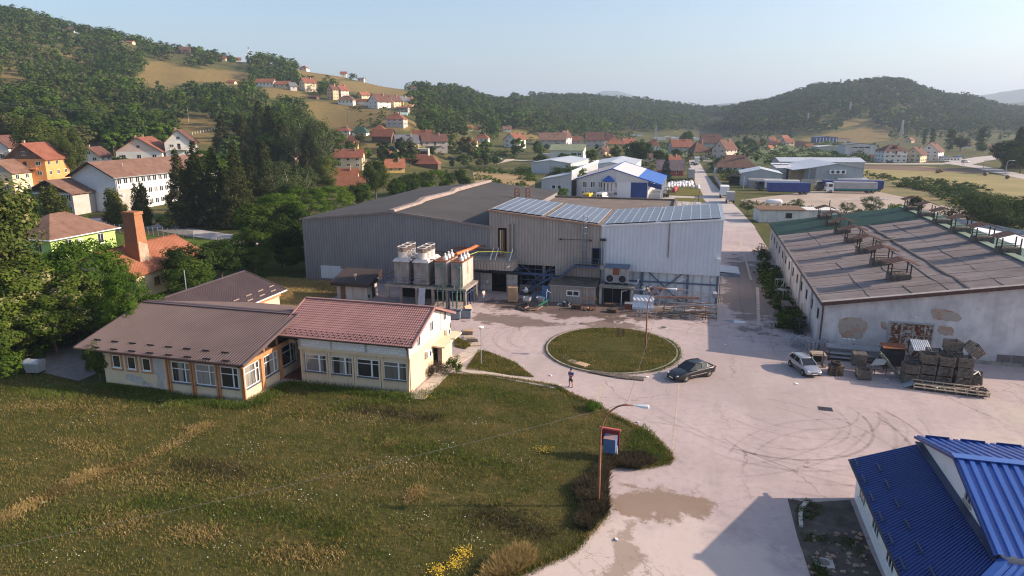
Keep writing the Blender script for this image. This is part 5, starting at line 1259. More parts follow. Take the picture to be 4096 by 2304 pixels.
def office_block():
 t=thing('office_block','long white three storey office block with brown tile roof behind conifers','office building',(-147.5,161,0))
 w,L,h,rh=13.4,40,9.2,3.4
 m=MB();m.box(-w/2,w/2,-L/2,L/2,0,h)
 for s in(-1,1):m.prism([(-w/2,s*L/2,h),(w/2,s*L/2,h),(0,s*L/2,h+rh)],(0,-s*.2,0))
 m.build('wall',W_OFFICE,t)
 m=MB();o=.7;e=rh*o/(w/2)
 for s in(-1,1):
  q=[(s*(w/2+o),-L/2-1.2,h-e),(s*(w/2+o),L/2+1,h-e),(0,L/2+1,h+rh),(0,-L/2-1.2,h+rh)];m.prism(q if s>0 else q[::-1],.18)
 r=m.build('roof',m_tile_brown,t)
 MB().bar((0,-L/2-1.22,h+rh+.1),(w/2+o,-L/2-1.22,h-e+.1),.12,.3).bar((0,-L/2-1.22,h+rh+.1),(-w/2-o,-L/2-1.22,h-e+.1),.12,.3).build('verge_board',m_wood_dark,r)
 MB().bar((w/2+o+.05,-L/2-1,h-e),(w/2+o+.05,L/2+1,h-e),.16,.16).tube([(w/2+.15,-L/2+.2,h-.4),(w/2+.15,-L/2+.2,.2)],.08,6).build('gutter',m_galv,t)
 for y in(-L/2+6.5,L/2-10):
  MB().tube([(3.2,y,h+1.4),(3.2,y,h+2.9)],.08,6).build('vent_pipe',m_galv,r)
 for fl,z in enumerate((1.9,4.9,7.9)):
  for i in range(20):
   y=-L/2+1.2+i*1.98
   if fl<2 and y<-L/2+6:continue
   simple_window(t,(w/2,y,z),1.25,1.5,'E',m_pvc,m_glass if(i*7+fl*3)%5 else m_glass_curtain)
 for y,z in((-L/2+1.2,6.6),(-L/2+6,6.7),(-L/2+1.7,4.4)):
  MB().box(w/2+.02,w/2+.4,y-.4,y+.4,z-.3,z+.3).build('air_conditioner',m_white_paint,t)
 MB().box(w/2-.05,w/2+.05,-L/2,-L/2+6.2,0,5.9).build('stone_cladding',m_concrete,t)
 bay=MB().box(w/2,w/2+2.2,8,16.4,5.6,8.2).build('bay',W_OFFICE,t)
 for i in range(3):
  y=9.4+2.8*i;m=MB()
  for s in(-1,1):m.prism([(w/2,y+s*1.5,8.0),(w/2+2.8,y+s*1.5,8.0),(w/2+2.8,y,9.1),(w/2,y,9.1)]if s<0 else[(w/2,y,9.1),(w/2+2.8,y,9.1),(w/2+2.8,y+s*1.5,8.0),(w/2,y+s*1.5,8.0)],.12)
  m.build('little_gable',m_tile_red,bay);simple_window(bay,(w/2+2.2,y,6.9),1.6,1.4,'E')
 MB().prism([(w/2,7.4,5.6),(w/2+3.4,7.4,4.9),(w/2+3.4,17,4.9),(w/2,17,5.6)],.15).build('porch_roof',m_tile_dark,t)
 for i in range(2):
  MB().prism([(w/2,-4+i*12,2.9),(w/2+2.0,-4+i*12,2.5),(w/2+2.0,-1+i*12,2.5),(w/2,-1+i*12,2.9)],.12).build('door_canopy',m_tile_brown,t);panel(t,'door',m_glass,(w/2,-2.5+i*12,1.1),1.8,2.2,'E')
 u=thing('office_wing','lower wing with dark boarded gable at the end of the white office block','office building',(-154.5,137.6,0))
 MB().box(-6.8,6.8,-3.2,3.2,0,5.6).build('wall',mat('concrete_panel',(.42,.38,.35),(.50,.46,.43),.5,.9),u)
 MB().prism([(-6.8,-3.1,5.6),(6.8,-3.1,5.6),(0,-3.1,8.3)],(0,.3,0)).build('boarded_gable',m_wood_dark,u)
 m=MB()
 for s in(-1,1):
  q=[(s*7.6,-4.2,5.3),(s*7.6,3.2,5.3),(0,3.2,8.5),(0,-4.2,8.5)];m.prism(q if s>0 else q[::-1],.16)
 m.build('roof',m_tile_brown,u)
 for z in(1.5,4.3):
  for i in range(8):simple_window(u,(-5.6+i*1.6,-3.2,z),1.15,1.9,'S',m_pvc,m_glass_curtain if i%3 else m_glass)
W_OFFICE=mat('office_render',(.62,.62,.64),(.69,.69,.71),.3,.9,streak=((.42,.40,.40),.25))
office_block()
ribbon('park_road',[tuple(spot(u,v))[:2]for u,v in((150,880),(300,872),(440,885),(620,905),(800,935),(1000,965),(1150,980))],[5,5,5.5,6,6,6,6],.03,m_asphalt_far)
sheet('park_lawn',px((60,850),(330,858),(430,862),(640,880),(900,920),(1100,955),(1100,900),(800,870),(500,840),(180,790),(60,800)),.024,lawn_mat('park_grass',((.045,.07,.014),(.06,.09,.018),(.10,.12,.03))))
sheet('small_meadow',[(-102,90),(-82,92),(-84,113),(-118,116),(-104,104)],.028,lawn_mat('bright_grass',((.07,.11,.016),(.09,.135,.02),(.13,.16,.035))))
def fence():
 t=thing('mesh_fence','grey wire mesh fence on posts along the park road','fence',(0,0,0))
 a,b=spot(425,925),spot(775,955);m=MB();n=18
 for i in range(n+1):
  p=a.lerp(b,i/n);MB().bar(p,p+Vector((0,0,1.7)),.08).build('post',m_galv,t)
 MB().quad(a+Vector((0,0,.1)),b+Vector((0,0,.1)),b+Vector((0,0,1.6)),a+Vector((0,0,1.6))).build('mesh',m_mesh,t)
fence()
def ball_lamp(label,p,h,heads):
 t=thing('park_lamp',label,'lamp',(p.x,p.y,0));MB().tube([(0,0,0),(0,0,h)],.05,8).build('pole',m_galv,t)
 for x in heads:
  MB().disc_ring((x,0,h),[(.001,0),(.16,.05),(.26,.2),(.26,.32),(.16,.47),(.001,.52)],16).build('globe',m_white_paint,t,smooth=True)
 if len(heads)>1:
  MB().bar((heads[0],0,h),(heads[-1],0,h),.05).build('arm',m_galv,t)
ball_lamp('twin globe lamp on a thin pole behind the green house',spot(208,876),4.0,(-.35,.35))
# the village: spots read off the photograph
U=2731.0
def vill(label,u,v,wpx,**k):
 lvl=k.pop('lvl',None)
 p,dep=hill_spot(u,v)
 W_=wpx*dep/U;w=k.pop('w',W_*.86);asp=k.pop('asp',.8);rot=math.radians(k.pop('rot',15))
 hpx=k.pop('hpx',wpx*.5);rpx=k.pop('rpx',wpx*.33)
 return house(label,(p.x,p.y,p.z),w,w*asp,hpx*dep/U,rpx*dep/U,rot=rot,**k)
G_=dict(kind='gable');H_=dict(kind='hip')
TD_,TR_,TB_,TO_,SL_=m_tile_dark,m_tile_red,m_tile_brown,m_tile_orange,m_roof_slate
vill('orange three storey house with big red hipped gable roof and balcony',165,745,190,wall=W_ORANGE,roof=TR_,rot=-70,asp=.9,hpx=110,rpx=58,floors=3,cols=3,balcony='E',gable_wall=W_WOOD,dormer=1)
vill('cream house with dark roof at the left edge below the orange house',45,775,130,wall=W_CREAM,roof=TB_,rot=-75,asp=1.0,hpx=85,rpx=45,floors=2,cols=2,balcony='E',gable_wall=W_GREY)
vill('white gabled house cut by the left picture edge',20,640,110,wall=W_WHITE,roof=TD_,rot=-70,asp=1,hpx=50,rpx=42,floors=2,cols=2,balcony='E')
vill('low dark roofed house squeezed behind the orange house',300,640,90,wall=W_PINK,roof=TD_,rot=-70,asp=.9,hpx=34,rpx=26,floors=1,cols=2)
vill('small red roofed house left of the twin gable house',385,650,110,wall=W_WHITE,roof=TD_,rot=-70,asp=.8,hpx=26,rpx=32,floors=1,cols=2,chimney=1)
vill('house with twin red gables and yellow verge boards behind the office roof',590,650,190,wall=W_WHITE,roof=TR_,rot=-65,asp=1.0,hpx=44,rpx=52,floors=1,cols=3,chimney=2,gable_wall=W_PINK,dormer=1)
vill('tall white house with dark red roof left of the conifers',735,650,130,wall=W_WHITE,roof=TD_,rot=-60,asp=.9,hpx=78,rpx=48,floors=3,cols=2,balcony='E')
vill('half hidden dark house behind the tall spruces',1000,632,70,wall=W_PEACH,roof=SL_,rot=-60,hpx=30,rpx=20,floors=1,cols=2)
vill('timber chalet with brown roof high on the left ridge',742,204,40,wall=W_WOOD,roof=TD_,rot=30,hpx=17,rpx=11,floors=2,cols=3,balcony='S')
vill('low barn beside the ridge chalet',697,196,36,wall=W_WOOD,roof=TB_,rot=25,hpx=5,rpx=5,floors=1,win=False,chimney=0,name='barn',cat='barn')
vill('half hidden roof on the far left ridge',278,80,34,wall=W_GREY,roof=TB_,rot=20,hpx=9,rpx=8,floors=1,cols=2)
vill('ochre roof among trees on the left ridge',520,152,30,wall=W_CREAM,roof=TO_,rot=10,hpx=5,rpx=5,floors=1,win=False,chimney=0)
vill('tiny red roofed house by the radio mast',893,208,18,wall=W_CREAM,roof=TR_,rot=20,hpx=9,rpx=7,floors=1,cols=1,chimney=0)
vill('little house on the ridge under the radio mast',950,215,22,wall=W_GREY,roof=TR_,rot=40,hpx=9,rpx=7,floors=1,cols=1,chimney=0)
vill('white farmhouse with red hipped roof at the top of the bare slope',1215,262,36,wall=W_WHITE,roof=TR_,rot=5,hpx=10,rpx=8,floors=1,cols=2,kind='hip')
vill('white two storey hut with red mono roof on the ridge line',1374,298,26,wall=W_WHITE,roof=TR_,rot=25,hpx=14,rpx=7,floors=2,cols=1,chimney=0)
vill('grey shed house right of the white ridge hut',1445,310,28,wall=W_PINK,roof=SL_,rot=10,hpx=10,rpx=4,floors=1,cols=2,chimney=0)
vill('red house with red roof alone near the ridge end',1650,358,38,wall=W_PINK,roof=TR_,rot=5,hpx=9,rpx=8,floors=1,cols=2,kind='hip')
vill('red roofed pavilion on the high meadow',928,335,34,wall=W_PEACH,roof=TR_,rot=10,hpx=6,rpx=6,floors=1,win=False,chimney=0)
vill('long grey farm building with orange roof at the left of the hamlet',1064,346,84,wall=W_WHITE,roof=TO_,rot=8,asp=.35,hpx=16,rpx=12,floors=1,cols=5,chimney=0,name='farm_building',cat='farm building')
vill('low farm wing with orange roof and pale stone gable',1135,352,66,wall=W_CREAM,roof=TO_,rot=8,asp=.5,hpx=14,rpx=11,floors=1,cols=3,chimney=0,name='farm_building',cat='farm building')
vill('small grey gabled hut beside the farm wing',1170,362,32,wall=W_GREY,roof=SL_,rot=60,hpx=16,rpx=12,floors=1,cols=1,chimney=0)
vill('tall cream villa with red roof and white balconies in the hamlet',1232,364,56,wall=W_CREAM,roof=TR_,rot=60,asp=.9,hpx=30,rpx=17,floors=3,cols=2,balcony='E')
vill('open garage with dark roof below the cream villa',1255,396,40,wall=W_WOOD,roof=TD_,rot=8,hpx=8,rpx=4,floors=1,win=False,chimney=0,name='garage',cat='garage')
vill('peach three storey house with dark gable, left of the pair',1332,398,34,wall=W_PEACH,roof=TD_,rot=75,asp=1.1,hpx=38,rpx=16,floors=3,cols=2,balcony='E')
vill('pale pink gabled house, right of the peach one',1368,385,46,wall=W_PINK,roof=TR_,rot=70,asp=.9,hpx=22,rpx=17,floors=2,cols=2,balcony='E')
vill('white bungalow with brown hipped roof and veranda on the meadow edge',1388,418,68,wall=W_WHITE,roof=TB_,rot=10,asp=.6,hpx=18,rpx=15,floors=1,cols=4,kind='hip')
vill('long low white barn with orange roof beside the white twins',1452,420,66,wall=W_WHITE,roof=TO_,rot=-4,asp=.4,hpx=13,rpx=8,floors=1,win=False,chimney=0,name='barn',cat='barn')
vill('house half hidden by bushes behind the bungalow',1455,394,44,wall=W_CREAM,roof=TO_,rot=60,hpx=12,rpx=11,floors=1,cols=2)
vill('big white house with steep dark red gables, first of the row',1518,432,72,wall=W_WHITE,roof=TD_,rot=62,asp=1.0,hpx=24,rpx=28,floors=2,cols=2,balcony='E')
vill('cream gabled house second in the row on the crest',1578,428,44,wall=W_CREAM,roof=TD_,rot=65,asp=1.0,hpx=22,rpx=20,floors=2,cols=2,balcony='E')
vill('golden yellow house with slate gable in the crest row',1614,428,40,wall=W_YELLOW,roof=SL_,rot=65,asp=1.0,hpx=22,rpx=17,floors=2,cols=2,balcony='E')
vill('brown house at the right end of the crest row',1642,424,28,wall=W_PEACH,roof=TD_,rot=65,hpx=20,rpx=12,floors=2,cols=1)
vill('low outbuilding with red roof under the yellow house',1612,446,54,wall=W_GREY,roof=TR_,rot=5,asp=.5,hpx=12,rpx=5,floors=1,cols=3,chimney=0)
vill('square two storey house with red hipped roof alone on the meadow',1588,504,80,wall=W_PINK,roof=TR_,rot=8,asp=.9,hpx=28,rpx=22,floors=2,cols=3,kind='hip',base=(2.4,W_GREY))
vill('white house with red hipped roof and bay, right of the birches',1378,552,66,wall=W_WHITE,roof=TR_,rot=10,asp=.8,hpx=28,rpx=14,floors=2,cols=2,kind='hip',base=(2.0,W_GREY))
vill('white hall with dull green roof between two red roofs',1444,546,66,wall=W_WHITE,roof=m_green_roof,rot=6,asp=.6,hpx=18,rpx=18,floors=1,cols=2,chimney=0,kind='hip')
vill('red roofed house peeping over the collapsed barn',1520,528,58,wall=W_GREY,roof=TR_,rot=10,asp=.9,hpx=8,rpx=18,floors=1,win=False,chimney=0,kind='hip')
vill('collapsed barn with sagging rust red tile roof',1535,566,92,wall=W_WOOD,roof=TR_,rot=4,asp=.6,hpx=22,rpx=24,floors=1,win=False,chimney=0,name='old_barn_ruin',cat='barn')
vill('orange gabled house with dark roof and white ground floor',1372,606,100,wall=W_WHITE,roof=TD_,rot=20,asp=.8,hpx=26,rpx=32,floors=1,cols=3,gable_wall=W_ORANGE)
vill('yellow annex with brown roof beside the orange gable',1415,598,40,wall=W_YELLOW,roof=TB_,rot=15,hpx=18,rpx=14,floors=1,cols=1,chimney=0)
vill('peach house with long red roof and covered terrace',1402,672,122,wall=W_CREAM,roof=TR_,rot=18,asp=.75,hpx=42,rpx=28,floors=2,cols=3,balcony='E',lvl=0,near=True)
vill('cream house with slate roof and dormers above the shop',1625,602,100,wall=W_CREAM,roof=SL_,rot=35,asp=.9,hpx=28,rpx=30,floors=2,cols=3,balcony='E',dormer=2)
vill('unfinished grey house with twin open gables',1735,602,112,wall=W_GREY,roof=TD_,rot=30,asp=.8,hpx=36,rpx=26,floors=2,cols=3,balcony='ES',gable_wall=W_WOOD)
vill('older house with long red roof behind the unfinished one',1690,566,80,wall=W_CREAM,roof=TR_,rot=15,asp=.7,hpx=18,rpx=24,floors=1,cols=3)
vill('red roofed farm shed with dark plank walls beyond the hedge',1715,672,100,wall=W_WOOD,roof=TR_,rot=8,asp=.6,hpx=20,rpx=26,floors=1,win=False,chimney=0,lvl=0,name='plank_barn',cat='barn',kind='hip')
vill('red roofed barn half behind the plank barn',1670,655,74,wall=W_WOOD,roof=TR_,rot=8,asp=.6,hpx=18,rpx=16,floors=1,win=False,chimney=0,lvl=0)
vill('low yellow house with orange roof behind the limes',1580,690,84,wall=W_YELLOW,roof=TO_,rot=30,asp=.7,hpx=22,rpx=28,floors=1,cols=2,lvl=0)
vill('small red gabled house behind the yellow one',1545,640,44,wall=W_PINK,roof=TO_,rot=30,hpx=18,rpx=14,floors=1,cols=1,lvl=0)
vill('orange roofed house among the trees below the terrace house',1380,728,120,wall=W_PEACH,roof=TO_,rot=16,asp=.6,hpx=18,rpx=34,floors=1,cols=2,lvl=0,near=True)
vill('long low barn with orange roof nearest to the grey hall',1408,760,126,wall=W_WOOD,roof=TO_,rot=10,asp=.6,hpx=20,rpx=30,floors=1,win=False,chimney=0,lvl=0,name='tile_barn',cat='barn')
vill('red roofed house hidden behind birches at left',1160,640,60,wall=W_PINK,roof=TR_,rot=10,hpx=12,rpx=14,floors=1,cols=2)
vill('narrow red gabled house left of the dark lime tree',1240,705,64,wall=W_PINK,roof=TR_,rot=60,asp=1.2,hpx=42,rpx=34,floors=2,cols=1,lvl=0)
vill('two storey house beyond the parking lot with hipped red roof',1930,570,60,wall=W_WHITE,roof=TR_,rot=5,asp=.7,hpx=18,rpx=14,floors=1,cols=3,kind='hip')
vill('low cream house behind the walnut tree by the slope',1875,588,76,wall=W_CREAM,roof=TO_,rot=5,asp=.6,hpx=16,rpx=14,floors=1,cols=3)
vill('small white house in the trees at the wood edge',1878,520,22,wall=W_WHITE,roof=TO_,rot=40,hpx=9,rpx=8,floors=1,cols=1,chimney=0)
vill('tiny house at the wood edge further right',1912,524,22,wall=W_WHITE,roof=TR_,rot=5,hpx=7,rpx=8,floors=1,cols=1,chimney=0)
vill('white cottage at the right of the wood edge',2028,526,36,wall=W_WHITE,roof=TB_,rot=20,hpx=10,rpx=10,floors=1,cols=2)
vill('white gabled house with black windows beside the field',2060,590,66,wall=W_WHITE,roof=TR_,rot=62,asp=1.1,hpx=32,rpx=22,floors=2,cols=2,lvl=0)
V=[('large grey brown house with long roof, left of the valley houses',2210,590,118,W_GREY,TB_,12,30,26,'gable',4),('house with red roof and white gable wall next to it',2260,582,50,W_WHITE,TD_,70,34,22,'gable',2),('low red roofed house behind the pale green hall',2300,575,56,W_PINK,TR_,10,14,14,'gable',2),('tall brown house with large dark roof',2375,590,80,W_GREY,TD_,15,30,28,'gable',3),('wide house with dark red roof in the valley row',2415,586,70,W_WHITE,TD_,5,26,24,'gable',3),('yellow two storey house with orange hipped roof',2458,606,76,W_YELLOW,TO_,10,32,22,'hip',3),('red roofed house right of the yellow one',2510,594,54,W_WHITE,TR_,30,20,20,'gable',2),('small peach garage house with dark gable',2418,624,44,W_PEACH,TD_,60,22,12,'gable',1),('red hipped house right of the walnut tree',2612,602,56,W_WHITE,TR_,5,22,22,'hip',3),('cream house with brown hipped roof behind the spruce',2610,648,66,W_CREAM,TB_,10,22,24,'hip',2),('wide red roofed house with several gables',2720,612,92,W_GREY,TR_,20,26,26,'gable',4),('yellow house with steep brown roof in the road corner',2790,630,72,W_YELLOW,TD_,30,28,36,'hip',3),('tall house with dark red roof behind the yellow corner house',2840,596,86,W_GREY,TD_,10,26,30,'gable',4),('pale house with steep red gables at the right of the row',2896,632,90,W_PINK,TD_,55,36,34,'gable',3),('red garage roof beside the yellow corner house',2838,622,40,W_PINK,TR_,5,16,12,'gable',2)]
for lab,u,v,wpx,wl,rf,rt,hp,rp,kd,cl in V:
 vill(lab,u,v,wpx,wall=wl,roof=rf,rot=rt,hpx=hp,rpx=rp,kind=kd,cols=cl,asp=.8,floors=2 if hp>24 else 1,lvl=0,balcony='E'if hp>29 and kd=='gable'else False)
vill('long cottage with brown hipped roof behind stacked pallets',2935,690,170,wall=W_WHITE,roof=TB_,rot=4,asp=.5,hpx=28,rpx=40,floors=1,cols=5,kind='hip',lvl=0,chimney=2)
vill('small red brick hut beside the blue spruce',2680,700,116,wall=mat('red_render',(.30,.05,.045),(.36,.075,.065),.6,.9),roof=mat('purple_grey_tile',(.16,.12,.13),(.24,.18,.19),.5,.9,rows=.25),rot=2,asp=.5,hpx=26,rpx=32,floors=1,cols=2,lvl=0,chimney=0,win=True)
vill('brick red roof behind the spruce and the grey hall',2690,655,60,wall=W_BLOCK,roof=TR_,rot=30,hpx=12,rpx=20,floors=1,win=False,lvl=0)
for i,(lab,u,v,wpx,rf)in enumerate([('brick house with red roof at the left of the distant right row',3090,588,36,TR_),('distant red roof with white gable',3105,578,30,TO_),('distant tall red house in the row',3150,582,44,TR_),('low distant bright red roof',3078,598,26,TO_),('distant brown house with dark gable',3200,592,40,TD_),('distant orange roof next to the brown gable',3235,592,28,TO_),('distant small house with red roof by the poplars',3085,566,30,TR_),('distant red house pair at the hill foot',3135,570,46,TR_),('small distant house under the right hill trees',3040,580,24,TR_),('far right house with red roof behind poplars',3860,592,40,TD_),('far right small brick house',3960,600,34,TB_),('red roof beyond the roundabout',3640,570,30,TR_)]):
 vill(lab,u,v,wpx,wall=[W_PEACH,W_WHITE,W_PINK,W_CREAM][i%4],roof=rf,rot=20*(i%4)-10,hpx=wpx*.3,rpx=wpx*.3,floors=1,cols=2,chimney=0,lvl=0)
vill('three storey guest house with dark hipped roof and bay windows',3560,648,104,wall=W_WHITE,roof=TD_,rot=15,asp=.8,hpx=46,rpx=22,floors=3,cols=4,kind='hip',balcony='S',lvl=0,dormer=1)
vill('cream house with dark roof and gable to the right of the guest house',3660,648,74,wall=W_CREAM,roof=TD_,rot=55,asp=.9,hpx=32,rpx=24,floors=2,cols=3,lvl=0)
vill('white chalet with large maroon roof and balconies',3720,642,90,wall=W_WHITE,roof=TD_,rot=60,asp=.9,hpx=38,rpx=30,floors=3,cols=3,balcony='E',lvl=0)
vill('small house with pale verge right of the chalet',3752,628,36,wall=W_CREAM,roof=TB_,rot=60,hpx=20,rpx=12,floors=1,cols=1,lvl=0)
vill('yellow hut with dark roof by the greenhouse',3500,645,40,wall=W_YELLOW,roof=TD_,rot=5,hpx=14,rpx=10,floors=1,cols=1,lvl=0,chimney=0)
def shop_block():
 p=spot(3800,645);t=thing('petrol_shop','low flat shop with blue canopies on the right road','shop',(p.x,p.y,0),math.radians(20));s=cam_xy(p.x,p.y)[1]/U
 MB().box(-40*s,40*s,-10*s,12*s,0,16*s).build('wall',W_WHITE,t);MB().box(-44*s,-22*s,-12*s,12*s,16*s,19*s).box(20*s,44*s,-12*s,12*s,17*s,20*s).build('blue_canopy',m_blue_fresh,t)
 MB().box(-22*s,20*s,-14*s,12*s,16*s,17.5*s).build('roof',m_roof_slate,t)
 for i in range(5):simple_window(t,(-30*s+i*14*s,-10*s,8*s),8*s,8*s,'S')
shop_block()
# trade halls along the village road
m_hall_sheet=mat('pale_hall_sheet',(.52,.51,.52),(.58,.57,.58),.3,.6,ribs=.6,ribamt=.15)
m_hall_grey=mat('grey_hall_sheet',(.34,.36,.39),(.40,.42,.45),.2,.55,ribs=.5,ribamt=.2)
m_roof_pale=mat('pale_sheet_roof',(.40,.44,.50),(.46,.50,.56),.15,.45,0,.5,ribs=.9,ribamt=.25)
m_roof_white=mat('white_sheet_roof',(.50,.50,.52),(.58,.58,.60),.2,.5,ribs=1.2,ribamt=.3)
def gable_hall(name,label,loc,rot,w,L,ze,zr,wall,roof,cat='hall',o=.4,ridge_axis='y',apex=0.0):
 t=thing(name,label,cat,loc,rot);m=MB();h=w/2
 pts=[(-h,0,0),(h,0,0),(h,0,ze),(apex,0,zr),(-h,0,ze)];m.prism(pts,(0,L,0));m.build('wall',wall,t)
 m=MB();e=(zr-ze)*o/h
 m.prism([(h+o,-o,ze-e),(h+o,L+o,ze-e),(apex,L+o,zr),(apex,-o,zr)],.14);m.prism([(apex,-o,zr),(apex,L+o,zr),(-h-o,L+o,ze-e),(-h-o,-o,ze-e)],.14);r=m.build('roof',roof,t)
 return t,r
def trade_halls():
 t=thing('blue_trim_hall','white gabled trade hall with blue edging, blue door and blue side canopy','trade hall',(-24.2,205,0))
 w,L,ze,zr=10.6,34,5.6,8.8
 MB().prism([(-w,0,0),(w,0,0),(w,0,ze),(0,0,zr),(-w,0,ze)],(0,L,0)).build('wall',m_hall_sheet,t)
 MB().prism([(0,-.4,zr),(0,L+.4,zr),(-w-.5,L+.4,ze-.1),(-w-.5,-.4,ze-.1)],.14).build('roof',mat('sand_roof',(.42,.36,.33),(.48,.42,.39),.3,.6),t)
 MB().prism([(w*.72,-.4,zr-(zr-ze)*.72),(w*.72,L+.4,zr-(zr-ze)*.72),(0,L+.4,zr),(0,-.4,zr)],.14).build('pale_roof',m_roof_white,t)
 bl=MB().prism([(14.6,-.4,4.35),(14.6,L+.4,4.35),(w*.72,L+.4,zr-(zr-ze)*.72+.02),(w*.72,-.4,zr-(zr-ze)*.72+.02)],.14).build('blue_roof',m_blue_fresh,t)
 MB().bar((0,-.45,zr+.1),(14.6,-.45,4.45),.12,.3).bar((0,-.45,zr+.1),(-w-.5,-.45,ze),.12,.3).bar((0,-.4,zr+.18),(0,L+.4,zr+.18),.3,.1).bar((-w-.5,-.4,ze),(-w-.5,L,ze),.14,.2).bar((0,L+.4,zr+.1),(14.6,L+.4,4.45),.12,.4).build('edge_trim',m_blue_fresh,t)
 MB().poly([(w,-.2,ze-1.6),(14.5,-.2,3.1),(14.5,-.2,4.3),(w,-.2,5.3)]).build('canopy_end',m_blue_roof,t)
 panel(t,'sliding_door',m_blue_roof,(8.0,0,2.5),4.7,5.0,'S',.12);panel(t,'panel_door',mat('pale_door_sheet',(.58,.58,.62),None,1,.5),(3.6,0,2.5),4.0,5.0,'S',.08)
 for x in(-8.1,-5.7,-3.4):window(t,(x,0,4.1),1.4,1.8,'S',m_pvc,m_glass_curtain,1,True,.1)
 for x in(-8.6,-7.7,-6.3,-5.3,-4.0,-3.1):window(t,(x,0,1.7),.55,.8,'S',m_pvc,m_glass,0,False,.06)
 b=MB();b.box(-2.6,.6,-1.1,0,1.8,5.0);bay=b.build('bay',m_hall_sheet,t)
 for x in(-2.1,-1,.1):window(bay,(x,-1.1,3.6),.6,2.5,'S',m_pvc,m_glass_curtain,0,False,.07)
 m=MB();A=[(-3.0,-1.7,5.3),(1.0,-1.7,5.3),(1.0,0,5.3),(-3.0,0,5.3)];m.add(A+[(-1,-.2,6.9)],[(0,1,4),(1,2,4),(3,0,4),(3,2,1,0)]);m.build('blue_bay_roof',m_blue_fresh,bay)
 for x in(1.55-.0,):window(t,(1.2,0,4.1),.8,1.8,'S',m_pvc,m_glass_curtain,0,True,.1)
 for x in(1.3,):window(t,(x,0,1.6),1.2,.9,'S',m_pvc,m_glass,1,False,.08)
 for i in range(9):
  MB().box(14.2,14.4,1+i*4,1.2+i*4,0,4.3).build('canopy_post',m_white_paint,t)
 u=thing('monopitch_hall','grey mono pitch hall with pale sheet roof on the left of the blue trimmed hall','trade hall',(-40.6,203,0))
 MB().prism([(-4.6,0,0),(4.6,0,0),(4.6,0,7.2),(-4.6,0,5.4)],(0,56,0)).build('wall',m_hall_grey,u)
 MB().prism([(-4.9,-.3,5.4),(4.7,-.3,7.25),(4.7,56.3,7.25),(-4.9,56.3,5.4)],.15).build('roof',m_roof_pale,u)
 MB().box(4.4,4.8,0,56,7.4,8.2).build('parapet',m_white_paint,u)
 for x in(-.8,.9):
  for z in(3.3,1.6):window(u,(x,0,z),1.2,1.2,'S',m_pvc,m_glass,0,False,.1)
 MB().box(4.6,6.0,.2,1.0,0,5.4).box(4.65,5.9,20,21,0,6).build('gap_wall',m_dark_room,u)
 t,r=gable_hall('grey_roof_hall','low hall with broad blue grey roof behind the blue trimmed hall',(-33,272,0),0,17,44,5.2,6.6,m_white_sheet,m_roof_pale,'trade hall')
 t,r=gable_hall('white_side_hall','plain white hall with light grey roof left of the trade halls',(-61,292,0),-.06,17.5,36,4.6,5.8,m_hall_sheet,m_roof_pale,'trade hall');panel(t,'door',m_concrete,(1,0,1.7),3,3.4,'S')
 u=thing('green_roof_office','cream two storey building with dull green roof and outside stairs','office building',(-69,372,0),.02)
 MB().box(-9,9,0,12,0,6.4).prism([(9,0,6.4),(9,12,6.4),(9,6,9.2)],(-.2,0,0)).prism([(-9,12,6.4),(-9,0,6.4),(-9,6,9.2)],(.2,0,0)).build('wall',mat('cream_render',(.70,.66,.55),(.76,.72,.61),.4,.9),u)
 m=MB()
 m.prism([(-9.6,-.7,6.2),(9.6,-.7,6.2),(9.6,6,9.35),(-9.6,6,9.35)],.15);m.prism([(-9.6,6,9.35),(9.6,6,9.35),(9.6,12.7,6.2),(-9.6,12.7,6.2)],.15);m.build('roof',mat('olive_sheet',(.20,.23,.14),(.26,.29,.18),.4,.6),u)
 for x in(-3,-2,3,4,5,6.5,7.5):window(u,(x,0,4.4),.85,1.2,'S',m_wood_brown,m_glass,0,False,.08)
 MB().bar((-8.6,-.8,0),(-4.2,-.8,3.3),.12,.3).bar((-8.6,-.8,1),(-4.2,-.8,4.3),.06).bar((-4.2,-.8,3.3),(-1,-.8,3.3),.12,.2).build('outside_stairs',m_green_roof,u)
 t,r=gable_hall('fan_hall','pale grey hall with three round fans on its gable and stacked crates inside',(50.8,283.5,0),math.radians(9),19.5,30,5.0,6.7,m_hall_grey,m_roof_pale,'trade hall')
 MB().box(-9.9,-7.4,0,26,0,4.9).prism([(-16,-.2,4.2),(-9.6,-.4,5.0),(-9.6,27,5.0),(-16,27,4.2)],.15).build('side_roof',m_roof_pale,t)
 MB().box(-15.9,-9.85,7.9,8.1,0,4.2).build('back_wall',m_dark_room,t)
 for i in range(5):
  for z in range(3):
   m=MB();x=-15.3+i*1.15;m.box(x,x+1.05,6.2,7.3,.1+z*1.25,1.25+z*1.25);c=m.build('stored_crate',m_wood_new,t)
 fb=MB().box(-2.7,3.3,-.9,-.05,2.9,4.5).build('fan_box',m_white_paint,t)
 for x in(-1.6,.3,2.2):
  MB().poly([(x+.6*math.cos(a),-.92,3.7+.6*math.sin(a))for a in np.linspace(0,2*PI,20,endpoint=False)]).build('fan',m_steel_dark,fb)
 for x in(-4.6,5.2):panel(t,'louvre',m_galv,(x,0,3.9),1.2,1.4,'S')
 MB().prism([(0,-3.4,1.0),(11,-3.4,1.0),(11,-.1,1.5),(0,-.1,1.5)],.1).build('porch_roof',m_galv,t)
 MB().box(-14,10,-5.3,-5.1,0,1.3).build('yard_wall',m_concrete,t)
 u=thing('hall_annex','small pale annex with sloping solar roof left of the fan hall','trade hall',(33.4,291,0),math.radians(9))
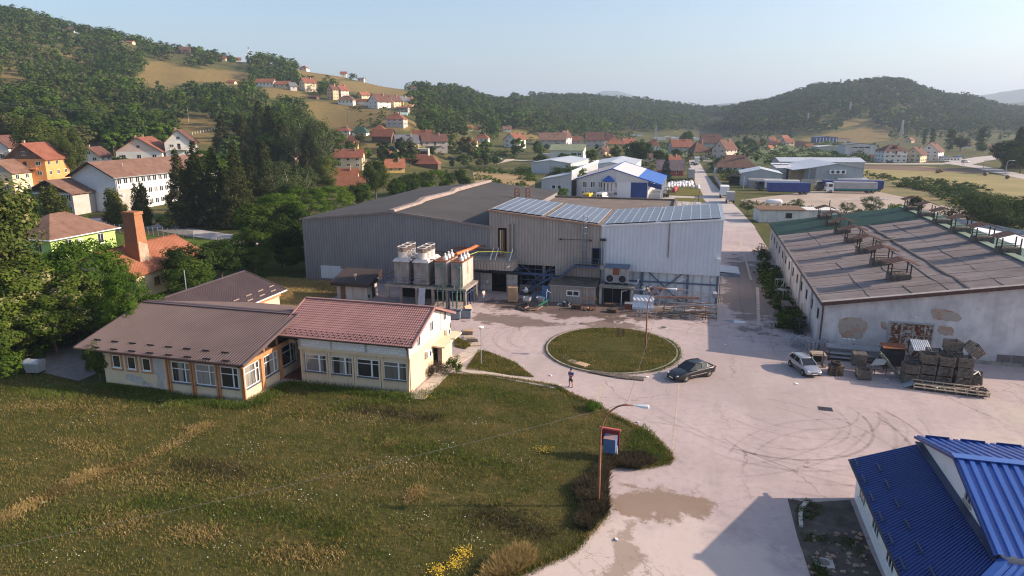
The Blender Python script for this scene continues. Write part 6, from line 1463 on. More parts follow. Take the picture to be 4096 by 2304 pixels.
 MB().prism([(-3.2,0,0),(3.2,0,0),(3.2,0,4.6),(-3.2,0,4.2)],(0,9,0)).build('wall',m_hall_sheet,u);MB().prism([(-3.5,-.3,4.2),(3.4,-.3,4.2),(3.4,9,5.6),(-3.5,9,5.6)],.12).build('roof',m_roof_white,u)
 MB().bar((-3,-.06,.3),(3,-.06,3.9),.12,.1).bar((-3,-.08,3.9),(3,-.08,.3),.12,.1).build('brace',m_steel_blue_grey,u);MB().box(-3,2.8,5.2,8.6,5.2,5.4).build('solar_panel',m_solar,u)
 t,r=gable_hall('long_grey_hall','long grey hall with solar roof behind the fan hall',(44,322,0),math.radians(99),13,34,5.6,7.0,m_hall_grey,m_roof_pale,'trade hall');t.location.x=66
 t,r=gable_hall('grey_shed_hall','grey gabled shed with pale blue roof by the truck park',(22,258,0),0,13.5,14,4.4,5.9,m_hall_grey,m_roof_pale,'shed')
 u=thing('arched_shed','low rounded grey tarpaulin shed with blue end beside the gabled shed','shed',(22.8,250,0));m=MB()
 pr=[(-5.6,0),(-5.6,2.2),(-5.2,2.9),(-4.4,3.2)];m.prism([(-5.5,0,0),(-5.5,3.4,0),(-5.5,3.4,2.6),(-5.5,2.6,3.2),(-5.5,.8,3.2),(-5.5,0,2.6)],(11,0,0));m.build('cover',mat('grey_tarp',(.24,.23,.23),(.30,.29,.29),.6,.7),u)
 MB().box(-5.62,-5.52,.1,3.3,0,2.6).build('end_sheet',m_blue_fresh,u)
 u=thing('timber_shelter','dark open timber shelter in the pallet yard','shelter',(14.3,262,0))
 for x in(-2.6,2.6):
  for y in(0,5):MB().bar((x,y,0),(x,y,2.6),.2).build('post',m_wood_dark,u)
 MB().prism([(-3.2,-.4,2.5),(0,-.4,3.6),(0,5.4,3.6),(-3.2,5.4,2.5)],.12).prism([(0,-.4,3.6),(3.2,-.4,2.5),(3.2,5.4,2.5),(0,5.4,3.6)],.12).build('roof',m_wood_dark,u);MB().box(-2.5,2.5,4.8,4.9,0,2.5).build('back_wall',m_dark_room,u)
 u=thing('white_yard_shed','flat roofed whitewashed shed behind the green roof of the barn','shed',(19.5,167.5,0),.2)
 MB().box(-5.0,5.0,0,5,0,2.9).build('wall',m_old_white,u);MB().prism([(-5.3,-.4,2.9),(5.3,-.4,2.9),(5.3,5.3,3.2),(-5.3,5.3,3.2)],.12).build('roof',m_wood_brown,u);window(u,(1.6,0,1.6),1.4,1.2,'S',m_steel_dark,m_glass,1,False)
 MB().prism([(4.6,.6,2.75),(13,.6,2.75),(13,5,2.95),(4.6,5,2.95)],.14).box(5,12.8,1,4.8,0,2.7).build('side_part',m_old_white,u)
 def far_box(name,label,u_,v_,wpx,hpx,dpx,wall,roof,rot=0.0,extra=None):
  p=spot(u_,v_);s=cam_xy(p.x,p.y)[1]/FOC;t=thing(name,label,'hall',(p.x,p.y,0),math.radians(15)+rot);w,h,d=wpx*s/2,hpx*s,dpx*s
  MB().prism([(-w,0,0),(w,0,0),(w,0,h*.86),(0,0,h),(-w,0,h*.86)],(0,d,0)).build('wall',wall,t)
  MB().prism([(-w*1.02,-.3,h*.86),(0,-.3,h+.1),(0,d,h+.1),(-w*1.02,d,h*.86)],.3).prism([(0,-.3,h+.1),(w*1.02,-.3,h*.86),(w*1.02,d,h*.86),(0,d,h+.1)],.3).build('roof',roof,t)
  return t,w,h,d
 t,w,h,d=far_box('sports_hall','tall pale hall with brown pilasters and strip window in the valley',3440,622,122,46,70,m_hall_sheet,m_roof_slate)
 for i in range(6):
  m=MB();x=-w*.98+i*w*1.96/5;m.box(x-.25,x+.25,-.25,-.02,0,h*.84);m.build('pilaster',W_PINK,t)
 MB().box(-w*.62,w*.62,-.1,-.02,h*.62,h*.72).build('strip_window',m_glass,t)
 far_box('low_workshop','low workshop with pale corrugated roof left of the sports hall',3320,606,96,20,60,W_GREY,m_roof_white)
 t,w,h,d=far_box('blue_glass_building','blue and white framed building under the right hill',3305,570,86,22,40,mat('blue_cladding',(.03,.06,.20),(.05,.09,.26),.5,.5),m_blue_roof)
 for i in range(7):m=MB();x=-w*.9+i*w*1.8/6;m.box(x-.3,x+.3,-.15,-.02,.4,h*.8);m.build('white_frame',m_white_paint,t)
 far_box('brown_long_house','long low house with brown roof beside the blue framed building',3375,570,52,14,30,W_PINK,m_tile_dark)
 far_box('blue_roof_depot','white depot with blue roof in the distance left of the pylon',2535,556,62,20,60,m_white_paint,m_blue_fresh)
 for i,(x,y,ww)in enumerate(((2640,560,46),(2680,556,40),(2712,560,44),(2790,560,36),(2850,562,34))):
  far_box('white_depot',['low white depot right of the pylon','low white depot behind the first one','white depot left of the round tree','white depot right of the round tree','last small white depot in the valley'][i],x,y,ww,9,30,m_white_paint,m_roof_white)
 p=spot(3450,641);u=thing('polytunnel','pale green plastic greenhouse tunnel beside the guest house','greenhouse',(p.x,p.y,0),math.radians(15));m=MB();s=cam_xy(p.x,p.y)[1]/FOC
 pts=[(-24*s,5*s*math.cos(a)+5*s,9*s*math.sin(a))for a in np.linspace(0,PI,10)];m.prism(pts,(48*s,0,0));m.build('cover',mat('tunnel_film',(.42,.55,.48),(.50,.62,.55),.4,.4),u)
 p,_=hill_spot(1610,462);u=thing('polytunnel','small clear greenhouse tunnel below the crest houses','greenhouse',tuple(p),.3);m=MB();pts=[(-3.4,1.6*math.cos(a),1.9*math.sin(a))for a in np.linspace(0,PI,9)];m.prism(pts,(6.8,0,0));m.build('cover',bpy.data.materials['tunnel_film'],u)
 u=thing('shop_box','low grey shop front with blue sign strip under the cream house','shop',tuple(hill_spot(1660,622)[0]),.25);MB().box(-6.5,6.5,0,5,-.5,3.0).build('wall',m_concrete,u)
 sg=MB().box(-3.4,-.4,-.12,-.02,2.1,2.8).build('sign',m_blue_fresh,u);MB().box(-3.0,-.8,-.16,-.13,2.3,2.6).build('lettering',m_white_paint,sg);MB().box(-6,6,-.1,-.02,.3,1.9).build('shop_window',m_glass,u)
trade_halls()
# foliage
def leaf_mat(name,dark,light,vary=.5,trans=.3,flower=None):
 t=NT(name);t.n.remove(t.b);g=t.new('ShaderNodeNewGeometry');oi=t.new('ShaderNodeObjectInfo');co=t.coord()
 r=g.outputs['Random Per Island']
 f=t.math('ADD',t.math('MULTIPLY',r,.55),t.math('MULTIPLY',oi.outputs['Random'],.45))
 col=t.ramp(f,[(.12,dark),(.88,light)])
 if flower:
  n=t.noise(co,.45,3,.6);sel=t.math('MULTIPLY',t.ramp(n,[(.52,0.0),(.62,1.0)]),t.ramp(r,[(.55,0.0),(.6,1.0)]))
  col=t.mix(sel,col,flower)
 d=t.new('ShaderNodeBsdfDiffuse');tr=t.new('ShaderNodeBsdfTranslucent');mx=t.new('ShaderNodeMixShader');mx.inputs[0].default_value=trans
 t.lk(col,d.inputs['Color']);t.lk(t.mix(.6,col,(1.0,1.15,.45),'MULTIPLY'),tr.inputs['Color']);t.lk(d.outputs[0],mx.inputs[1]);t.lk(tr.outputs[0],mx.inputs[2])
 out=[n for n in t.n if n.type=='OUTPUT_MATERIAL'][0];t.lk(mx.outputs[0],out.inputs['Surface']);return t.m
L_MID=leaf_mat('leaves_mid',(.026,.054,.010),(.085,.128,.025))
L_DARK=leaf_mat('leaves_dark',(.014,.034,.009),(.048,.078,.021))
L_BRIGHT=leaf_mat('leaves_bright',(.042,.088,.012),(.105,.165,.026))
L_OLIVE=leaf_mat('leaves_olive',(.050,.062,.020),(.125,.128,.052))
L_BLOSSOM=leaf_mat('leaves_blossom',(.050,.085,.012),(.135,.17,.032),flower=(.33,.29,.17))
L_LINDEN=leaf_mat('leaves_linden',(.034,.060,.012),(.10,.125,.032),flower=(.26,.22,.10))
L_SPRUCE=leaf_mat('needles_spruce',(.018,.028,.011),(.068,.075,.028),trans=.15)
L_BLUE=leaf_mat('needles_blue',(.020,.035,.035),(.050,.072,.070),trans=.1)
L_THUJA=leaf_mat('scales_thuja',(.050,.066,.012),(.130,.138,.032),trans=.2)
L_WILLOW=leaf_mat('leaves_willow',(.050,.072,.028),(.110,.130,.062))
L_FAR=leaf_mat('leaves_forest',(.020,.045,.013),(.075,.112,.030),trans=.25)
m_bark=mat('bark',(.075,.055,.042),(.14,.11,.085),3,.95,bump=.4)
m_birch=mat('birch_bark',(.24,.22,.19),(.42,.39,.35),2,.9)
def leaves_np(cent,rad,n,size,rng,flat=.75,up=.35,shell=.55,aspect=.55,rnd=.55,axis=None):
 k=len(cent);w=rad**2;pick=rng.choice(k,n,p=w/w.sum())
 d=rng.normal(size=(n,3));d/=np.linalg.norm(d,axis=1)[:,None]
 rr=shell+(1-shell)*rng.random(n)**.6
 p=cent[pick]+d*(rad[pick]*rr)[:,None]*np.array([1,1,flat])
 nr=d*.8+rng.normal(size=(n,3))*rnd
 if axis is not None:
  o=p-np.array(axis);nr+=o/np.maximum(np.linalg.norm(o,axis=1),1e-6)[:,None]*.8
 nr[:,2]+=up;nr/=np.linalg.norm(nr,axis=1)[:,None]
 a=np.cross(nr,rng.normal(size=(n,3)));a/=np.linalg.norm(a,axis=1)[:,None];b=np.cross(nr,a)
 s=size*(.6+.8*rng.random(n))[:,None]
 v=np.stack([p-a*s,p-b*s*aspect,p+a*s,p+b*s*aspect],1)
 return v.reshape(-1,3)
def quads_mesh(name,v,material,midx=None):
 n=len(v)//4;me=bpy.data.meshes.new(name)
 me.vertices.add(len(v));me.vertices.foreach_set('co',np.ascontiguousarray(v,dtype=np.float32).ravel())
 me.loops.add(4*n);me.loops.foreach_set('vertex_index',np.arange(4*n,dtype=np.int32))
 me.polygons.add(n);me.polygons.foreach_set('loop_start',np.arange(0,4*n,4,dtype=np.int32))
 try:me.polygons.foreach_set('loop_total',np.full(n,4,dtype=np.int32))
 except Exception:pass
 for m in(material if isinstance(material,(list,tuple))else[material]):me.materials.append(m)
 if midx is not None:me.polygons.foreach_set('material_index',midx.astype(np.int32))
 me.update(calc_edges=True);return me
def clumps(kind,rng,k):
 c,r=[],[]
 if kind in('round','oval','wide','open'):
  R,Z0,Z1={'round':(.36,.22,1.0),'oval':(.27,.16,1.0),'wide':(.50,.2,1.0),'open':(.33,.25,1.0)}[kind]
  while len(c)<k:
   p=rng.normal(size=3);p/=np.linalg.norm(p);q=.45+.55*rng.random()**.5
   z=.5+.5*p[2]*q;env=R*(1-max(0,(z-.45))**2*1.1-max(0,.3-z)*1.0)
   c.append((p[0]*q*env,p[1]*q*env,Z0+(Z1-Z0)*(z*.86+.06)));r.append((.10 if kind!='open'else.085)*(.7+.7*rng.random())*(1 if kind!='wide'else 1.15))
 elif kind=='spruce':
  for i in range(k):
   z=.06+.93*(i/k)**.92;R=.235*(1-z)**.85+.012;an=i*2.4+rng.random();q=.45+.55*rng.random()
   c.append((R*q*math.cos(an),R*q*math.sin(an),z-.05*q*R/.2));r.append(.02+.062*(1-z)*(.6+.7*rng.random()))
 elif kind=='poplar':
  for i in range(k):
   z=.08+.9*rng.random();R=.12*math.sin(min(1,z*1.15)*PI*.93)**.6+.01;an=rng.random()*6.3;q=rng.random()**.5
   c.append((R*q*math.cos(an),R*q*math.sin(an),z));r.append(.05+.03*rng.random())
 elif kind=='thuja':
  for j in range(5):
   an=j*1.3;o=.10 if j else 0;top=1-.12*rng.random()-(.08 if j else 0)
   for i in range(k//5):
    z=.03+(top-.05)*i/(k//5);R=.09*(1-(z/top)**3)+.02;a2=rng.random()*6.3
    c.append((o*math.cos(an)+R*.5*math.cos(a2),o*math.sin(an)+R*.5*math.sin(a2),z));r.append(.045+.05*(1-z/top))
 elif kind=='bush':
  for i in range(k):
   p=rng.normal(size=3);p/=np.linalg.norm(p);q=.4+.6*rng.random()**.5
   c.append((p[0]*q*.6,p[1]*q*.6,.12+abs(p[2])*q*.75));r.append(.14+.13*rng.random())
 elif kind=='feather':
  for i in range(k):
   an=rng.random()*6.3;z=.28+.7*rng.random()**.8;R=.42*(1-((z-.45)/.62)**2)**.5 if abs(z-.45)<.62 else.1;q=.35+.65*rng.random()**.5
   c.append((R*q*math.cos(an),R*q*math.sin(an),z));r.append(.085+.06*rng.random())
 return np.array(c),np.array(r)
class TreeKind:
 def __init__(s,name,kind,H,k,n,size,material,seed,bark=None,flat=.75,shell=.55,up=.35,trunk=.035,limbs=5,aspect=.55):
  rng=np.random.default_rng(seed);c,r=clumps(kind,rng,k);s.H=H;s.name=name
  v=leaves_np(c*H,r*H,n,size,rng,flat,up,shell,aspect,.42,(0,0,.5*H)if kind not in('spruce','thuja','poplar')else None);v[:,2]=np.maximum(v[:,2],.05)
  s.crown=quads_mesh('crown',v,material);s.leafv=v
  m=MB();zt=.78*H if kind!='bush'else.3*H;R=trunk*H*.5;rnd=random.Random(seed)
  pts=[(0,0,-.4)]+[(rnd.uniform(-1,1)*.012*H*i,rnd.uniform(-1,1)*.012*H*i,zt*(i+.5)/5)for i in range(5)]
  m.tube(pts,[R*1.25,R*1.05,R*.9,R*.7,R*.5,R*.2],7)
  if kind not in('spruce','thuja','poplar'):
   for i in rng.choice(len(c),min(limbs,len(c)),replace=False):
    z0=min(c[i][2]*H*.6,zt*.8);e=c[i]*H;m.tube([(0,0,z0),(e[0]*.55,e[1]*.55,(z0+e[2])*.52),tuple(e)],[R*.5,R*.3,R*.1],5)
  o=m.build('trunk',bark or m_bark);s.trunk=o.data;bpy.data.objects.remove(o)
 def place(s,label,x,y,z,h,group=None,cat='tree',name=None,width=1.0,rot=None,trunk=True):
  t=bpy.data.objects.new(name or s.name,None);COL.objects.link(t);t.location=(x,y,z);k=h/s.H
  t.scale=(k*width,k*width,k);t.rotation_euler=(0,0,random.uniform(0,6.28)if rot is None else rot);t.empty_display_size=.3
  tag(t,label,cat,group)
  c=bpy.data.objects.new('crown',s.crown);COL.objects.link(c);c.parent=t
  if trunk:
   b=bpy.data.objects.new('trunk',s.trunk);COL.objects.link(b);b.parent=t
  TREES.append((x,y,h));return t
TREES=[]
K_NEAR_BLOSSOM=[TreeKind('acacia_tree','open',10,70,9000,.19,L_BLOSSOM,i,shell=.45)for i in(1,2)]
K_NEAR_LINDEN=TreeKind('lime_tree','oval',18,90,12000,.24,L_LINDEN,3,shell=.5)
K_NEAR_DARK=[TreeKind('broadleaf_tree','round',9,60,7000,.17,L_DARK,i,shell=.5)for i in(5,6)]
K_NEAR_MID=[TreeKind('broadleaf_tree','round',11,60,7500,.2,L_MID,i,shell=.5)for i in(7,8)]
K_FEATHER=[TreeKind('ailanthus_tree','feather',11,60,7000,.24,L_BRIGHT,i,flat=.45,shell=.4,aspect=.3)for i in(9,10)]
K_SPRUCE=[TreeKind('spruce_tree','spruce',19,220,9000,.30,L_SPRUCE,i,flat=.7,up=-.1,shell=.3,aspect=.35,trunk=.03)for i in(11,12)]
K_BLUE=TreeKind('blue_spruce','spruce',14,160,4500,.30,L_BLUE,13,flat=.7,up=-.1,shell=.3,aspect=.35)
K_THUJA=TreeKind('thuja_tree','thuja',10,150,6000,.20,L_THUJA,14,flat=1.0,shell=.6)
K_BIRCH=[TreeKind('birch_tree','open',15,60,2600,.22,L_WILLOW,i,bark=m_birch,shell=.3,trunk=.02,limbs=4)for i in(15,16)]
K_POPLAR=TreeKind('poplar_tree','poplar',20,90,2600,.36,L_DARK,17)
K_WILLOW=[TreeKind('willow_tree','wide',8,50,4200,.2,L_WILLOW,i,shell=.4,aspect=.3)for i in(18,19)]
K_BUSH=[TreeKind('bush','bush',2.2,22,1800,.085,L_MID,i)for i in(20,21)]
K_BUSH_D=TreeKind('bush','bush',2.2,22,1600,.08,leaf_mat('leaves_dusky',(.05,.04,.03),(.11,.09,.065)),22)
K_BUSH_B=TreeKind('bush','bush',2.2,22,1800,.085,L_BRIGHT,23)
K_HILL=[TreeKind('broadleaf_tree',kd,10,k,n,.42,m,i,shell=.55)for kd,k,n,m,i in(('round',34,1500,L_MID,31),('oval',34,1500,L_DARK,32),('wide',34,1500,L_MID,33),('round',34,1400,L_OLIVE,34),('open',30,1300,L_BRIGHT,35),('oval',34,1500,L_FAR,36),('wide',36,1600,L_DARK,37))]
K_HILLSPR=TreeKind('spruce_tree','spruce',14,110,1800,.42,L_SPRUCE,38,flat=.7,up=-.1,shell=.3,aspect=.4)
def tree_at(k,u,d,vtop,label,width=1.0,group=None,cat='tree',name=None):
 p=at_depth(u,d);r=ray(2048,vtop);h=CAM_H+r.z*d/cam_xy(r.x,r.y)[1]-p.z
 return k.place(label,p.x,p.y,p.z,max(h,1.2),group,cat,name,width)
NEAR=[(K_NEAR_LINDEN,0,74,632,'tall blossoming lime tree filling the left picture edge',1.0),(K_NEAR_LINDEN,-170,80,560,'tall tree mostly outside the left picture edge',1.1),(K_NEAR_BLOSSOM[0],180,73,1000,'white blossoming acacia in front of the green house',1.3),(K_NEAR_BLOSSOM[1],340,70,1080,'acacia with white blossom clusters behind the brown roof corner',1.3),(K_NEAR_BLOSSOM[0],60,66,1080,'acacia thick with cream blossom at the left edge',1.35),(K_NEAR_BLOSSOM[1],230,66,1170,'lower acacia overhanging the shady gravel drive',1.4),(K_NEAR_BLOSSOM[0],90,64,1190,'acacia above the waste container',1.2),(K_NEAR_MID[0],470,70,1130,'green broadleaf tree right beside the brown ribbed roof',1.25),(K_NEAR_BLOSSOM[1],410,69,1150,'blossoming acacia touching the roof ridge end',1.2),(K_FEATHER[0],360,76,962,'feathery dark ailanthus in front of the brick chimney',1.1),(K_FEATHER[1],545,66,1085,'feathery sapling in front of the cream wall',.75),(K_NEAR_MID[1],-60,62,1200,'bushy tree low at the left picture edge',1.2),(K_NEAR_MID[0],-10,62,1260,'low leafy tree left of the waste container',1.2),(K_NEAR_DARK[0],770,93,962,'dark round tree left of the brown wing',1.35),(K_NEAR_DARK[1],890,97,955,'second dark round tree close to the hall corner trees',1.35),(K_NEAR_MID[0],1050,106,905,'broadleaf tree at the foot of the grey hall wall',1.0),(K_NEAR_DARK[0],1130,108,850,'dark tree leaning on the grey hall corner',1.0),(K_NEAR_MID[1],1040,122,800,'broad tree behind the hall corner tree',1.2),(K_NEAR_DARK[1],1170,122,800,'dark tree beside the hall edge',1.0),(K_FEATHER[0],1130,138,772,'feathery bright ailanthus behind the hall corner',1.25),(K_FEATHER[1],1240,146,752,'feathery bright ailanthus along the hall roof edge',1.3),(K_FEATHER[0],1340,156,742,'bright ailanthus near the roof edge, right one',1.2),(K_FEATHER[1],1180,160,735,'tall ailanthus in the second row behind the hall',1.2),(K_NEAR_MID[0],1440,178,722,'vivid green round tree beside the orange barn',1.25),(K_NEAR_LINDEN,1505,196,620,'olive lime tree in front of the yellow house',1.0),(K_NEAR_MID[1],1590,190,705,'vivid green tree under the lime tree',.9),(K_NEAR_LINDEN,1305,205,608,'dark lime tree with pale leaf undersides right of the birches',1.0),(K_SPRUCE[0],735,150,592,'dark spruce at the left of the conifer group',.95),(K_SPRUCE[1],805,152,560,'tall dark spruce second in the conifer group',1.0),(K_SPRUCE[0],875,150,585,'broad dark spruce in the middle of the conifer group',1.05),(K_SPRUCE[1],960,150,575,'bushy spruce at the right of the conifer group',1.1),(K_SPRUCE[0],1075,170,560,'tall spruce behind, right of the conifer group',.95),(K_SPRUCE[1],1010,178,590,'spruce between the conifer group and the birches',1.0),(K_NEAR_MID[1],850,165,600,'green crown rising behind the spruces',1.3),(K_BIRCH[0],1170,160,640,'thin birch with pale trunk right of the spruces',1.0),(K_BIRCH[1],1110,168,620,'birch close behind the spruces',1.0),(K_BIRCH[0],1230,175,650,'birch with drooping twigs beside the pink house',.9),(K_THUJA,460,154,732,'clustered thuja columns in front of the office windows',1.25),(K_THUJA,580,152,705,'tallest thuja cluster before the white office',1.05),(K_THUJA,225,150,716,'leaning thuja by the office wing',1.2),(K_THUJA,265,146,760,'thuja beside the boarded gable',1.0),(K_THUJA,510,148,800,'small thuja beside the red car',.9),(K_NEAR_DARK[0],145,158,752,'small dark round tree on the park lawn',1.2),(K_NEAR_DARK[1],655,146,862,'low dark shrub tree by the park road',1.3),(K_BUSH[0],160,146,835,'clipped dome shaped bush on the park lawn',1.5),(K_BUSH[1],330,145,850,'low hedge bush in front of the office wing',1.2),(K_BIRCH[1],1225,265,392,'tall bare looking birch on the slope left of the meadow',.9),(K_BIRCH[0],1265,250,470,'pale stemmed birch at the wood edge below the meadow',.95),(K_BIRCH[1],1300,246,460,'birch pair right stem at the foot of the meadow',.9),(K_BIRCH[0],1190,250,490,'birch in front of the pine grove',.9),(K_SPRUCE[0],985,262,455,'pine on the grassy slope above the spruces',1.3),(K_SPRUCE[1],900,258,460,'pine standing alone on the fenced meadow',1.3),(K_SPRUCE[0],1090,268,420,'dark pine of the grove on the slope',1.2),(K_SPRUCE[1],1140,255,470,'dark pine in front of the grove',1.2),(K_SPRUCE[0],1245,240,500,'small spruce under the birches',1.1),(K_SPRUCE[1],1050,285,400,'tall dark pine at the top of the grove',1.2),(K_NEAR_LINDEN,165,215,448,'pale flowering lime tree above the orange house',1.1),(K_NEAR_LINDEN,305,212,500,'smaller pale flowering lime tree right of the big one',.8),(K_NEAR_MID[0],2270,222,655,'dark green tree in front of the low grey hall',1.9),(K_BLUE,2663,262,617,'blue spruce beside the red hut',1.1),(K_NEAR_DARK[0],2560,330,548,'large dark walnut tree among the valley houses',1.0),(K_FEATHER[0],2252,190,752,'young bright tree between the roofs',.9),(K_WILLOW[0],2990,172,795,'willow bush left of the white shed',1.2),(K_WILLOW[1],3040,168,800,'willow bush right behind the white shed',1.0),(K_WILLOW[0],3480,172,780,'silvery willow bush behind the green roof',1.3),(K_WILLOW[1],3385,170,802,'round willow bush behind the green roof',1.1),(K_WILLOW[0],3190,178,792,'willow bush by the blue trailer',1.3),(K_BUSH_B,3590,168,800,'leafy shrub in line behind the green roof',1.1),(K_NEAR_DARK[1],3650,158,778,'small bright tree behind the roof vent',.8),(K_BUSH_B,3120,170,822,'bright shrub in the weedy strip',1.5),(K_WILLOW[0],3870,140,762,'broad willow at the right edge, front left one',1.35),(K_WILLOW[1],3990,134,768,'broad willow behind the white roof',1.4),(K_WILLOW[0],4090,128,770,'willow cut by the right picture edge',1.4),(K_WILLOW[1],3940,152,755,'willow in the second row by the weedy lot',1.2),(K_POPLAR,3725,600,510,'slender poplar right of the maroon chalet',1.2),(K_POPLAR,3795,520,510,'dark poplar pair on the right road, left one',1.6),(K_POPLAR,3920,500,505,'tall poplar by the roundabout',1.5),(K_POPLAR,3695,620,512,'poplar behind the guest house',1.1),(K_NEAR_DARK[0],3840,500,540,'round dark tree beside the poplar',1.3),(K_NEAR_MID[0],3930,470,575,'round tree at the foot of the tall poplar',1.2),(K_SPRUCE[0],4060,330,505,'large dark tree mass at the right edge, pointed one',1.5),(K_NEAR_DARK[1],4020,320,555,'dark spreading tree left of the pointed one',1.5),(K_NEAR_DARK[0],4110,315,540,'dark tree cut by the right edge',1.5),(K_NEAR_MID[0],4080,300,575,'tree over the road embankment at the right edge',1.4),(K_NEAR_MID[1],2745,560,522,'round tree left of the road end',1.1),(K_POPLAR,2755,570,520,'poplar like tree in the valley centre',1.6),]
for k,u,d,vt,lab,wd in NEAR:tree_at(k,u,d,vt,lab,wd)
HED=[(1620,210,690),(1660,214,685),(1700,218,682),(1745,222,678),(1790,228,672),(1840,236,668),(1640,200,720),(1720,205,722),(1780,210,718),(1860,225,700)]
for i,(u,d,vt)in enumerate(HED):
 tree_at([K_NEAR_DARK[0],K_NEAR_MID[0],K_NEAR_DARK[1],K_FEATHER[0]][i%4],u,d,vt,'dark garden tree of the dense row between the orange barn and the stubble field',1.0,'garden trees in a row before the stubble field')
VIL=[(1575,400,585),(1600,330,545),(1480,330,600),(1870,372,540),(1945,385,555),(1730,360,580),(1560,300,600),(1690,420,490),(1780,430,520),(1350,330,520),(1640,310,555),(2070,420,545),(2150,440,558),(2520,420,560),(2460,380,580),(2950,500,560),(3000,520,552),(2880,540,560),(3050,540,550),(2980,600,540),(2700,430,590),(2850,440,585),(2760,400,600)]
for i,(u,d,vt)in enumerate(VIL):
 tree_at(K_HILL[i%7],u,d,vt,'garden tree among the village houses',1.0,'garden trees in the village')
_r=random.Random(31);_k=0
while _k<60:
 u,d=_r.uniform(1330,3050),_r.uniform(285,540);p=at_depth(u,d);h=_r.uniform(4,8.5)
 if any(math.hypot(p.x-q[0],p.y-q[1])<q[3]*.5+4 for q in HOUSES)or abs(p.x-1)<9 or(-95<p.x<0 and p.y<330 and u>2050)or(u>2850 and d<330)or(u<2050 and d>400):continue
 K_HILL[_k%7].place('leafy tree in the gardens between the village houses',p.x,p.y,p.z,h,'small garden trees between the houses',width=1.2);_k+=1
def woods():
 hs=np.array(HOUSES)
 rng=np.random.default_rng(5);C=[]
 def scatter(u0,u1,d0,d1,spacing,dens,zmin=4.0,hh=(8,12)):
  x0,x1=(u0-2048)/FOC*CP*d1,(u1-2048)/FOC*CP*d1
  xs=np.arange(min(x0,(u0-2048)/FOC*CP*d0),max(x1,(u1-2048)/FOC*CP*d0),spacing);ys=np.arange(d0,d1,spacing)
  X,Y=np.meshgrid(xs,ys);X=X.ravel()+rng.uniform(-.5,.5,X.size)*spacing;Y=Y.ravel()+rng.uniform(-.5,.5,Y.size)*spacing
  u=2048+FOC*X/Y/CP;ok=(u>u0)&(u<u1);X,Y=X[ok],Y[ok]
  a=X*CY-Y*SY;b=X*SY+Y*CY;z=ground_z(a,b)
  keep=(z>zmin)&~meadow_mask(a,b,z)&~meadow_mask(a,b,z+7)&(rng.random(len(a))<dens)
  a,b,z,Y=a[keep],b[keep],z[keep],Y[keep]
  dist=np.min(np.hypot(a[:,None]-hs[None,:,0],b[:,None]-hs[None,:,1])-hs[None,:,3]*.6,axis=1)
  k2=dist>6;a,b,z,Y=a[k2],b[k2],z[k2],Y[k2]
  cu,cv=project_np(a,b,z+10);hu,hv=project_np(hs[:,0],hs[:,1],hs[:,2]+.8);hy=-hs[:,0]*SY+hs[:,1]*CY;pw=hs[:,3]*.5*FOC/hy;ph=hs[:,4]*FOC/hy
  blk=((np.abs(cu[:,None]-hu)<pw+10)&(cv[:,None]<hv)&(cv[:,None]>hv-ph*1.15-60)&(Y[:,None]<hy)).any(1)
  a,b,z,Y=a[~blk],b[~blk],z[~blk],Y[~blk]
  h=rng.uniform(hh[0],hh[1],len(a))
  C.extend(zip(a,b,z,Y,h))
 scatter(-350,1100,215,330,8.0,.93,3.0,(8,14))
 scatter(-350,1250,330,470,8.8,.95,4,(8,14))
 scatter(-350,1350,470,820,9.4,.93,4,(7,13))
 scatter(1100,1650,260,420,10,.30,3,(5,9))
 scatter(1250,1720,420,820,9.0,.55,4,(6,10))
 scatter(1640,2150,400,1000,9.6,.96,5,(8,15))
 scatter(2050,3050,600,1400,11.0,.97,6,(9,16))
 scatter(2850,4500,690,1330,11.0,.97,5,(9,16))
 scatter(2300,4500,640,760,11,.5,1.0,(6,10))
 C.sort(key=lambda q:-q[4]/q[3]);return C
CAND=woods()
N_IND=max(0,285-len([1 for o in COL.objects if o.parent is None and o.get('category')=='tree']))
LABS={'L':('broadleaf tree of the wood on the lower left hillside above the office','trees of the left hillside wood'),'M':('tree on the slope of the central hamlet','trees on the hamlet slope'),'R':('tree in the wood right of the meadow','trees of the wood right of the meadow')}
rng=np.random.default_rng(9)
for q in CAND[:N_IND]:
 u=project(q[0],q[1],q[2])[0];key='L'if u<1150 else('M'if u<1680 else 'R')
 K_HILL[rng.integers(7)].place(LABS[key][0],q[0],q[1],q[2]-.3,q[4],LABS[key][1],width=rng.uniform(.95,1.3))
def merged_wood(name,cand,seed,material,mats=None):
 rng=np.random.default_rng(seed);T=[]
 for i,kd in enumerate(('round','oval','wide','round','oval','wide','spruce')):
  r2=np.random.default_rng(seed*10+i);c,r=clumps(kd,r2,22)
  T.append(((170,leaves_np(c,r,170,.062,r2,.75,.3,.6,.6,.3,(0,0,.5))),(80,leaves_np(c,r,80,.088,r2,.75,.3,.6,.6,.3,(0,0,.5)))))
 V=[];M=[]
 for a,b,z,d,h in cand:
  ti=rng.choice(7,p=[.2,.2,.2,.15,.1,.1,.05]);n,v=T[ti][0 if d<560 else 1];w=h*rng.uniform(1.0,1.45)if ti<6 else h*1.1;an=rng.random()*6.3;cs,sn=math.cos(an),math.sin(an)
  p=np.empty_like(v);p[:,0]=(v[:,0]*cs-v[:,1]*sn)*w+a;p[:,1]=(v[:,0]*sn+v[:,1]*cs)*w+b;p[:,2]=v[:,2]*h+z-.5
  V.append(p);M.append(np.full(n,rng.choice(len(material),p=mats)))
 me=quads_mesh(name,np.concatenate(V),material,np.concatenate(M));o=bpy.data.objects.new(name,me);link(o);return tag(o,kind='stuff')
REST=CAND[N_IND:]
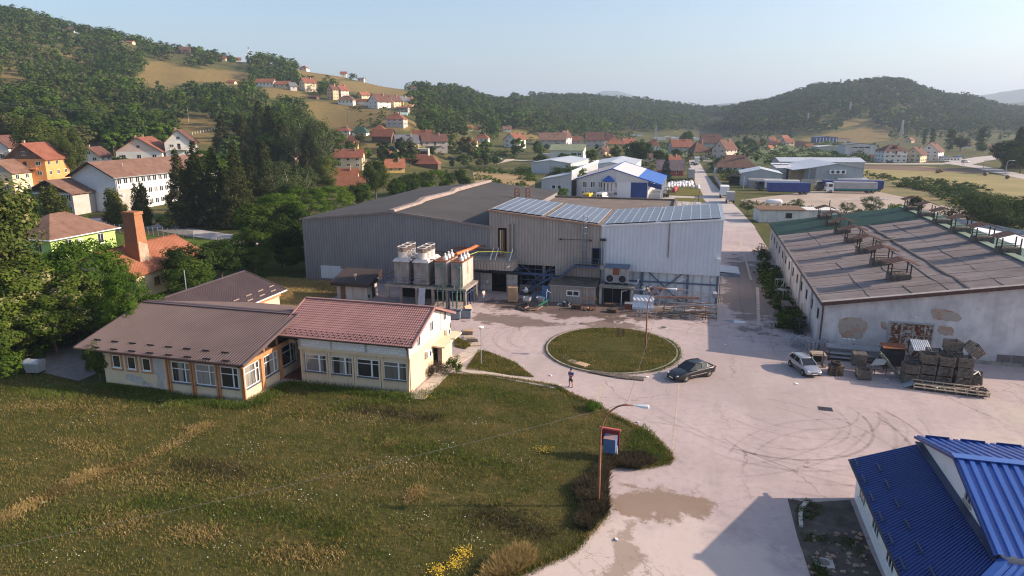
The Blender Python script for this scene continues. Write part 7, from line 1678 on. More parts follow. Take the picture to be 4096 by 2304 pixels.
FM=[L_FAR,L_MID,L_DARK,L_OLIVE,L_BRIGHT];FP=[.36,.26,.22,.08,.08]
merged_wood('left_hill_woods',[q for q in REST if project(q[0],q[1],q[2])[0]<1680],21,FM,FP)
merged_wood('valley_end_woods',[q for q in REST if 1680<=project(q[0],q[1],q[2])[0]<2880],22,FM,FP)
merged_wood('right_hill_woods',[q for q in REST if project(q[0],q[1],q[2])[0]>=2880],23,FM,FP)
print('WOODS',len(CAND),N_IND)
def thicket(name,polys_px,n,hr,mats,seed,leaf=.1,nl=60,z0=0):
 rng=np.random.default_rng(seed);V=[];M=[]
 tpl=[]
 for i in range(4):
  r2=np.random.default_rng(seed*7+i);c,r=clumps('bush',r2,12);tpl.append((c,r))
 per=max(1,n//len(polys_px))
 for poly in polys_px:
  P=np.array(poly,float);k=0;tries=0
  while k<per and tries<per*30:
   tries+=1;u=rng.uniform(P[:,0].min(),P[:,0].max());v=rng.uniform(P[:,1].min(),P[:,1].max())
   if not in_poly(np.array([u]),np.array([v]),poly)[0]:continue
   p=spot(u,v);h=rng.uniform(*hr);c,r=tpl[rng.integers(4)];q=leaves_np(c*h,r*h,nl,leaf*h**.6,rng,.7,.4,.5)
   q[:,0]=q[:,0]*1.5+p.x;q[:,1]=q[:,1]*1.5+p.y;q[:,2]+=gz(p.x,p.y)+z0-.05*h
   V.append(q);M.append(np.full(nl,rng.integers(len(mats))));k+=1
 me=quads_mesh(name,np.concatenate(V),mats,np.concatenate(M));o=bpy.data.objects.new(name,me);link(o);return tag(o,kind='stuff')
thicket('valley_shrubbery',[[(2560,598),(2900,585),(3500,590),(3480,640),(3150,640),(2960,648),(2850,640)],[(3060,640),(3500,640),(3440,655),(3080,660)],[(2870,650),(2960,655),(2920,690),(2860,680)],[(2400,590),(2800,575),(3400,572),(3400,585),(2600,600)]],420,(2,4.5),[L_MID,L_BRIGHT,L_DARK],41,.22,60)
thicket('waste_ground_shrubbery',[[(3460,700),(3800,730),(3960,760),(3900,768),(3700,745),(3470,712)],[(3560,735),(3900,765),(3960,790),(3820,780),(3600,750)],[(3700,760),(4096,800),(4096,880),(3850,850)]],210,(1.2,2.6),[L_MID,L_DARK,L_WILLOW],42,.17,60)
thicket('weed_strip',[[(3020,850),(3150,830),(3380,860),(3560,830),(3500,870),(3200,880),(3060,880)],[(3120,820),(3330,845),(3300,870),(3120,860)]],170,(.7,1.7),[L_BRIGHT,L_WILLOW,L_MID],43,.13,60)
thicket('hedge_growth',[[(1900,700),(2080,735),(2130,770),(2000,760),(1880,735)],[(1870,672),(2060,690),(2090,702),(1900,690)],[(2060,670),(2140,680),(2130,730),(2080,720)]],130,(1.0,2.4),[L_MID,L_BRIGHT],44,.16,60)
thicket('village_gardens',[[(1700,640),(2050,615),(2060,635),(1720,650)],[(1400,600),(1800,560),(1850,590),(1450,640)],[(2150,640),(2420,628),(2900,640),(2780,700),(2600,690),(2300,700)],[(2880,690),(3080,690),(3060,720),(2900,725)],[(2000,560),(2400,560),(2400,585),(2020,600)]],330,(1.2,3.4),[L_MID,L_DARK,L_BRIGHT,L_OLIVE],46,.2,60)
thicket('yard_weeds',[[(3180,2005),(3260,2015),(3300,2060),(3190,2100)],[(3200,2130),(3420,2170),(3480,2260),(3330,2170),(3200,2170)],[(3250,2230),(3330,2330),(3260,2330)]],130,(.12,.4),[L_DARK,L_OLIVE,L_MID],47,.06,40)
thicket('wall_creeper',[[(3030,990),(3075,1060),(3160,1240),(3190,1350),(3150,1330),(3060,1120)]],60,(.7,1.9),[L_DARK,L_MID],45,.12,140)
# cars
def paint(name,c,rough=.28,metal=.4):
 t=NT(name);t.b.inputs['Coat Weight'].default_value=.6;t.b.inputs['Coat Roughness'].default_value=.05
 return t.done(c,rough,metal,.5)
P_BLACK=paint('black_car_paint',(.012,.012,.016));P_SILVER=paint('silver_car_paint',(.42,.42,.44),.32,.7);P_WHITE=paint('white_van_paint',(.72,.72,.72),.3,0);P_RED=paint('red_car_paint',(.36,.02,.02),.3,.1);P_YELLOW=paint('yellow_van_paint',(.78,.50,.02),.35,0);P_GREEN=paint('green_truck_paint',(.02,.16,.10),.4,0);P_DARK=paint('dark_car_paint',(.05,.055,.07));P_MAROON=paint('maroon_car_paint',(.20,.025,.03))
m_carglass=glass('car_glass',(.012,.014,.018),None,.03);m_tyre=mat('tyre',(.016,.016,.017),(.03,.029,.028),4,.85);m_alloy=mat('alloy_rim',(.50,.50,.50),None,1,.3,.7);m_hub=mat('steel_hubcap',(.40,.40,.41),None,1,.4,.5);m_lamp=glass('headlamp',(.55,.57,.60),None,.08);m_tail=mat('tail_lamp',(.35,.015,.012),None,1,.25);m_plate=mat('number_plate',(.72,.72,.70),None,1,.5);m_trim=mat('black_trim',(.02,.02,.021),None,1,.6)
m_chrome=mat('chrome',(.60,.60,.61),None,1,.15,.9)
def loft(m,sections,mi=0,close=True):
 n=len(sections[0]);base=len(m.v)
 for s in sections:m.v.extend([tuple(p)for p in s])
 for i in range(len(sections)-1):
  for k in range(n):m.f.append((base+i*n+k,base+i*n+(k+1)%n,base+(i+1)*n+(k+1)%n,base+(i+1)*n+k));m.m.append(mi)
 if close:m.f.append(tuple(base+k for k in reversed(range(n))));m.m.append(mi);e=base+(len(sections)-1)*n;m.f.append(tuple(e+k for k in range(n)));m.m.append(mi)
def subdiv(o,lv=2):
 md=o.modifiers.new('round','SUBSURF');md.levels=lv;md.render_levels=lv
 o.data.polygons.foreach_set('use_smooth',[True]*len(o.data.polygons));return o
def wheel(t,x,y,r,w,rim):
 side=1 if y>0 else-1;m=MB();n=24;prof=[(.62*r,-w/2),(.93*r,-w/2),(r,-w*.3),(r,w*.3),(.93*r,w/2),(.62*r,w/2)];S=[]
 for rr,yy in prof:S.append([(x+rr*math.cos(a),y+yy,r+rr*math.sin(a))for a in np.linspace(0,2*PI,n,endpoint=False)])
 for i in range(5):
  for k in range(n):m.quad(S[i][k],S[i][(k+1)%n],S[i+1][(k+1)%n],S[i+1][k])
 wh=m.build('wheel',m_tyre,t,True)
 m=MB();c=(x,y+side*w*.36,r);R=.64*r
 ring=[(x+R*math.cos(a),y+side*w*.40,r+R*math.sin(a))for a in np.linspace(0,2*PI,n,endpoint=False)];inn=[(x+R*.86*math.cos(a),y+side*w*.40,r+R*.86*math.sin(a))for a in np.linspace(0,2*PI,n,endpoint=False)]
 for k in range(n):m.quad(ring[k],ring[(k+1)%n],inn[(k+1)%n],inn[k])
 for q in range(6):
  a=q*PI/3;m.bar((x,y+side*w*.38,r),(x+R*.88*math.cos(a),y+side*w*.40,r+R*.88*math.sin(a)),.09*r/.3,.05)
 m.add([(x+.16*r*math.cos(a),y+side*w*.43,r+.16*r*math.sin(a))for a in np.linspace(0,2*PI,10,endpoint=False)],[tuple(range(10))]);m.build('rim',rim,wh)
 MB().add([(x+R*.95*math.cos(a),y+side*w*.34,r+R*.95*math.sin(a))for a in np.linspace(0,2*PI,n,endpoint=False)],[tuple(range(n))]).build('brake_shadow',m_trim,wh)
def car(name,label,pos,heading,kind,body,rim=None,group=None,detail=True):
 t=thing(name,label,'car',(pos[0],pos[1],pos[2]if len(pos)>2 else.014),heading,group);rim=rim or m_alloy
 if kind=='sedan':
  st=[(2.42,.30,.52,.62,.66),(2.34,.22,.60,.78,.74),(1.95,.2,.76,.89,.80),(1.1,.2,.90,.91,.84),(.2,.2,.93,.91,.86),(-.8,.2,.95,.91,.86),(-1.6,.2,.97,.90,.84),(-2.15,.22,.95,.86,.76),(-2.38,.3,.86,.72,.66),(-2.42,.38,.78,.62,.6)]
  cab=[(1.02,.92,.74,.0),(.15,1.44,.62,.0),(-.55,1.47,.63,0),(-1.25,1.40,.60,0),(-2.0,.97,.70,0)];wb=(1.42,-1.38);R=.33
 else:
  st=[(1.88,.30,.50,.56,.6),(1.82,.22,.58,.72,.68),(1.45,.2,.76,.82,.74),(.85,.2,.90,.83,.78),(.1,.2,.95,.83,.79),(-.9,.2,.98,.83,.79),(-1.55,.2,.98,.81,.76),(-1.84,.28,.92,.74,.7),(-1.92,.36,.8,.66,.62)]
  cab=[(.86,.92,.70,.0),(.05,1.39,.57,.0),(-.65,1.44,.58,0),(-1.5,1.38,.56,0),(-1.88,.98,.66,0)];wb=(1.17,-1.27);R=.30
 m=MB();S=[]
 for x,zb,zs,w,wt in st:
  S.append([(x,-w*.86,zb),(x,-w,zb+.12),(x,-w*1.0,zb+(zs-zb)*.6),(x,-w*.97,zs-.06),(x,-wt*.9,zs),(x,0,zs+.03),(x,wt*.9,zs),(x,w*.97,zs-.06),(x,w*1.0,zb+(zs-zb)*.6),(x,w,zb+.12),(x,w*.86,zb)])
 loft(m,S);b=subdiv(m.build('body',body,t))
 m=MB();zb=.90
 x0,z0,w0,_=cab[0];xe,zee,we,_=cab[-1];bw=(.80 if kind=='sedan'else.76)
 base=[(x0,-w0,z0),(cab[1][0],-bw,zb+.03),(cab[2][0],-bw-.01,zb+.05),(cab[3][0],-bw,zb+.06),(xe,-we,zee)]
 top=[(cab[1][0]-.0,-cab[1][2],cab[1][1]-.04),(cab[2][0],-cab[2][2],cab[2][1]-.04),(cab[3][0],-cab[3][2],cab[3][1]-.04)]
 mir=lambda P:[(x,-y,z)for x,y,z in P]
 bl,br,tl,tr=base,mir(base),top,mir(top)
 m.quad(bl[0],br[0],tr[0],tl[0]);m.quad(br[4],bl[4],tl[2],tr[2])
 for B,T_ in((bl,tl),(br,tr)):
  m.poly([B[0],T_[0],B[1]]);m.quad(B[1],T_[0],T_[1],B[2]);m.quad(B[2],T_[1],T_[2],B[3]);m.poly([B[3],T_[2],B[4]])
 m.build('window_glass',m_carglass,t)
 m=MB();S=[]
 for i,(x,z,w,_)in enumerate(cab[1:4]):S.append([(x,-w-.015,z-.05),(x,-w*.8,z),(x,0,z+.035),(x,w*.8,z),(x,w+.015,z-.05),(x,0,z-.06)])
 S=[[(p[0]+(.08),p[1],p[2]-.045)for p in S[0]]]+S+[[(p[0]-.1,p[1],p[2]-.05)for p in S[-1]]]
 loft(m,S);subdiv(m.build('roof',body,t),1)
 m=MB()
 for B,T_ in((bl,tl),(br,tr)):
  m.bar(B[0],T_[0],.07);m.bar(B[2],T_[1],.07);m.bar(B[4],T_[2],.10);m.bar(T_[0],T_[1],.06);m.bar(T_[1],T_[2],.06)
 m.build('pillar',body,t)
 if kind=='sedan':
  m=MB()
  for B,T_ in((bl,tl),(br,tr)):
   o=Vector((0,.02 if B[0][1]>0 else-.02,.0))
   m.bar(Vector(B[1])+o,Vector(B[3])+o,.03);m.bar(Vector(B[3])+o,Vector(T_[2])+o,.03);m.bar(Vector(T_[2])+o,Vector(T_[0])+o,.03);m.bar(Vector(T_[0])+o,Vector(B[0])+o,.03)
  m.build('window_trim',m_chrome,t)
 for x in wb:
  for s in(-1,1):
   ww=.90 if kind=='sedan'else.82;m=MB();pts=[]
   for a in np.linspace(-.2,PI+.2,16):pts.append((x+(R+.07)*math.cos(a),s*(ww+.006),R+(R+.07)*math.sin(a)))
   m.add(pts+[(x,s*(ww+.006),R)],[(i,i+1,16)for i in range(15)]);m.build('wheel_arch',m_trim,t);wheel(t,x,s*(ww-.07),R,.2,rim)
 xf=st[0][0];zf=st[0][2];xr=st[-1][0];W=st[1][3]
 for s in(-1,1):
  m=MB();m.cbox((xf-.17,s*W*.80,zf+.10),.30,.30,.13,s*-.45,0,0,.25);subdiv(m.build('headlight',m_lamp,t),1)
  m=MB();m.cbox((xr+.10,s*W*.88,.80),.16,.24,.24,s*.35);subdiv(m.build('tail_light',m_tail,t),1)
  m=MB();m.cbox((cab[0][0]-.25,s*(bw+.13),.99),.12,.2,.14);subdiv(m.build('mirror',body if kind=='sedan'else m_trim,t),1)
  MB().cbox((-.1,s*(W+.125),.5),2.0,.02,.06).build('side_moulding',m_chrome if kind=='sedan'else m_trim,t)
 MB().cbox((xf-.02,0,.50),.12,W*.85,.16 if kind=='sedan'else.1).build('grille',m_trim,t);MB().cbox((xf+.04,0,.40),.03,.5,.11).build('number_plate',m_plate,t)
 MB().cbox((xf-.06,0,.27),.16,W*1.5,.12).build('bumper',m_trim if kind!='sedan'else body,t)
 return t
def heading(dx,dy):return math.atan2(dy,dx)
car('parked_car','black saloon car with chrome window line parked at the edge of the grass island',(.65,62.3),heading(-2.0,-1.9),'sedan',P_BLACK)
car('parked_car','silver three door hatchback parked beside the scrap and wooden crates',(11.1,66.55),heading(.8,-2.2),'hatch',P_SILVER,m_hub)
p=spot(442,884);car('parked_car','red hatchback parked on the park road before the white office',(p.x,p.y,.045),math.radians(5),'hatch',P_RED,m_hub)
for(u,v,hd,k,c,lab)in((160,768,30,'hatch',P_WHITE,'white car parked beside the orange house'),(125,775,20,'hatch',P_WHITE,'white car half hidden by the dark park tree'),(1805,638,5,'hatch',P_DARK,'dark car in the village car park left of the white van'),(1990,640,185,'sedan',P_WHITE,'white car at the right end of the car park row'),(1955,636,185,'hatch',P_MAROON,'dark red car in the car park beside the green truck'),(1970,640,185,'hatch',P_SILVER,'pale grey car in the car park row'),(3402,655,5,'sedan',P_MAROON,'dark red car driving on the right road'),(3780,647,15,'sedan',P_WHITE,'white car in front of the blue canopied shop'),(3860,652,20,'hatch',P_SILVER,'silver car at the roundabout'),(1262,397,10,'hatch',P_DARK,'dark car by the open garage on the hill'),(3560,654,5,'hatch',P_DARK,'dark car in front of the guest house'),(2822,638,5,'hatch',P_WHITE,'white car by the yellow corner house')):
 p,_=hill_spot(u,v);car('parked_car',lab,(p.x,p.y,p.z+.05),math.radians(hd),k,c,m_hub)
def box_vehicle(name,label,pos,hd,L,Wd,Hb,cabL,cabH,boxm,cabm,cat='truck',z0=.9,group=None,tarp_band=None,cab=True,rear_door=True,ribs=0):
 t=thing(name,label,cat,(pos[0],pos[1],.03),hd,group);xf=L/2
 m=MB();xb=xf-cabL-.15 if cab else xf;m.box(-L/2,xb,-Wd/2,Wd/2,z0,z0+Hb)
 cargo=m.build('cargo_box',boxm,t)
 if ribs:
  m=MB()
  for i in range(ribs):
   x=-L/2+(xb+L/2)*(i+.5)/ribs
   for s in(-1,1):m.box(x-.05,x+.05,s*(Wd/2+.03)-.03,s*(Wd/2+.03)+.03,z0,z0+Hb)
  m.build('stiffener',boxm,cargo)
 if tarp_band:
  MB().box(-L/2-.01,xb+.01,-Wd/2-.012,Wd/2+.012,z0,z0+Hb*.22).build('lower_band',tarp_band,cargo)
 if rear_door:
  MB().box(-L/2-.03,-L/2-.005,-Wd*.46,Wd*.46,z0+.1,z0+Hb-.1).box(-L/2-.06,-L/2-.03,-.03,.03,z0+.1,z0+Hb-.1).build('rear_door',boxm,cargo)
 MB().box(-L/2,xf-.3,-.45,.45,z0-.28,z0-.02).build('chassis',m_steel_dark,t)
 if cab:
  m=MB();a=[(xf-cabL,0),(xf-cabL,cabH),(xf-.35,cabH),(xf-.05,cabH*.55),(xf,cabH*.5),(xf,.0)];zc=.45
  m.prism([(x,-Wd*.48,zc+z)for x,z in a],(0,Wd*.96,0));cb=m.build('cab',cabm,t)
  MB().quad((xf-.02,-Wd*.43,zc+cabH*.54),(xf-.02,Wd*.43,zc+cabH*.54),(xf-.32,Wd*.42,zc+cabH*.95),(xf-.32,-Wd*.42,zc+cabH*.95)).build('windscreen',m_carglass,cb)
  for s in(-1,1):
   MB().cbox((xf-cabL*.55,s*(Wd*.48+.01),zc+cabH*.72),cabL*.5,.02,cabH*.34).build('side_window',m_carglass,cb)
   MB().cbox((xf-.15,s*(Wd*.5+.16),zc+cabH*.7),.08,.16,.4).build('mirror',m_trim,cb)
  MB().box(xf-.02,xf+.03,-Wd*.44,Wd*.44,zc+.02,zc+.4).build('bumper',m_trim,cb)
  for s in(-1,1):
   MB().cbox((xf+.02,s*Wd*.36,zc+.48),.06,.3,.16).build('headlight',m_lamp,cb)
 axl=([xf-cabL*.6]if cab else[])+([-L/2+1.1]if L<7.5 else[-L/2+1.2,-L/2+2.5])
 for x in axl:
  for s in(-1,1):wheel(t,x,s*(Wd/2-.17),min(.5,z0*.55),.3,m_hub)
 return t
m_tarp_blue=mat('blue_tarpaulin',(.018,.035,.17),(.028,.05,.22),.5,.5);m_tarp_grey=mat('grey_tarpaulin',(.32,.31,.32),(.40,.39,.40),.5,.6);m_tarp_white=mat('white_tarpaulin',(.62,.62,.63),(.70,.70,.71),.5,.5);m_tarp_teal=mat('teal_band',(.02,.16,.15),None,1,.5)
R90=PI/2
box_vehicle('delivery_truck','white box truck parked on the road behind the grey trailer',(8.4,219),R90,8,2.5,2.6,2.0,2.6,m_tarp_white,P_WHITE)
box_vehicle('box_trailer','small grey tarpaulin truck nearest on the village road',(9.6,204.5),R90,5.5,2.3,2.3,1.6,1.8,m_tarp_grey,P_WHITE)
box_vehicle('delivery_truck','grey box truck parked by the white bags',(-2.0,279),R90,9.5,2.5,3.3,2.2,2.9,m_tarp_grey,P_WHITE)
box_vehicle('delivery_truck','white truck at the far end of the village road',(-.4,372),R90,8,2.5,2.9,2.2,2.6,m_tarp_white,P_WHITE)
box_vehicle('trailer_truck','long blue tarpaulin trailer with pale roof in the truck park',(28.2,232.5),math.radians(188),12.8,2.5,2.7,1,1,m_tarp_blue,P_DARK,cab=False)
box_vehicle('trailer_truck','white trailer truck with blue cab behind the blue trailer',(26.0,243),math.radians(188),13.6,2.5,2.6,2.3,2.6,m_tarp_white,P_DARK)
box_vehicle('container_truck','white cab truck carrying a grey box with teal lower band',(48.0,241.5),math.radians(188),15.5,2.5,2.6,2.3,2.7,m_tarp_grey,P_WHITE,tarp_band=m_tarp_teal)
box_vehicle('container_truck','green grey cab truck with dark blue skip containers',(48.5,247.5),math.radians(188),21,2.5,2.6,2.3,2.7,m_tarp_blue,P_DARK,ribs=14)
def van(label,pos,hd,c,L=5.6,H=2.5,loc=None):
 t=thing('parked_van',label,'van',pos,hd);m=MB();h=L/2
 pr=[(h,.35),(h-.05,.85),(h-.75,1.15),(h-1.5,H*.86),(h-2.0,H*.97),(-h+.1,H),(-h,H*.9),(-h,.35)]
 m.prism([(x,-1.0,z)for x,z in pr],(0,2.0,0));b=m.build('body',c,t);bv=b.modifiers.new('edge','BEVEL');bv.width=.09;bv.segments=2
 o=MB().quad((h-.78,-.9,1.2),(h-.78,.9,1.2),(h-1.46,.84,H*.84),(h-1.46,-.84,H*.84)).build('windscreen',m_carglass,t);o.location=(.03,0,.03)
 for s in(-1,1):
  MB().quad((h-1.1,s*1.012,1.25),(h-2.1,s*1.012,1.25),(h-2.1,s*1.012,1.9),(h-1.6,s*1.012,1.9)).build('side_window',m_carglass,t)
  MB().cbox((-h-.01,s*.8,1.1),.04,.12,.5).build('tail_light',m_tail,t)
  for x in(h-.9,-h+1.1):wheel(t,x,s*.88,.34,.22,m_hub)
 MB().box(-h-.02,-h-.004,-.85,-.05,1.35,1.95).box(-h-.02,-h-.004,.05,.85,1.35,1.95).build('rear_window',m_carglass,t)
 return t
van('yellow delivery van parked at the white trade hall wall',(-30.0,198.3,.02),math.radians(80),P_YELLOW,5.2,2.4)
van('white delivery van parked next to the yellow one',(-26.2,200.2,.02),math.radians(75),P_WHITE,5.2,2.5)
van('low white van in front of the two tall vans',(-26.6,191,.02),math.radians(75),P_WHITE,4.4,1.9)
p=spot(1857,642);van('white van standing alone in the village car park',(p.x,p.y,.05),math.radians(12),P_WHITE,5.8,2.4)
p=spot(1930,636);box_vehicle('flatbed_truck','green cab flatbed truck in the village car park',(p.x,p.y),math.radians(10),6.5,2.2,.5,1.9,2.0,m_wood_grey,P_GREEN,rear_door=False)
p=spot(2185,632);box_vehicle('tank_truck','white tank truck under the shelter behind the pale halls',(p.x,p.y),math.radians(10),7.5,2.3,1.9,2.0,2.3,m_tarp_white,P_WHITE)
# people
def skin_person(name,label,pos,rot,shirt,shorts,skin,hair,pose='folded',scale=1.0):
 t=thing(name,label,'person',pos,rot);t.scale=(scale,)*3
 def grow(nm,V,E,Rr,material,root=0,lv=2):
  me=bpy.data.meshes.new(nm);me.from_pydata(V,E,[]);
  o=bpy.data.objects.new(nm,me);link(o,t);md=o.modifiers.new('skin','SKIN');md.use_smooth_shade=True
  for i,r in enumerate(Rr):me.skin_vertices[0].data[i].radius=r if isinstance(r,tuple)else(r,r)
  me.skin_vertices[0].data[root].use_root=True;sd=o.modifiers.new('sub','SUBSURF');sd.levels=lv;sd.render_levels=lv;me.materials.append(material);return o
 V=[(0,0,.92),(0,0,1.08),(0,.01,1.28),(0,.0,1.42),(0,-.01,1.51),(0,-.02,1.585),(0,-.025,1.68),(0,-.02,1.75)]
 Rr=[(.155,.115),(.15,.105),(.175,.115),(.12,.09),(.055,.055),(.07,.075),(.078,.095),(.055,.065)]
 E=[(i,i+1)for i in range(7)]
 def add(p,r,k):V.append(p);Rr.append(r);E.append((k,len(V)-1));return len(V)-1
 for s in(-1,1):
  a=add((s*.10,0,.84),(.10,.10),0);b=add((s*.13,-.02,.50),(.066,.07),a);c=add((s*.15,.02,.28),(.058,.06),b);d=add((s*.155,.03,.085),(.038,.042),c);add((s*.175,-.13,.035),(.042,.03),d)
  sh=add((s*.19,.0,1.40),(.062,.062),3)
  if pose=='folded':
   el=add((s*.25,-.02,1.13),(.045,.045),sh);wr=add((s*.02,-.185,1.17-.03*s),(.032,.032),el);hd_=add((-s*.08,-.20,1.19-.03*s),(.036,.024),wr)
   fz=1.19-.03*s
   for q in range(4):
    f1=add((-s*(.13+.008*(q%2)),-.195,fz+.028-.019*q),(.0095,.0095),hd_);add((-s*(.165+.006*(1.5-abs(q-1.5))),-.17,fz+.026-.019*q),(.008,.008),f1)
   th=add((-s*.085,-.215,fz+.05),(.011,.011),hd_);add((-s*.11,-.21,fz+.075),(.009,.009),th)
  else:
   el=add((s*.25,-.05,1.13),(.045,.045),sh);wr=add((s*.24,-.22,1.0),(.032,.032),el);hd_=add((s*.23,-.29,.96),(.036,.024),wr)
   for q in range(4):
    f1=add((s*.23+(.028-.019*q)*s,-.345,.935),(.0095,.0095),hd_);add((s*.23+(.026-.018*q)*s,-.37,.905-.004*q),(.008,.008),f1)
   th=add((s*.19,-.31,.955),(.011,.011),hd_);add((s*.175,-.335,.945),(.009,.009),th)
 grow('body',V,E,Rr,skin)
 grow('shirt',[(0,0,.90),(0,0,1.08),(0,.01,1.28),(0,0,1.41)]+[p for s in(-1,1)for p in((s*.19,0,1.405),(s*.235,-.012,1.22))],[(0,1),(1,2),(2,3),(3,4),(4,5),(3,6),(6,7)],[(.175,.135),(.17,.125),(.192,.13),(.135,.105),(.082,.082),(.072,.072),(.082,.082),(.072,.072)],shirt)
 grow('shorts',[(0,0,.96),(0,0,.86)]+[p for s in(-1,1)for p in((s*.10,0,.80),(s*.125,-.01,.52))],[(0,1),(1,2),(2,3),(1,4),(4,5)],[(.168,.13),(.165,.13),(.115,.115),(.105,.105),(.115,.115),(.105,.105)],shorts)
 for s in(-1,1):grow('shoe',[(s*.155,.05,.06),(s*.165,-.05,.055),(s*.178,-.17,.04)],[(0,1),(1,2)],[(.052,.055),(.05,.05),(.045,.035)],m_trim)
 o=MB().disc_ring((0,-.015,1.70),[(.001,.105),(.06,.092),(.086,.045),(.088,.0),(.08,-.04)],18).build('hair',hair,t,True);o.scale=(1,1.15,1)
 m=MB()
 for s in(-1,1):m.cbox((s*.032,-.108,1.665),.022,.012,.01)
 m.build('eyes',m_trim,t);MB().add([(0,-.135,1.635),(-.016,-.112,1.632),(.016,-.112,1.632),(0,-.11,1.67)],[(0,1,3),(0,3,2),(0,2,1)]).build('nose',skin,t);MB().cbox((0,-.108,1.605),.045,.01,.01).build('mouth',mat('lips',(.30,.12,.10),None,1,.6)if 'lips'not in bpy.data.materials else bpy.data.materials['lips'],t)
 for s in(-1,1):
  m=MB();m.cbox((s*.084,-.015,1.66),.015,.035,.055);subdiv(m.build('ear',skin,t),1)
 return t
m_skin=mat('tanned_skin',(.38,.20,.13),(.43,.24,.16),6,.6);m_hair=mat('dark_hair',(.03,.02,.015),None,1,.8)
m_blue_shirt=mat('blue_shirt',(.025,.06,.28),(.035,.08,.33),8,.85);m_dark_shorts=mat('dark_shorts',(.045,.045,.055),(.06,.06,.07),8,.9)
skin_person('person','person in blue t-shirt and dark shorts standing with folded arms in the yard',(-9.75,56.8,.014),math.radians(-18),m_blue_shirt,m_dark_shorts,m_skin,m_hair)
skin_person('person','person in white shirt and pale blue trousers bending beside the cooling tower deck',(-26.1,82.9,.014),math.radians(60),mat('white_shirt',(.70,.70,.70),None,1,.8),mat('pale_trousers',(.22,.33,.45),None,1,.8),m_skin,m_hair,'reach',.97)
# yard furniture and clutter
def street_lamp(label,base,arm=(2.35,.35),h=6.9,arch=1.0):
 t=thing('street_lamp',label,'street lamp',(base.x,base.y,0));m=MB()
 d=Vector((arm[0],arm[1],0));pts=[Vector((0,0,0)),Vector((0,0,2.6)),Vector((0,0,4.6))]
 R=[.085,.085,.06]
 for i in range(9):
  a=PI/2*i/8;pts.append(Vector((0,0,4.9))+d*.62*(1-math.cos(a))+Vector((0,0,(h-4.9)*math.sin(a))));R.append(.05)
 pts.append(pts[-1]+d*.16);R.append(.045);m.tube(pts,R,8);m.build('pole',m_pole_rust,t,True)
 m=MB();e=pts[-1];dn=d.normalized();nn=Vector((-dn.y,dn.x,0));S=[]
 for f,w,hh,dz in((0,.06,.06,0),(.25,.10,.10,-.01),(.62,.19,.16,-.03),(.86,.20,.16,-.03),(.95,.15,.12,-.03)):
  c=e+dn*f*1.0+Vector((0,0,dz));S.append([c-nn*w-Vector((0,0,hh*.45)),c-nn*w*.85+Vector((0,0,hh*.3)),c+Vector((0,0,hh*.7)),c+nn*w*.85+Vector((0,0,hh*.3)),c+nn*w-Vector((0,0,hh*.45))])
 loft(m,S);m.build('lamp_head',mat('lamp_housing',(.50,.53,.58),(.60,.63,.67),3,.4)if 'lamp_housing'not in bpy.data.materials else bpy.data.materials['lamp_housing'],t)
 return t,pts[-2]
L1,t1=street_lamp('rusty arched street lamp at the edge of the meadow in front',spot(2393,2027))
L2,t2=street_lamp('rusty arched street lamp standing on the round grass island',spot(2581,1413))
def wire(name,label,a,b,sag,r=.012,material=None,cat='cable',n=24):
 a=Vector(a);b=Vector(b);m=MB();pts=[]
 for i in range(n+1):
  f=i/n;pts.append(a.lerp(b,f)-Vector((0,0,4*sag*f*(1-f))))
 m.tube(pts,r,4);o=m.build(name,material or m_cable);return tag(o,label,cat)
m_cable=mat('grey_cable',(.10,.10,.10),None,1,.7)
A1=Vector(L1.location)+t1+Vector((0,0,.1));A2=Vector(L2.location)+t2+Vector((0,0,.1))
wire('overhead_cable','thin overhead cable from the front lamp across the meadow towards the lower left',A1,(-40,10,5.5),.5)
wire('overhead_cable','thin overhead cable strung between the two rusty arched lamps',A1,A2,.35)
wire('overhead_cable','thin overhead cable from the island lamp to the white store corner',A2,(3.3,88.2,6.2),.3)
def globe(label,p,h):
 t=thing('yard_lamp',label,'lamp',(p.x,p.y,0));MB().tube([(0,0,0),(0,0,h)],.05,8).build('pole',m_galv,t)
 MB().disc_ring((0,0,h),[(.001,0),(.14,.04),(.24,.18),(.24,.3),(.14,.44),(.001,.48)],16).build('globe',mat('peach_globe',(.55,.36,.28),None,1,.5),t,True)
globe('yard lamp with faded globe in front of the small hut',spot(1426,1199),3.1)
p=spot(1925,1458);t=thing('yard_lamp','thin pole lamp with broken white glass shade beside the garden path','lamp',(p.x,p.y,0));MB().tube([(0,0,0),(0,0,3.55)],.04,8).build('pole',m_galv,t);MB().disc_ring((0,0,3.55),[(.03,0),(.1,.03),(.26,.25),(.30,.27),(.12,.05),(.03,.03)],14).build('shade',m_white_paint,t);MB().disc_ring((0,0,3.9),[(.30,-.08),(.27,.0),(.001,.05)],14).build('cap',m_white_paint,t)
t=thing('display_case','blue display case on legs with red back board beside the meadow lamp','display case',(-4.72,44.5,.0),math.radians(-6))
b=MB().box(-.42,.42,-.35,.35,.55,1.62).build('case',mat('faded_blue_sheet',(.06,.11,.24),(.10,.15,.28),3,.6),t);MB().quad((-.44,-.37,1.625),(.44,-.37,1.625),(.44,.42,1.70),(-.44,.42,1.70)).build('rusted_top',mat('rust_blotched_blue',(.16,.19,.30),(.36,.20,.14),2.2,.7,lo=.42,hi=.58),b)
r=MB().box(-.85,.55,.40,.50,.7,2.0).build('back_board',mat('dark_red_board',(.17,.015,.025),(.21,.025,.035),3,.6),t);MB().box(-.88,.6,.34,.54,2.0,2.1).build('top_rail',mat('salmon_rail',(.45,.10,.09),None,1,.6),r)
for x in(-.4,.4):MB().bar((x,-.3,0),(x,-.3,.56),.05).build('leg',m_steel_blue,t)
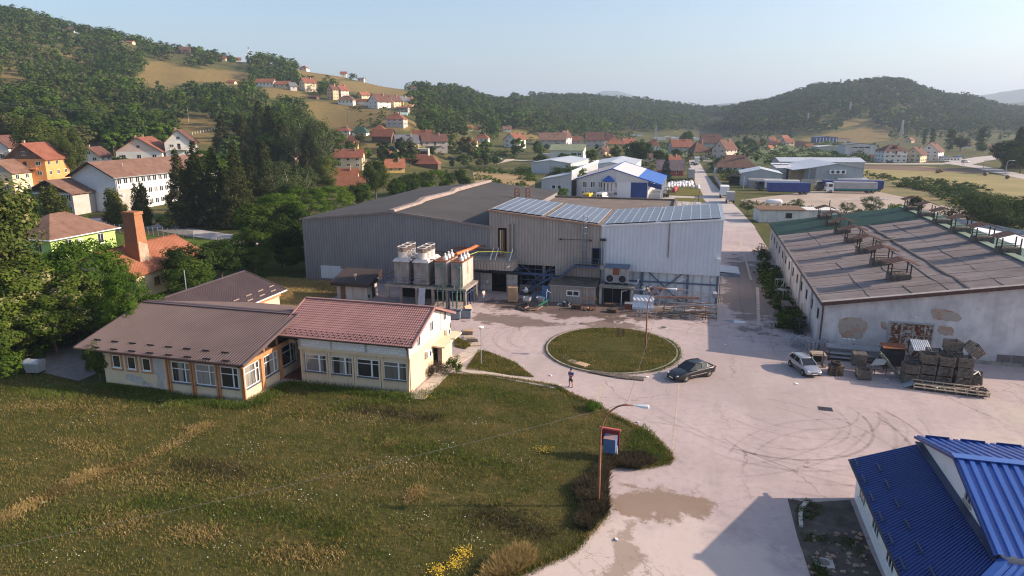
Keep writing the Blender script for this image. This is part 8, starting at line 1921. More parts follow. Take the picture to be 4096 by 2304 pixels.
for x in(.35,-.8):MB().bar((x,.45,0),(x,.45,.75),.06).build('leg',m_steel_blue,t)
MB().bar((.44,.2,.95),(.62,-.35,.05),.06,.08).build('prop',m_white_paint,t)
t=thing('wooden_post_frame','two short wooden posts joined by a bar on the grass island','post frame',(-7.0,72.2,.18),.2)
for x in(-.28,.28):MB().bar((x,0,-.05),(x,0,.95-.1*x),.16).build('post',m_wood_brown,t)
MB().bar((-.28,0,.62),(.28,0,.62),.1).build('bar',m_wood_brown,t)
p=spot(145,1495);t=thing('waste_container','grey metal waste container with open rounded lid by the gravel drive','waste container',(p.x,p.y,.06),math.radians(12))
MB().add([(-.62,-.45,.2),(.62,-.45,.2),(.62,.45,.2),(-.62,.45,.2),(-.75,-.55,1.1),(.75,-.55,1.1),(.75,.55,1.1),(-.75,.55,1.1)],[(3,2,1,0),(0,1,5,4),(1,2,6,5),(2,3,7,6),(3,0,4,7)]).build('bin',m_galv,t)
for s in(-1,1):MB().prism([(s*.75,.55*math.cos(a),1.1+.32*math.sin(a))for a in np.linspace(0,PI,9)],(-s*.05,0,0)).build('end_cap',m_galv,t)
m=MB();A=np.linspace(PI*.5,PI,6)
for i in range(5):m.quad((-.74,-.55*-math.cos(A[i]),1.1+.33*math.sin(A[i])),(.74,-.55*-math.cos(A[i]),1.1+.33*math.sin(A[i])),(.74,-.55*-math.cos(A[i+1]),1.1+.33*math.sin(A[i+1])),(-.74,-.55*-math.cos(A[i+1]),1.1+.33*math.sin(A[i+1])))
m.build('lid',m_galv,t)
for x in(-.5,.5):
 for y in(-.38,.38):MB().tube([(x-.04,y,.09),(x+.04,y,.09)],.09,8).build('caster',m_trim,t)
def pallet_parts(t,mt,z=0,w=1.2,d=.8):
 m=MB()
 for y in(-d/2+.05,0,d/2-.05):m.box(-w/2,w/2,y-.05,y+.05,z,z+.02)
 for x in(-w/2+.07,0,w/2-.07):
  for y in(-d/2+.05,0,d/2-.05):m.box(x-.07,x+.07,y-.05,y+.05,z+.02,z+.1)
 m.build('blocks',mt,t);m=MB()
 for y in np.linspace(-d/2+.05,d/2-.05,7):m.box(-w/2,w/2,y-.045,y+.045,z+.1,z+.125)
 o=m.build('deck',mt,t);return o
def pallet(label,pos,rot,mt,group='pallets lying around the grass island',tilt=0,name='pallet'):
 t=thing(name,label,'pallet',(pos[0],pos[1],pos[2]if len(pos)>2 else.02),rot,group);pallet_parts(t,mt)
 t.rotation_euler=(tilt,0,rot);return t
m_wood_pale=mat('pale_pallet',(.42,.33,.24),(.54,.44,.33),4,.85);m_wood_old=mat('old_pallet',(.09,.072,.06),(.18,.15,.125),4,.9);m_wood_dk=mat('wet_dark_pallet',(.055,.04,.032),(.10,.075,.06),4,.9)
tl=lambda x,y:math.atan2(y,x)
pallet('grey pallet at the left end of the island row',(-11.5,63.9),-.6,m_wood_old);pallet('worn pallet between the grey and the bright one',(-10.6,63.1),-.55,m_wood_pale);pallet('bright new pallet on top, nearest the standing man',(-9.75,62.2,.03),-.5,m_wood_new);pallet('bright pallet under the topmost new one',(-9.6,62.25,.17),-.48,m_wood_new)
pallet('dark pallet first of the four below the island',(-8.0,60.95),-.22,m_wood_old);pallet('dark pallet with a green rag lying on it',(-6.75,60.6),-.18,m_wood_old);pallet('dark pallet third in the row below the island',(-5.45,60.35),-.05,m_wood_old);pallet('dark pallet at the right end below the island',(-4.15,60.35),.0,m_wood_old)
p=[(-23.9,70.2,m_wood_new),(-23.7,69.1,m_wood_dk),(-23.1,68.0,m_wood_pale),(-22.4,66.9,m_wood_dk),(-21.6,65.7,m_wood_pale)]
for i,(x,y,mt)in enumerate(p):pallet(['new pallet at the back of the row behind the pink roof house','dark wet pallet second in the row behind the pink roof house','pale pallet in the middle of the row behind the pink roof house','dark pallet fourth in the row near the grass corner','pale pallet at the front of the row near the grass corner'][i],(x,y),.25+i*.05,mt,'pallets in a row behind the office building')
pallet('pallet leaning on the deck post behind the pink roof',(-26.4,77.4,.55),1.2,m_wood_new,None,1.1)
def stack(label,pos,rot,mats,n,name='pallet_stack',dz=.145,jit=.05,cat='pallet stack',group=None):
 t=thing(name,label,cat,(pos[0],pos[1],.015),rot,group);rr=random.Random(n)
 for i in range(n):
  e=bpy.data.objects.new('pallet',None);link(e,t);e.location=(rr.uniform(-jit,jit),rr.uniform(-jit,jit),i*dz);e.rotation_euler=(0,0,rr.uniform(-.05,.05));pallet_parts(e,mats[i%len(mats)])
 return t
stack('stack of old pallets carrying a spare tyre beside the silver car',(13.8,66.3),.1,[m_wood_old,m_wood_brown],7)
t=thing('spare_tyre','old truck tyre with rusty rim lying on the pallet stack','tyre',(13.8,66.35,1.03),.3);MB().disc_ring((0,0,0),[(.28,.02),(.42,0),(.5,.06),(.5,.2),(.42,.26),(.28,.24)],24).build('tyre',m_tyre,t,True);MB().disc_ring((0,0,0),[(.3,.2),(.28,.1),(.14,.08),(.12,.14),(.001,.14)],18).build('rim',m_rust,t)
stack('low stack of dark broken pallets beside the rag heap',(-13.7,82.6),.15,[m_wood_dk],4);stack('dark broken pallets in front of the glazed porch',(-9.1,82.2),-.1,[m_wood_dk,m_wood_brown],3);stack('small stack of rusty boards at the porch entrance',(-9.7,84.9),.2,[m_wood_brown],3)
t=thing('box_stack','tall stack of tan cardboard boxes on a pallet before the hall gate','box stack',(-22.3,83.7,.015),math.radians(4));pallet_parts(t,m_wood_brown);m_card=mat('cardboard',(.42,.26,.15),(.50,.33,.20),1.5,.85)
for i in range(9):
 m=MB();r=random.Random(i)
 for q in(-1,1):
  dx=r.uniform(-.02,.02);m.box(q*.3-.295+dx,q*.3+.295+dx,-.48,.48,.13+i*.215,.13+i*.215+.205)
 m.build('box_layer',m_card,t)
t=thing('hopper_pump','square steel hopper on a stand with thick hoses lying on the ground','hopper',(-19.9,81.7,.015),-.1)
MB().add([(-.45,-.4,1.35),(.45,-.4,1.35),(.45,.4,1.35),(-.45,.4,1.35),(-.42,-.37,.9),(.42,-.37,.9),(.42,.37,.9),(-.42,.37,.9),(-.12,-.12,.6),(.12,-.12,.6),(.12,.12,.6),(-.12,.12,.6)],[(0,1,5,4),(1,2,6,5),(2,3,7,6),(3,0,4,7),(4,5,9,8),(5,6,10,9),(6,7,11,10),(7,4,8,11),(8,9,10,11)]).build('hopper',m_galv,t);MB().tube([(0,0,.6),(0,0,.3),(.25,-.2,.2)],.12,8).build('pump_body',m_steel_dark,t)
m_hose=mat('dark_hose',(.05,.04,.038),(.09,.07,.065),3,.7)
MB().tube([(-.2,.3,.35),(-.9,.1,.2),(-1.1,-.8,.1),(-.6,-1.6,.1),(.5,-1.9,.1)],.1,8).build('hose',m_hose,t);MB().tube([(.25,-.2,.2),(0,-1.1,.1),(.9,-1.5,.1),(1.7,-.9,.12),(2.1,.0,.35)],.085,8).build('hose',mat('brown_hose',(.24,.12,.09),(.30,.17,.13),3,.7),t);MB().tube([(-.15,.2,.4),(-.7,0,.25),(-.85,-.8,.1),(-.2,-1.4,.1),(.9,-1.7,.1)],.08,8).build('hose',m_hose,t)
t=thing('screw_feeder','green screw feeder with funnel hopper and bent pipe','feeder',(-18.2,82.5,.015),0);gm=mat('machine_green',(.04,.22,.13),(.07,.27,.17),3,.5)
MB().add([(-.62,-.4,1.25),(.42,-.4,1.15),(.42,.5,1.15),(-.62,.5,1.25),(-.12,-.1,.45),(.12,-.1,.45),(.12,.15,.45),(-.12,.15,.45)],[(0,1,5,4),(1,2,6,5),(2,3,7,6),(3,0,4,7),(4,5,6,7)]).build('funnel',m_galv,t);MB().bar((-.3,-.5,.2),(.75,.1,.85),.22,.22).bar((-.4,-.6,.1),(.9,.2,.95),.08).bar((.7,.1,0),(.72,.1,.8),.08).bar((-.1,-.4,0),(-.1,-.4,.4),.08).build('screw_tube',gm,t);MB().tube([(.6,.3,.95),(.55,.5,1.6),(.62,.5,2.2)],.035,6).tube([(.6,.5,2.1),(.75,.5,1.9),(1.15,.5,1.78)],.03,6).build('bent_pipe',m_white_paint,t)
pallet('dark pallet under the hose machine',(-19.1,80.6),.1,m_wood_dk,None)
t=thing('plastic_tub','grey blue plastic tub against the shed wall','tub',(-19.5,86.2,.015),0);MB().add([(-.6,-.45,0),(.6,-.45,0),(.6,.45,0),(-.6,.45,0),(-.7,-.55,.8),(.7,-.55,.8),(.7,.55,.8),(-.7,.55,.8)],[(3,2,1,0),(0,1,5,4),(1,2,6,5),(2,3,7,6),(3,0,4,7)]).box(-.72,.72,-.57,-.52,.74,.82).build('tub',mat('blue_grey_plastic',(.13,.17,.24),None,1,.6),t)
t=thing('concrete_mixer','white drum concrete mixer tilted towards the yard below the stairs','mixer',(-21.2,86.0,.015),0);m=MB();S=[]
ax=Vector((-.25,-.6,.55)).normalized();a1=ax.cross(Vector((0,0,1))).normalized();a2=ax.cross(a1)
for f,r in((-.5,.18),(-.3,.32),(0,.36),(.25,.3),(.45,.18)):
 c=Vector((0,0,1.15))+ax*f;S.append([c+a1*r*math.cos(q)+a2*r*math.sin(q)for q in np.linspace(0,2*PI,14,endpoint=False)])
loft(m,S,0,False);m.build('drum',m_white_paint,t,True);MB().add(S[-1],[tuple(range(14))]).build('drum_mouth',m_trim,t);MB().bar((0,.1,0),(0,0,.9),.08).bar((-.4,0,.02),(.4,0,.02),.06).build('stand',m_steel_dark,t)
for i,(x,y,lab)in enumerate(((-27.0,74.5,'grey plastic box pallet near the pink roof corner, left one'),(-25.9,75.3,'grey plastic box pallet near the pink roof corner, right one'))):
 t=thing('box_pallet',lab,'box pallet',(x,y,.015),.15,'grey box pallets');m=MB()
 for s in(-1,1):m.box(-.6,.6,s*.5-.02,s*.5+.02,.12,.95);m.box(s*.6-.02,s*.6+.02,-.5,.5,.12,.95)
 m.box(-.6,.6,-.5,.5,.1,.14);m.build('box',mat('grey_box_plastic',(.20,.22,.26),None,1,.6)if i==0 else bpy.data.materials['grey_box_plastic'],t);m=MB()
 for x2 in(-.5,0,.5):m.box(x2-.06,x2+.06,-.5,.5,0,.1)
 m.build('runner',bpy.data.materials['grey_box_plastic'],t)
def heap(name,label,pos,r,h,mt,n=14,cat='heap',seed=1,flat=False):
 rr=random.Random(seed);t=thing(name,label,cat,(pos[0],pos[1],.01),0)
 for mi,mtl in enumerate(mt):
  m=MB()
  for i in range(n):
   a=rr.uniform(0,6.28);q=r*rr.random()**.6;z=h*max(0,(1-q/r))*rr.uniform(.3,1)
   m.cbox((q*math.cos(a),q*math.sin(a),z+.06),rr.uniform(.15,.5)*r**.4,rr.uniform(.1,.35),rr.uniform(.05,.22),rr.uniform(0,3),0,rr.uniform(-.5,.5),rr.uniform(-.5,.5))
  o=m.build('scraps',mtl,t);o['kind']='stuff'
 return t
heap('rag_heap','heap of grey bags and rags at the shed wall',(-15.4,83.9),.9,.6,[mat('grey_rag',(.14,.13,.14),(.22,.21,.22),4,.9),m_trim,m_white_paint],9,seed=2)
t=thing('rusty_cage','rusty open iron cage frame with scrap in front of the shed','cage',(-12.0,82.6,.015),.1);m=MB()
for x in(-.75,.75):
 for y in(-.55,.55):m.bar((x,y,0),(x,y,1.75 if y>0 else 1.45),.06)
for z in(.25,1.4):m.bar((-.75,-.55,z),(.75,-.55,z),.05);m.bar((-.75,.55,z),(.75,.55,z),.05);m.bar((-.75,-.55,z),(-.75,.55,z),.05);m.bar((.75,-.55,z),(.75,.55,z),.05)
m.build('frame',m_rust,t)
heap('scrap_heap','small heap of rusty parts inside the iron cage',(-12.0,82.5),.7,.5,[m_rust,m_steel_dark,m_wood_pale],6,seed=4)
t=thing('steel_rack','long steel rack frame full of scrap bars along the white store','rack',(0,0,.015));m=MB()
y0,y1=81.6,84.2
for x in np.linspace(-2.9,3.3,6):m.bar((x,y0,0),(x,y0,1.35),.07);m.bar((x,y1,0),(x,y1,1.5),.07);m.bar((x,y0,.15),(x,y1,.15),.05);m.bar((x,y0,1.3),(x,y1,1.45),.05)
for z in(.15,.75,1.3):m.bar((-2.9,y0,z),(3.4,y0+.5,z),.07);m.bar((-2.9,y1,z+.1),(3.4,y1,z+.1),.07)
for i in range(5):m.bar((-2.8+i*1.2,y0,.15),(-1.7+i*1.2,y0,1.3),.04)
m.build('frame',mat('dull_olive_steel',(.11,.115,.09),(.19,.19,.15),3,.6,.3),t);rr=random.Random(8)
m=MB()
for i in range(34):
 x=rr.uniform(-2.8,1.8);y=rr.uniform(y0+.1,y1);z=rr.choice((.22,.35,.82,.95,1.45,1.55));L=rr.uniform(1.2,3.4);a=rr.uniform(-.12,.12);m.bar((x,y,z),(min(x+L,3.4),y+a*L,z+rr.uniform(-.08,.1)),rr.choice((.05,.08,.12)))
o=m.build('bars',m_galv,t);o['kind']='stuff';m=MB()
for i in range(26):
 x=rr.uniform(-2.8,1.8);y=rr.uniform(y0-.2,y1);z=rr.choice((.1,.3,.9,1.5));L=rr.uniform(.8,2.6);a=rr.uniform(-.3,.3);m.bar((x,y,z),(min(x+L,3.4),y+a*L,z+rr.uniform(-.1,.2)),rr.choice((.05,.07)))
o=m.build('rusty_bars',m_rust,t);o['kind']='stuff'
t=thing('rusty_beam','long rusty channel beam lying across the scrap rack','beam',(0,0,0));MB().bar((-4.2,83.3,1.95),(1.2,84.2,1.92),.34,.06).bar((-4.2,83.15,2.05),(1.2,84.05,2.02),.05,.22).bar((-4.2,83.45,2.05),(1.2,84.35,2.02),.05,.22).build('beam',mat('rust_grey_beam',(.26,.12,.08),(.36,.24,.20),1.5,.8),t)
t=thing('conveyor_frame','lattice conveyor frame piled on top of the scrap behind the beam','conveyor',(0,0,0));m=MB();yy=86.2
for s in(0,.6):m.bar((-4.6,yy+s,1.9),(3.0,yy+.4+s,1.5),.06);m.bar((-4.6,yy+s,2.5),(3.0,yy+.4+s,2.1),.06)
for i in range(13):f=i/12;x=-4.6+7.6*f;z=1.9-.4*f;y=yy+.4*f;m.bar((x,y,z),(x,y,z+.6),.04);m.bar((x,y+.6,z),(x,y+.6,z+.6),.04);m.bar((x,y,z),(x,y+.6,z+.6 if i%2 else z),.04)
for x in(-3.6,-.6,2.2):m.bar((x,yy+.3,0),(x,yy+.3,1.8),.07)
m.build('frame',m_galv,t);MB().cbox((3.1,yy+.7,1.9),.5,.6,.6,.3,0,.3).build('end_box',m_galv,t);MB().bar((-4.4,yy-.1,2.55),(-.9,yy+.1,2.4),.5,.05).build('belt_bed',m_rust,t)
t=thing('bent_sheet','white bent roofing sheet pack standing before the store wall','sheet pack',(-5.4,83.9,.015),-.05);m=MB();pr=[(-.5,.2),(-.55,.55),(-.2,1.0),(-.25,1.35),(.25,1.75),(.3,1.95)]
for i in range(5):m.quad((-1.35,pr[i][0],pr[i][1]),(1.25,pr[i][0],pr[i][1]),(1.25,pr[i+1][0],pr[i+1][1]),(-1.35,pr[i+1][0],pr[i+1][1]))
m.build('sheets',m_white_sheet,t);MB().box(-1.2,1.1,-.1,.5,0,.2).bar((-1.2,.5,0),(-1.2,.5,1.9),.08).bar((1.1,.5,0),(1.1,.5,1.9),.08).build('support',m_rust,t)
t=thing('galvanised_cart','small galvanised cart frame lying in front of the bent sheets','cart',(-5.2,81.5,.02),.2);m=MB()
for z in(.1,.55):m.bar((-.8,-.4,z),(.8,-.4,z+.1),.05);m.bar((-.8,.4,z),(.8,.4,z),.05);m.bar((-.8,-.4,z),(-.8,.4,z),.05);m.bar((.8,-.4,z+.1),(.8,.4,z),.05)
for i in range(5):m.bar((-.7+i*.32,-.4,.58),(-.7+i*.32,.4,.58),.04)
m.build('frame',m_galv,t)
t=thing('crate_rack','rusty red drum and box trolley beside the porch','trolley',(-7.1,84.2,.015),0);MB().disc_ring((-.35,0,0),[(.001,0),(.28,0),(.28,.7),(.001,.7)],14).disc_ring((.35,.1,0),[(.001,0),(.28,0),(.28,.65),(.001,.65)],14).build('drum',mat('red_drum',(.22,.05,.035),(.28,.08,.05),3,.7),t);MB().cbox((0,0,.78),1.4,.7,.08,.05,0,.08).build('sheet_lid',m_galv,t)
t=thing('shelf_rack','cluttered galvanised shelf rack between porch and bent sheets','rack',(-5.4,86.6,.015),0);m=MB()
for x in(-1.6,0,1.6):
 for y in(-.4,.4):m.bar((x,y,0),(x,y,2.3),.06)
for z in(.5,1.2,2.0):m.box(-1.6,1.6,-.4,.4,z,z+.05)
m.build('frame',m_galv,t);heap('shelf_scraps','loose metal scraps and boards on the shelf rack',(-5.2,86.5),1.1,.5,[m_wood_pale,m_rust,m_white_paint],6,seed=6).location.z=2.06
# in front of the barn
t=thing('profile_stack','long stack of galvanised steel profiles on trestles along the barn wall','steel stack',(16.3,71.2,.015),math.radians(-2));rr=random.Random(5)
for lv,(zz,n,yo)in enumerate(((.35,7,0),(.75,7,.1),(1.25,5,.35))):
 for i in range(n):
  m=MB();y=-.75+i*.25+yo;L=rr.uniform(2.55,2.85);m.bar((-L,y,zz),(L,y+rr.uniform(-.08,.08),zz+rr.uniform(-.02,.04)),.2,.14);m.build('profile',m_prof,t)if False else m.build('profile',m_galv,t)
for x in(-2.4,0,2.4):
 MB().bar((x,-.9,.15),(x,.95,.15),.14,.3).bar((x,-.9,0),(x,-.9,1.3),.08).bar((x,1.0,0),(x,1.0,1.4),.08).build('trestle',m_rust,t)
def frames(label,pos,rot,n,w,d,h,mt,seed,lean=.5):
 t=thing('frame_heap',label,'frame heap',(pos[0],pos[1],.015),rot);rr=random.Random(seed)
 for i in range(n):
  m=MB();c=Vector((rr.uniform(-w,w)*.5,rr.uniform(-d,d)*.5,0));a=rr.uniform(0,3.1);R=Matrix.Rotation(a,4,'Z')@Matrix.Rotation(rr.uniform(-lean,lean),4,'X');L=rr.uniform(.9,1.5);H_=rr.uniform(.8,h)
  q=[c+(R@Vector(v))for v in((-L/2,0,.06),(L/2,0,.06),(L/2,0,H_),(-L/2,0,H_))];dd=R@Vector((0,.45,0))
  for k in range(4):m.bar(q[k],q[(k+1)%4],.05);m.bar(q[k],q[k]+dd,.045);m.bar(q[k]+dd,q[(k+1)%4]+dd,.05)
  m.bar(q[0],q[2],.04);m.build('frame',mt,t)
 return t
frames('tangle of galvanised frames at the barn corner by the road',(11.9,74.3),.4,5,1.6,1.4,1.3,m_galv,3);frames('upright galvanised frames between barn corner and profile stack',(13.1,72.5),.1,5,1.6,1.0,1.5,m_galv,4,.12);frames('dark wire cages against the barn wall behind the corner',(12.3,78.5),.2,3,1.2,1.8,1.9,m_steel_dark,6,.1);frames('grey stacking frames along the barn side wall',(12.2,95.5),.1,4,1.0,3.0,2.3,m_galv,7,.06);frames('stacked dark frames at the far end of the barn side',(12.2,126),.1,4,1.2,3.0,2.0,m_steel_dark,9,.1)
t=thing('board_trolley','old trolley loaded with boards beside the barn side wall','trolley',(12.4,87.8,.02),.15);m=MB()
for i in range(5):m.bar((-.7,-1.2,.5+.16*i),(-.6,1.2,.55+.16*i),.9,.06)
m.build('boards',m_wood_grey,t);MB().box(-.8,.8,-1.3,1.3,.3,.42).bar((-.8,-1.3,0),(-.8,-1.3,1.6),.06).bar((.8,-1.3,0),(.8,-1.3,1.6),.06).bar((-.8,1.3,0),(-.8,1.3,1.6),.06).bar((.8,1.3,0),(.8,1.3,1.6),.06).build('frame',m_rust,t)
t=thing('steel_cube_frame','weathered box frame with rusty struts right behind the silver car','frame',(12.5,68.6,.015),.1);m=MB();s=.62
for x in(-s,s):
 for y in(-s,s):m.bar((x,y,0),(x,y,1.2),.09)
for z in(.08,1.2):m.bar((-s,-s,z),(s,-s,z),.09);m.bar((-s,s,z),(s,s,z),.09);m.bar((-s,-s,z),(-s,s,z),.09);m.bar((s,-s,z),(s,s,z),.09)
m.build('frame',m_wood_pale,t);m=MB()
for i in range(4):m.bar((-s,-s+.25+i*.25,1.26),(s,-s+.25+i*.25,1.26),.14,.03)
m.build('top_boards',m_wood_pale,t);MB().bar((.35,-s-.05,0),(.3,-s-.05,2.0),.06).bar((s+.1,s,0),(s+.1,s,2.1),.06).bar((.3,-s,1.6),(s+.1,s,.3),.05).bar((-.5,s,1.2),(-.6,s,2.1),.06).build('strut',m_rust,t);MB().box(-s+.05,s-.05,s-.02,s,.1,1.15).build('back_panel',m_trim,t)
CRN=[0]
def crate(label,pos,rot=0.0,tilt=(0,0),w=1.2,d=1.2,h=.95,mt=None):
 t=thing('wooden_crate',label,'crate',pos,rot,'slatted wooden crates before the barn');t.rotation_euler=(tilt[0],tilt[1],rot);mt=mt or[m_wood_grey,m_wood_old,m_wood_grey][CRN[0]%3];CRN[0]+=1
 n=7
 for sx,sy in((0,-1),(0,1),(-1,0),(1,0)):
  m=MB()
  for i in range(n):
   z=.12+(h-.14)*(i+.5)/n;hz=(h-.14)/n*.36;j=random.uniform(-.012,.012)
   if sx==0:m.box(-w/2,w/2,sy*d/2-.015+j,sy*d/2+.015+j,z-hz,z+hz)
   else:m.box(sx*w/2-.015+j,sx*w/2+.015+j,-d/2+.02,d/2-.02,z-hz,z+hz)
  m.build('slatted_side',mt,t)
 for x in(-1,1):
  for y in(-1,1):MB().box(x*(w/2-.06)-.04,x*(w/2-.06)+.04,y*(d/2-.06)-.04,y*(d/2-.06)+.04,0,h).build('corner_post',mt,t)
 MB().box(-w/2+.02,w/2-.02,-d/2+.02,d/2-.02,.1,.13).build('floor',mt,t);return t
Z=.955
def col(x,y,n,labs,rot=0.0):
 for i in range(n):crate(labs[i],(x+random.uniform(-.05,.05),y+random.uniform(-.05,.05),.015+i*Z),rot+random.uniform(-.07,.07))
col(19.9,65.9,2,['crate at the bottom of the leftmost crate stack','crate on top of the leftmost crate stack'],.1)
col(21.3,66.2,3,['lowest crate of the second stack from the left','middle crate of the second stack from the left','top crate of the second stack, open towards the viewer'],.02)
col(22.6,66.0,3,['lowest crate of the third stack with a dark plank before it','middle crate of the third stack','top crate of the third stack from the left'],-.03)
col(24.1,66.0,3,['lowest crate of the fourth stack at the trailer frame','middle crate of the fourth stack','top crate of the fourth stack from the left'],-.02)
col(20.6,67.6,2,['hidden crate behind the second stack, lower one','crate behind the second stack, upper one'],.05);col(22.1,67.5,3,['lower crate in the rear row behind the third stack','second crate in the rear row behind the third stack','third crate in the rear row behind the third stack'],.03);col(23.6,67.6,4,['ground crate of the tallest rear stack','second crate of the tallest rear stack','third crate of the tallest rear stack','topmost open crate of the tallest rear stack'],.12)
crate('tilted crate lying on its side on top near the right end',(24.7,66.9,2.95),.5,(.5,.45));crate('crate at the right end holding a white frame',(25.3,66.4,.35),-.35,(.06,-.1));crate('crate lying under the right end crate',(25.5,67.4,.015),-.1);crate('separate upright crate left of the chute',(16.1,66.0,.015),.03);crate('crate standing on end behind the separate one',(16.0,67.3,1.2),.03,(-1.45,0))
t=thing('bent_metal_rack','bent white metal frame lying in the right end crate','frame',(25.2,66.3,1.2),.4);MB().bar((-.4,-.3,.1),(.4,.1,.2),.06).bar((.4,.1,.2),(.3,-.4,-.1),.06).bar((-.4,-.3,.1),(-.5,.3,.3),.06).bar((-.5,.3,.3),(.4,.1,.2),.06).build('frame',m_white_paint,t)
t=thing('plank_board','dark plank leaning before the third crate stack','plank',(22.75,65.3,.02),0);MB().bar((-.1,0,.1),(.12,.2,1.9),.3,.05).build('plank',m_wood_dk,t)
t=thing('sheet_hood','old corrugated sheet hood lying on the rear crates beside the gate','sheet hood',(21.2,68.6,1.95),.3);MB().ribbed((-1.0,-.7,.6),(.9,-.7,.35),(1.0,.5,1.15),(-.7,.6,1.3),9,.05).build('sheet',m_galv,t);MB().bar((-1,-.7,.55),(-.9,-.5,0),.07).bar((.9,-.7,.3),(.9,-.6,0),.07).bar((1,.5,1.1),(1,.5,0),.07).bar((-.7,.6,1.25),(-.7,.6,0),.07).bar((-.9,-.5,.1),(1,.5,.4),.07).build('support',m_wood_dark,t)
t=thing('old_machine','dark disused machine with rust red cover before the rusty gate','machine',(19.3,69.8,.015),.1);MB().box(-.9,.9,-.6,.6,.3,1.9).build('housing',m_steel_dark,t);MB().cbox((0,.0,2.15),2.1,1.2,.1,0,0,.15).build('cover',m_rust,t);MB().disc_ring((.9,-1.2,.8),[(.001,0),(.35,0),(.3,.25),(.001,.3)],14).build('drum',m_rust,t)
for x in(-.8,.8):MB().bar((x,-.5,0),(x,-.5,.3),.1).build('leg',m_steel_dark,t)
t=thing('elevator_chute','sorting conveyor with sloping grey chute between crate and stacks','conveyor',(17.9,67.6,.015),.05);MB().bar((-.2,0,2.0),(1.3,-.8,.2),.45,.12).bar((-.2,.3,2.1),(1.3,-.5,.3),.06,.2).bar((-.2,-.3,2.1),(1.3,-1.1,.3),.06,.2).build('chute',mat('olive_machine',(.12,.125,.09),(.18,.18,.14),2,.7),t);MB().quad((-1.1,-.5,.9),(.0,-.8,1.2),(.4,-.5,1.7),(-.6,-.2,1.55)).build('grey_tray',m_concrete,t);MB().box(-1.7,-.6,-.1,.6,1.3,1.6).build('bin',m_steel_dark,t);m=MB()
for x in(-1.7,-.6,.4):
 for y in(-.3,.6):m.bar((x,y,0),(x,y,1.4),.06)
m.bar((-1.7,-.3,.5),(1.0,-.3,.5),.06);m.bar((-1.7,.6,.7),(.4,.6,.7),.06);m.bar((-1.7,-.3,.5),(.4,-.3,1.3),.05);m.build('frame',m_rust,t)
t=thing('scrap_trailer','long low rusty trailer frame with pale rails lying before the crates','trailer frame',(22.6,64.35,.015),math.radians(-7));m=MB()
for y,z in((-.55,.28),(.6,.28)):m.bar((-2.7,y,z),(3.0,y,z),.08);m.bar((-2.7,y,z+.28),(3.0,y,z+.28),.08)
for i in range(8):
 for y in(-.55,.6):m.bar((-2.7+i*.81,y,.1),(-2.7+i*.81,y,.58),.06)
 m.bar((-2.7+i*.81,-.55,.2),(-2.7+i*.81,.6,.2),.06)
m.build('rail',m_wood_pale,t);MB().box(-2.7,2.9,-.5,.55,.12,.2).build('bed',m_trim,t);MB().add([(-3.6,-.6,.02),(-2.7,-.6,.5),(-2.7,.6,.55),(-3.5,.5,.06)],[(0,1,2,3)]).build('ramp_plate',m_galv,t)
for x,y in((-1.2,.1),(-.9,-.1),(.1,.15),(-.6,.2)):m=MB();m.cbox((x,y,.3),.35,.25,.16,x,0,.2,.1);subdiv(m.build('white_bag',m_white_paint,t),1)
m=MB();rr=random.Random(3)
for i in range(12):m.cbox((2.3+rr.uniform(-.5,.7),rr.uniform(-.5,.6),.25+rr.random()*.5),.5,.14,.08,rr.uniform(0,3),0,rr.uniform(-.5,.5),rr.uniform(-.5,.5))
o=m.build('broken_boards',m_wood_old,t);o['kind']='stuff'
for i,(u,v)in enumerate(((3390,1357),(3408,1360),(3424,1359))):
 p=Vector((15.6+i*.45,72.9,1.5));t=thing('white_bowl',['white bowl on the profile stack, first from the left','white bowl on the profile stack, middle one','white bowl on the profile stack, third from the left'][i],'bowl',tuple(p),0,'white bowls on the profile stack');MB().disc_ring((0,0,0),[(.001,0),(.12,.02),(.2,.14),(.17,.14),(.1,.04)],14).build('bowl',m_white_paint,t)
rr=random.Random(12)
m=MB()
for u,v in((2203,1503),(2552,1690),(2640,1491),(2590,1510),(3187,1537),(2433,1503),(2900,1380),(2890,1325),(3546,1518),(2466,2160)):
 p=spot(u,v);m.cbox((p.x,p.y,.05),.28,.16,.07,rr.random()*3,0,.2,.3)
o=m.build('litter',m_white_paint);tag(o,kind='stuff')
t=tag(sheet('puddle',px((2890,1282),(2935,1280),(2990,1288),(2985,1293),(2930,1292)),.019,glass('standing_water',(.30,.31,.33),None,.05)),kind='structure')
# trade yard behind the roofs
def bag(t_label,x,y,h,c):
 t=thing('bulk_bag',t_label,'bulk bag',(x,y,.03),random.uniform(0,1.5),'white bulk bags beside the blue canopy');m=MB();S=[]
 for z,w in((0,.44),(.1,.5),(.5*h,.54),(.85*h,.47),(h,.3)):S.append([(w*a,w*b,z)for a,b in((-1,-.8),(-.8,-1),(.8,-1),(1,-.8),(1,.8),(.8,1),(-.8,1),(-1,.8))])
 loft(m,S);m.build('bag',c,t,True);MB().bar((-.3,-.3,h*.9),(-.05,0,h+.22),.06).bar((.3,.3,h*.9),(.05,0,h+.22),.06).build('loop',c,t)
m_bag=mat('white_bag_fabric',(.62,.62,.63),(.74,.74,.75),2,.8);m_bagr=mat('red_bag_fabric',(.40,.06,.09),(.50,.14,.16),2,.8)
k=0
for i in range(9):
 for j in range(5):
  x=-9.4+i*.95+rr.uniform(-.2,.2);y=243.5+j*2.4+i*.9+rr.uniform(-.3,.3)
  bag('white bulk bag in the yard heap next to the blue canopy',x,y,rr.uniform(.9,1.4),m_bag)
for x,y,lab in((-1.1,243.5,'single white bag at the roadside, nearer one'),(.6,243.8,'single white bag at the roadside, closest to the road')):bag(lab,x,y,1.2,m_bag)
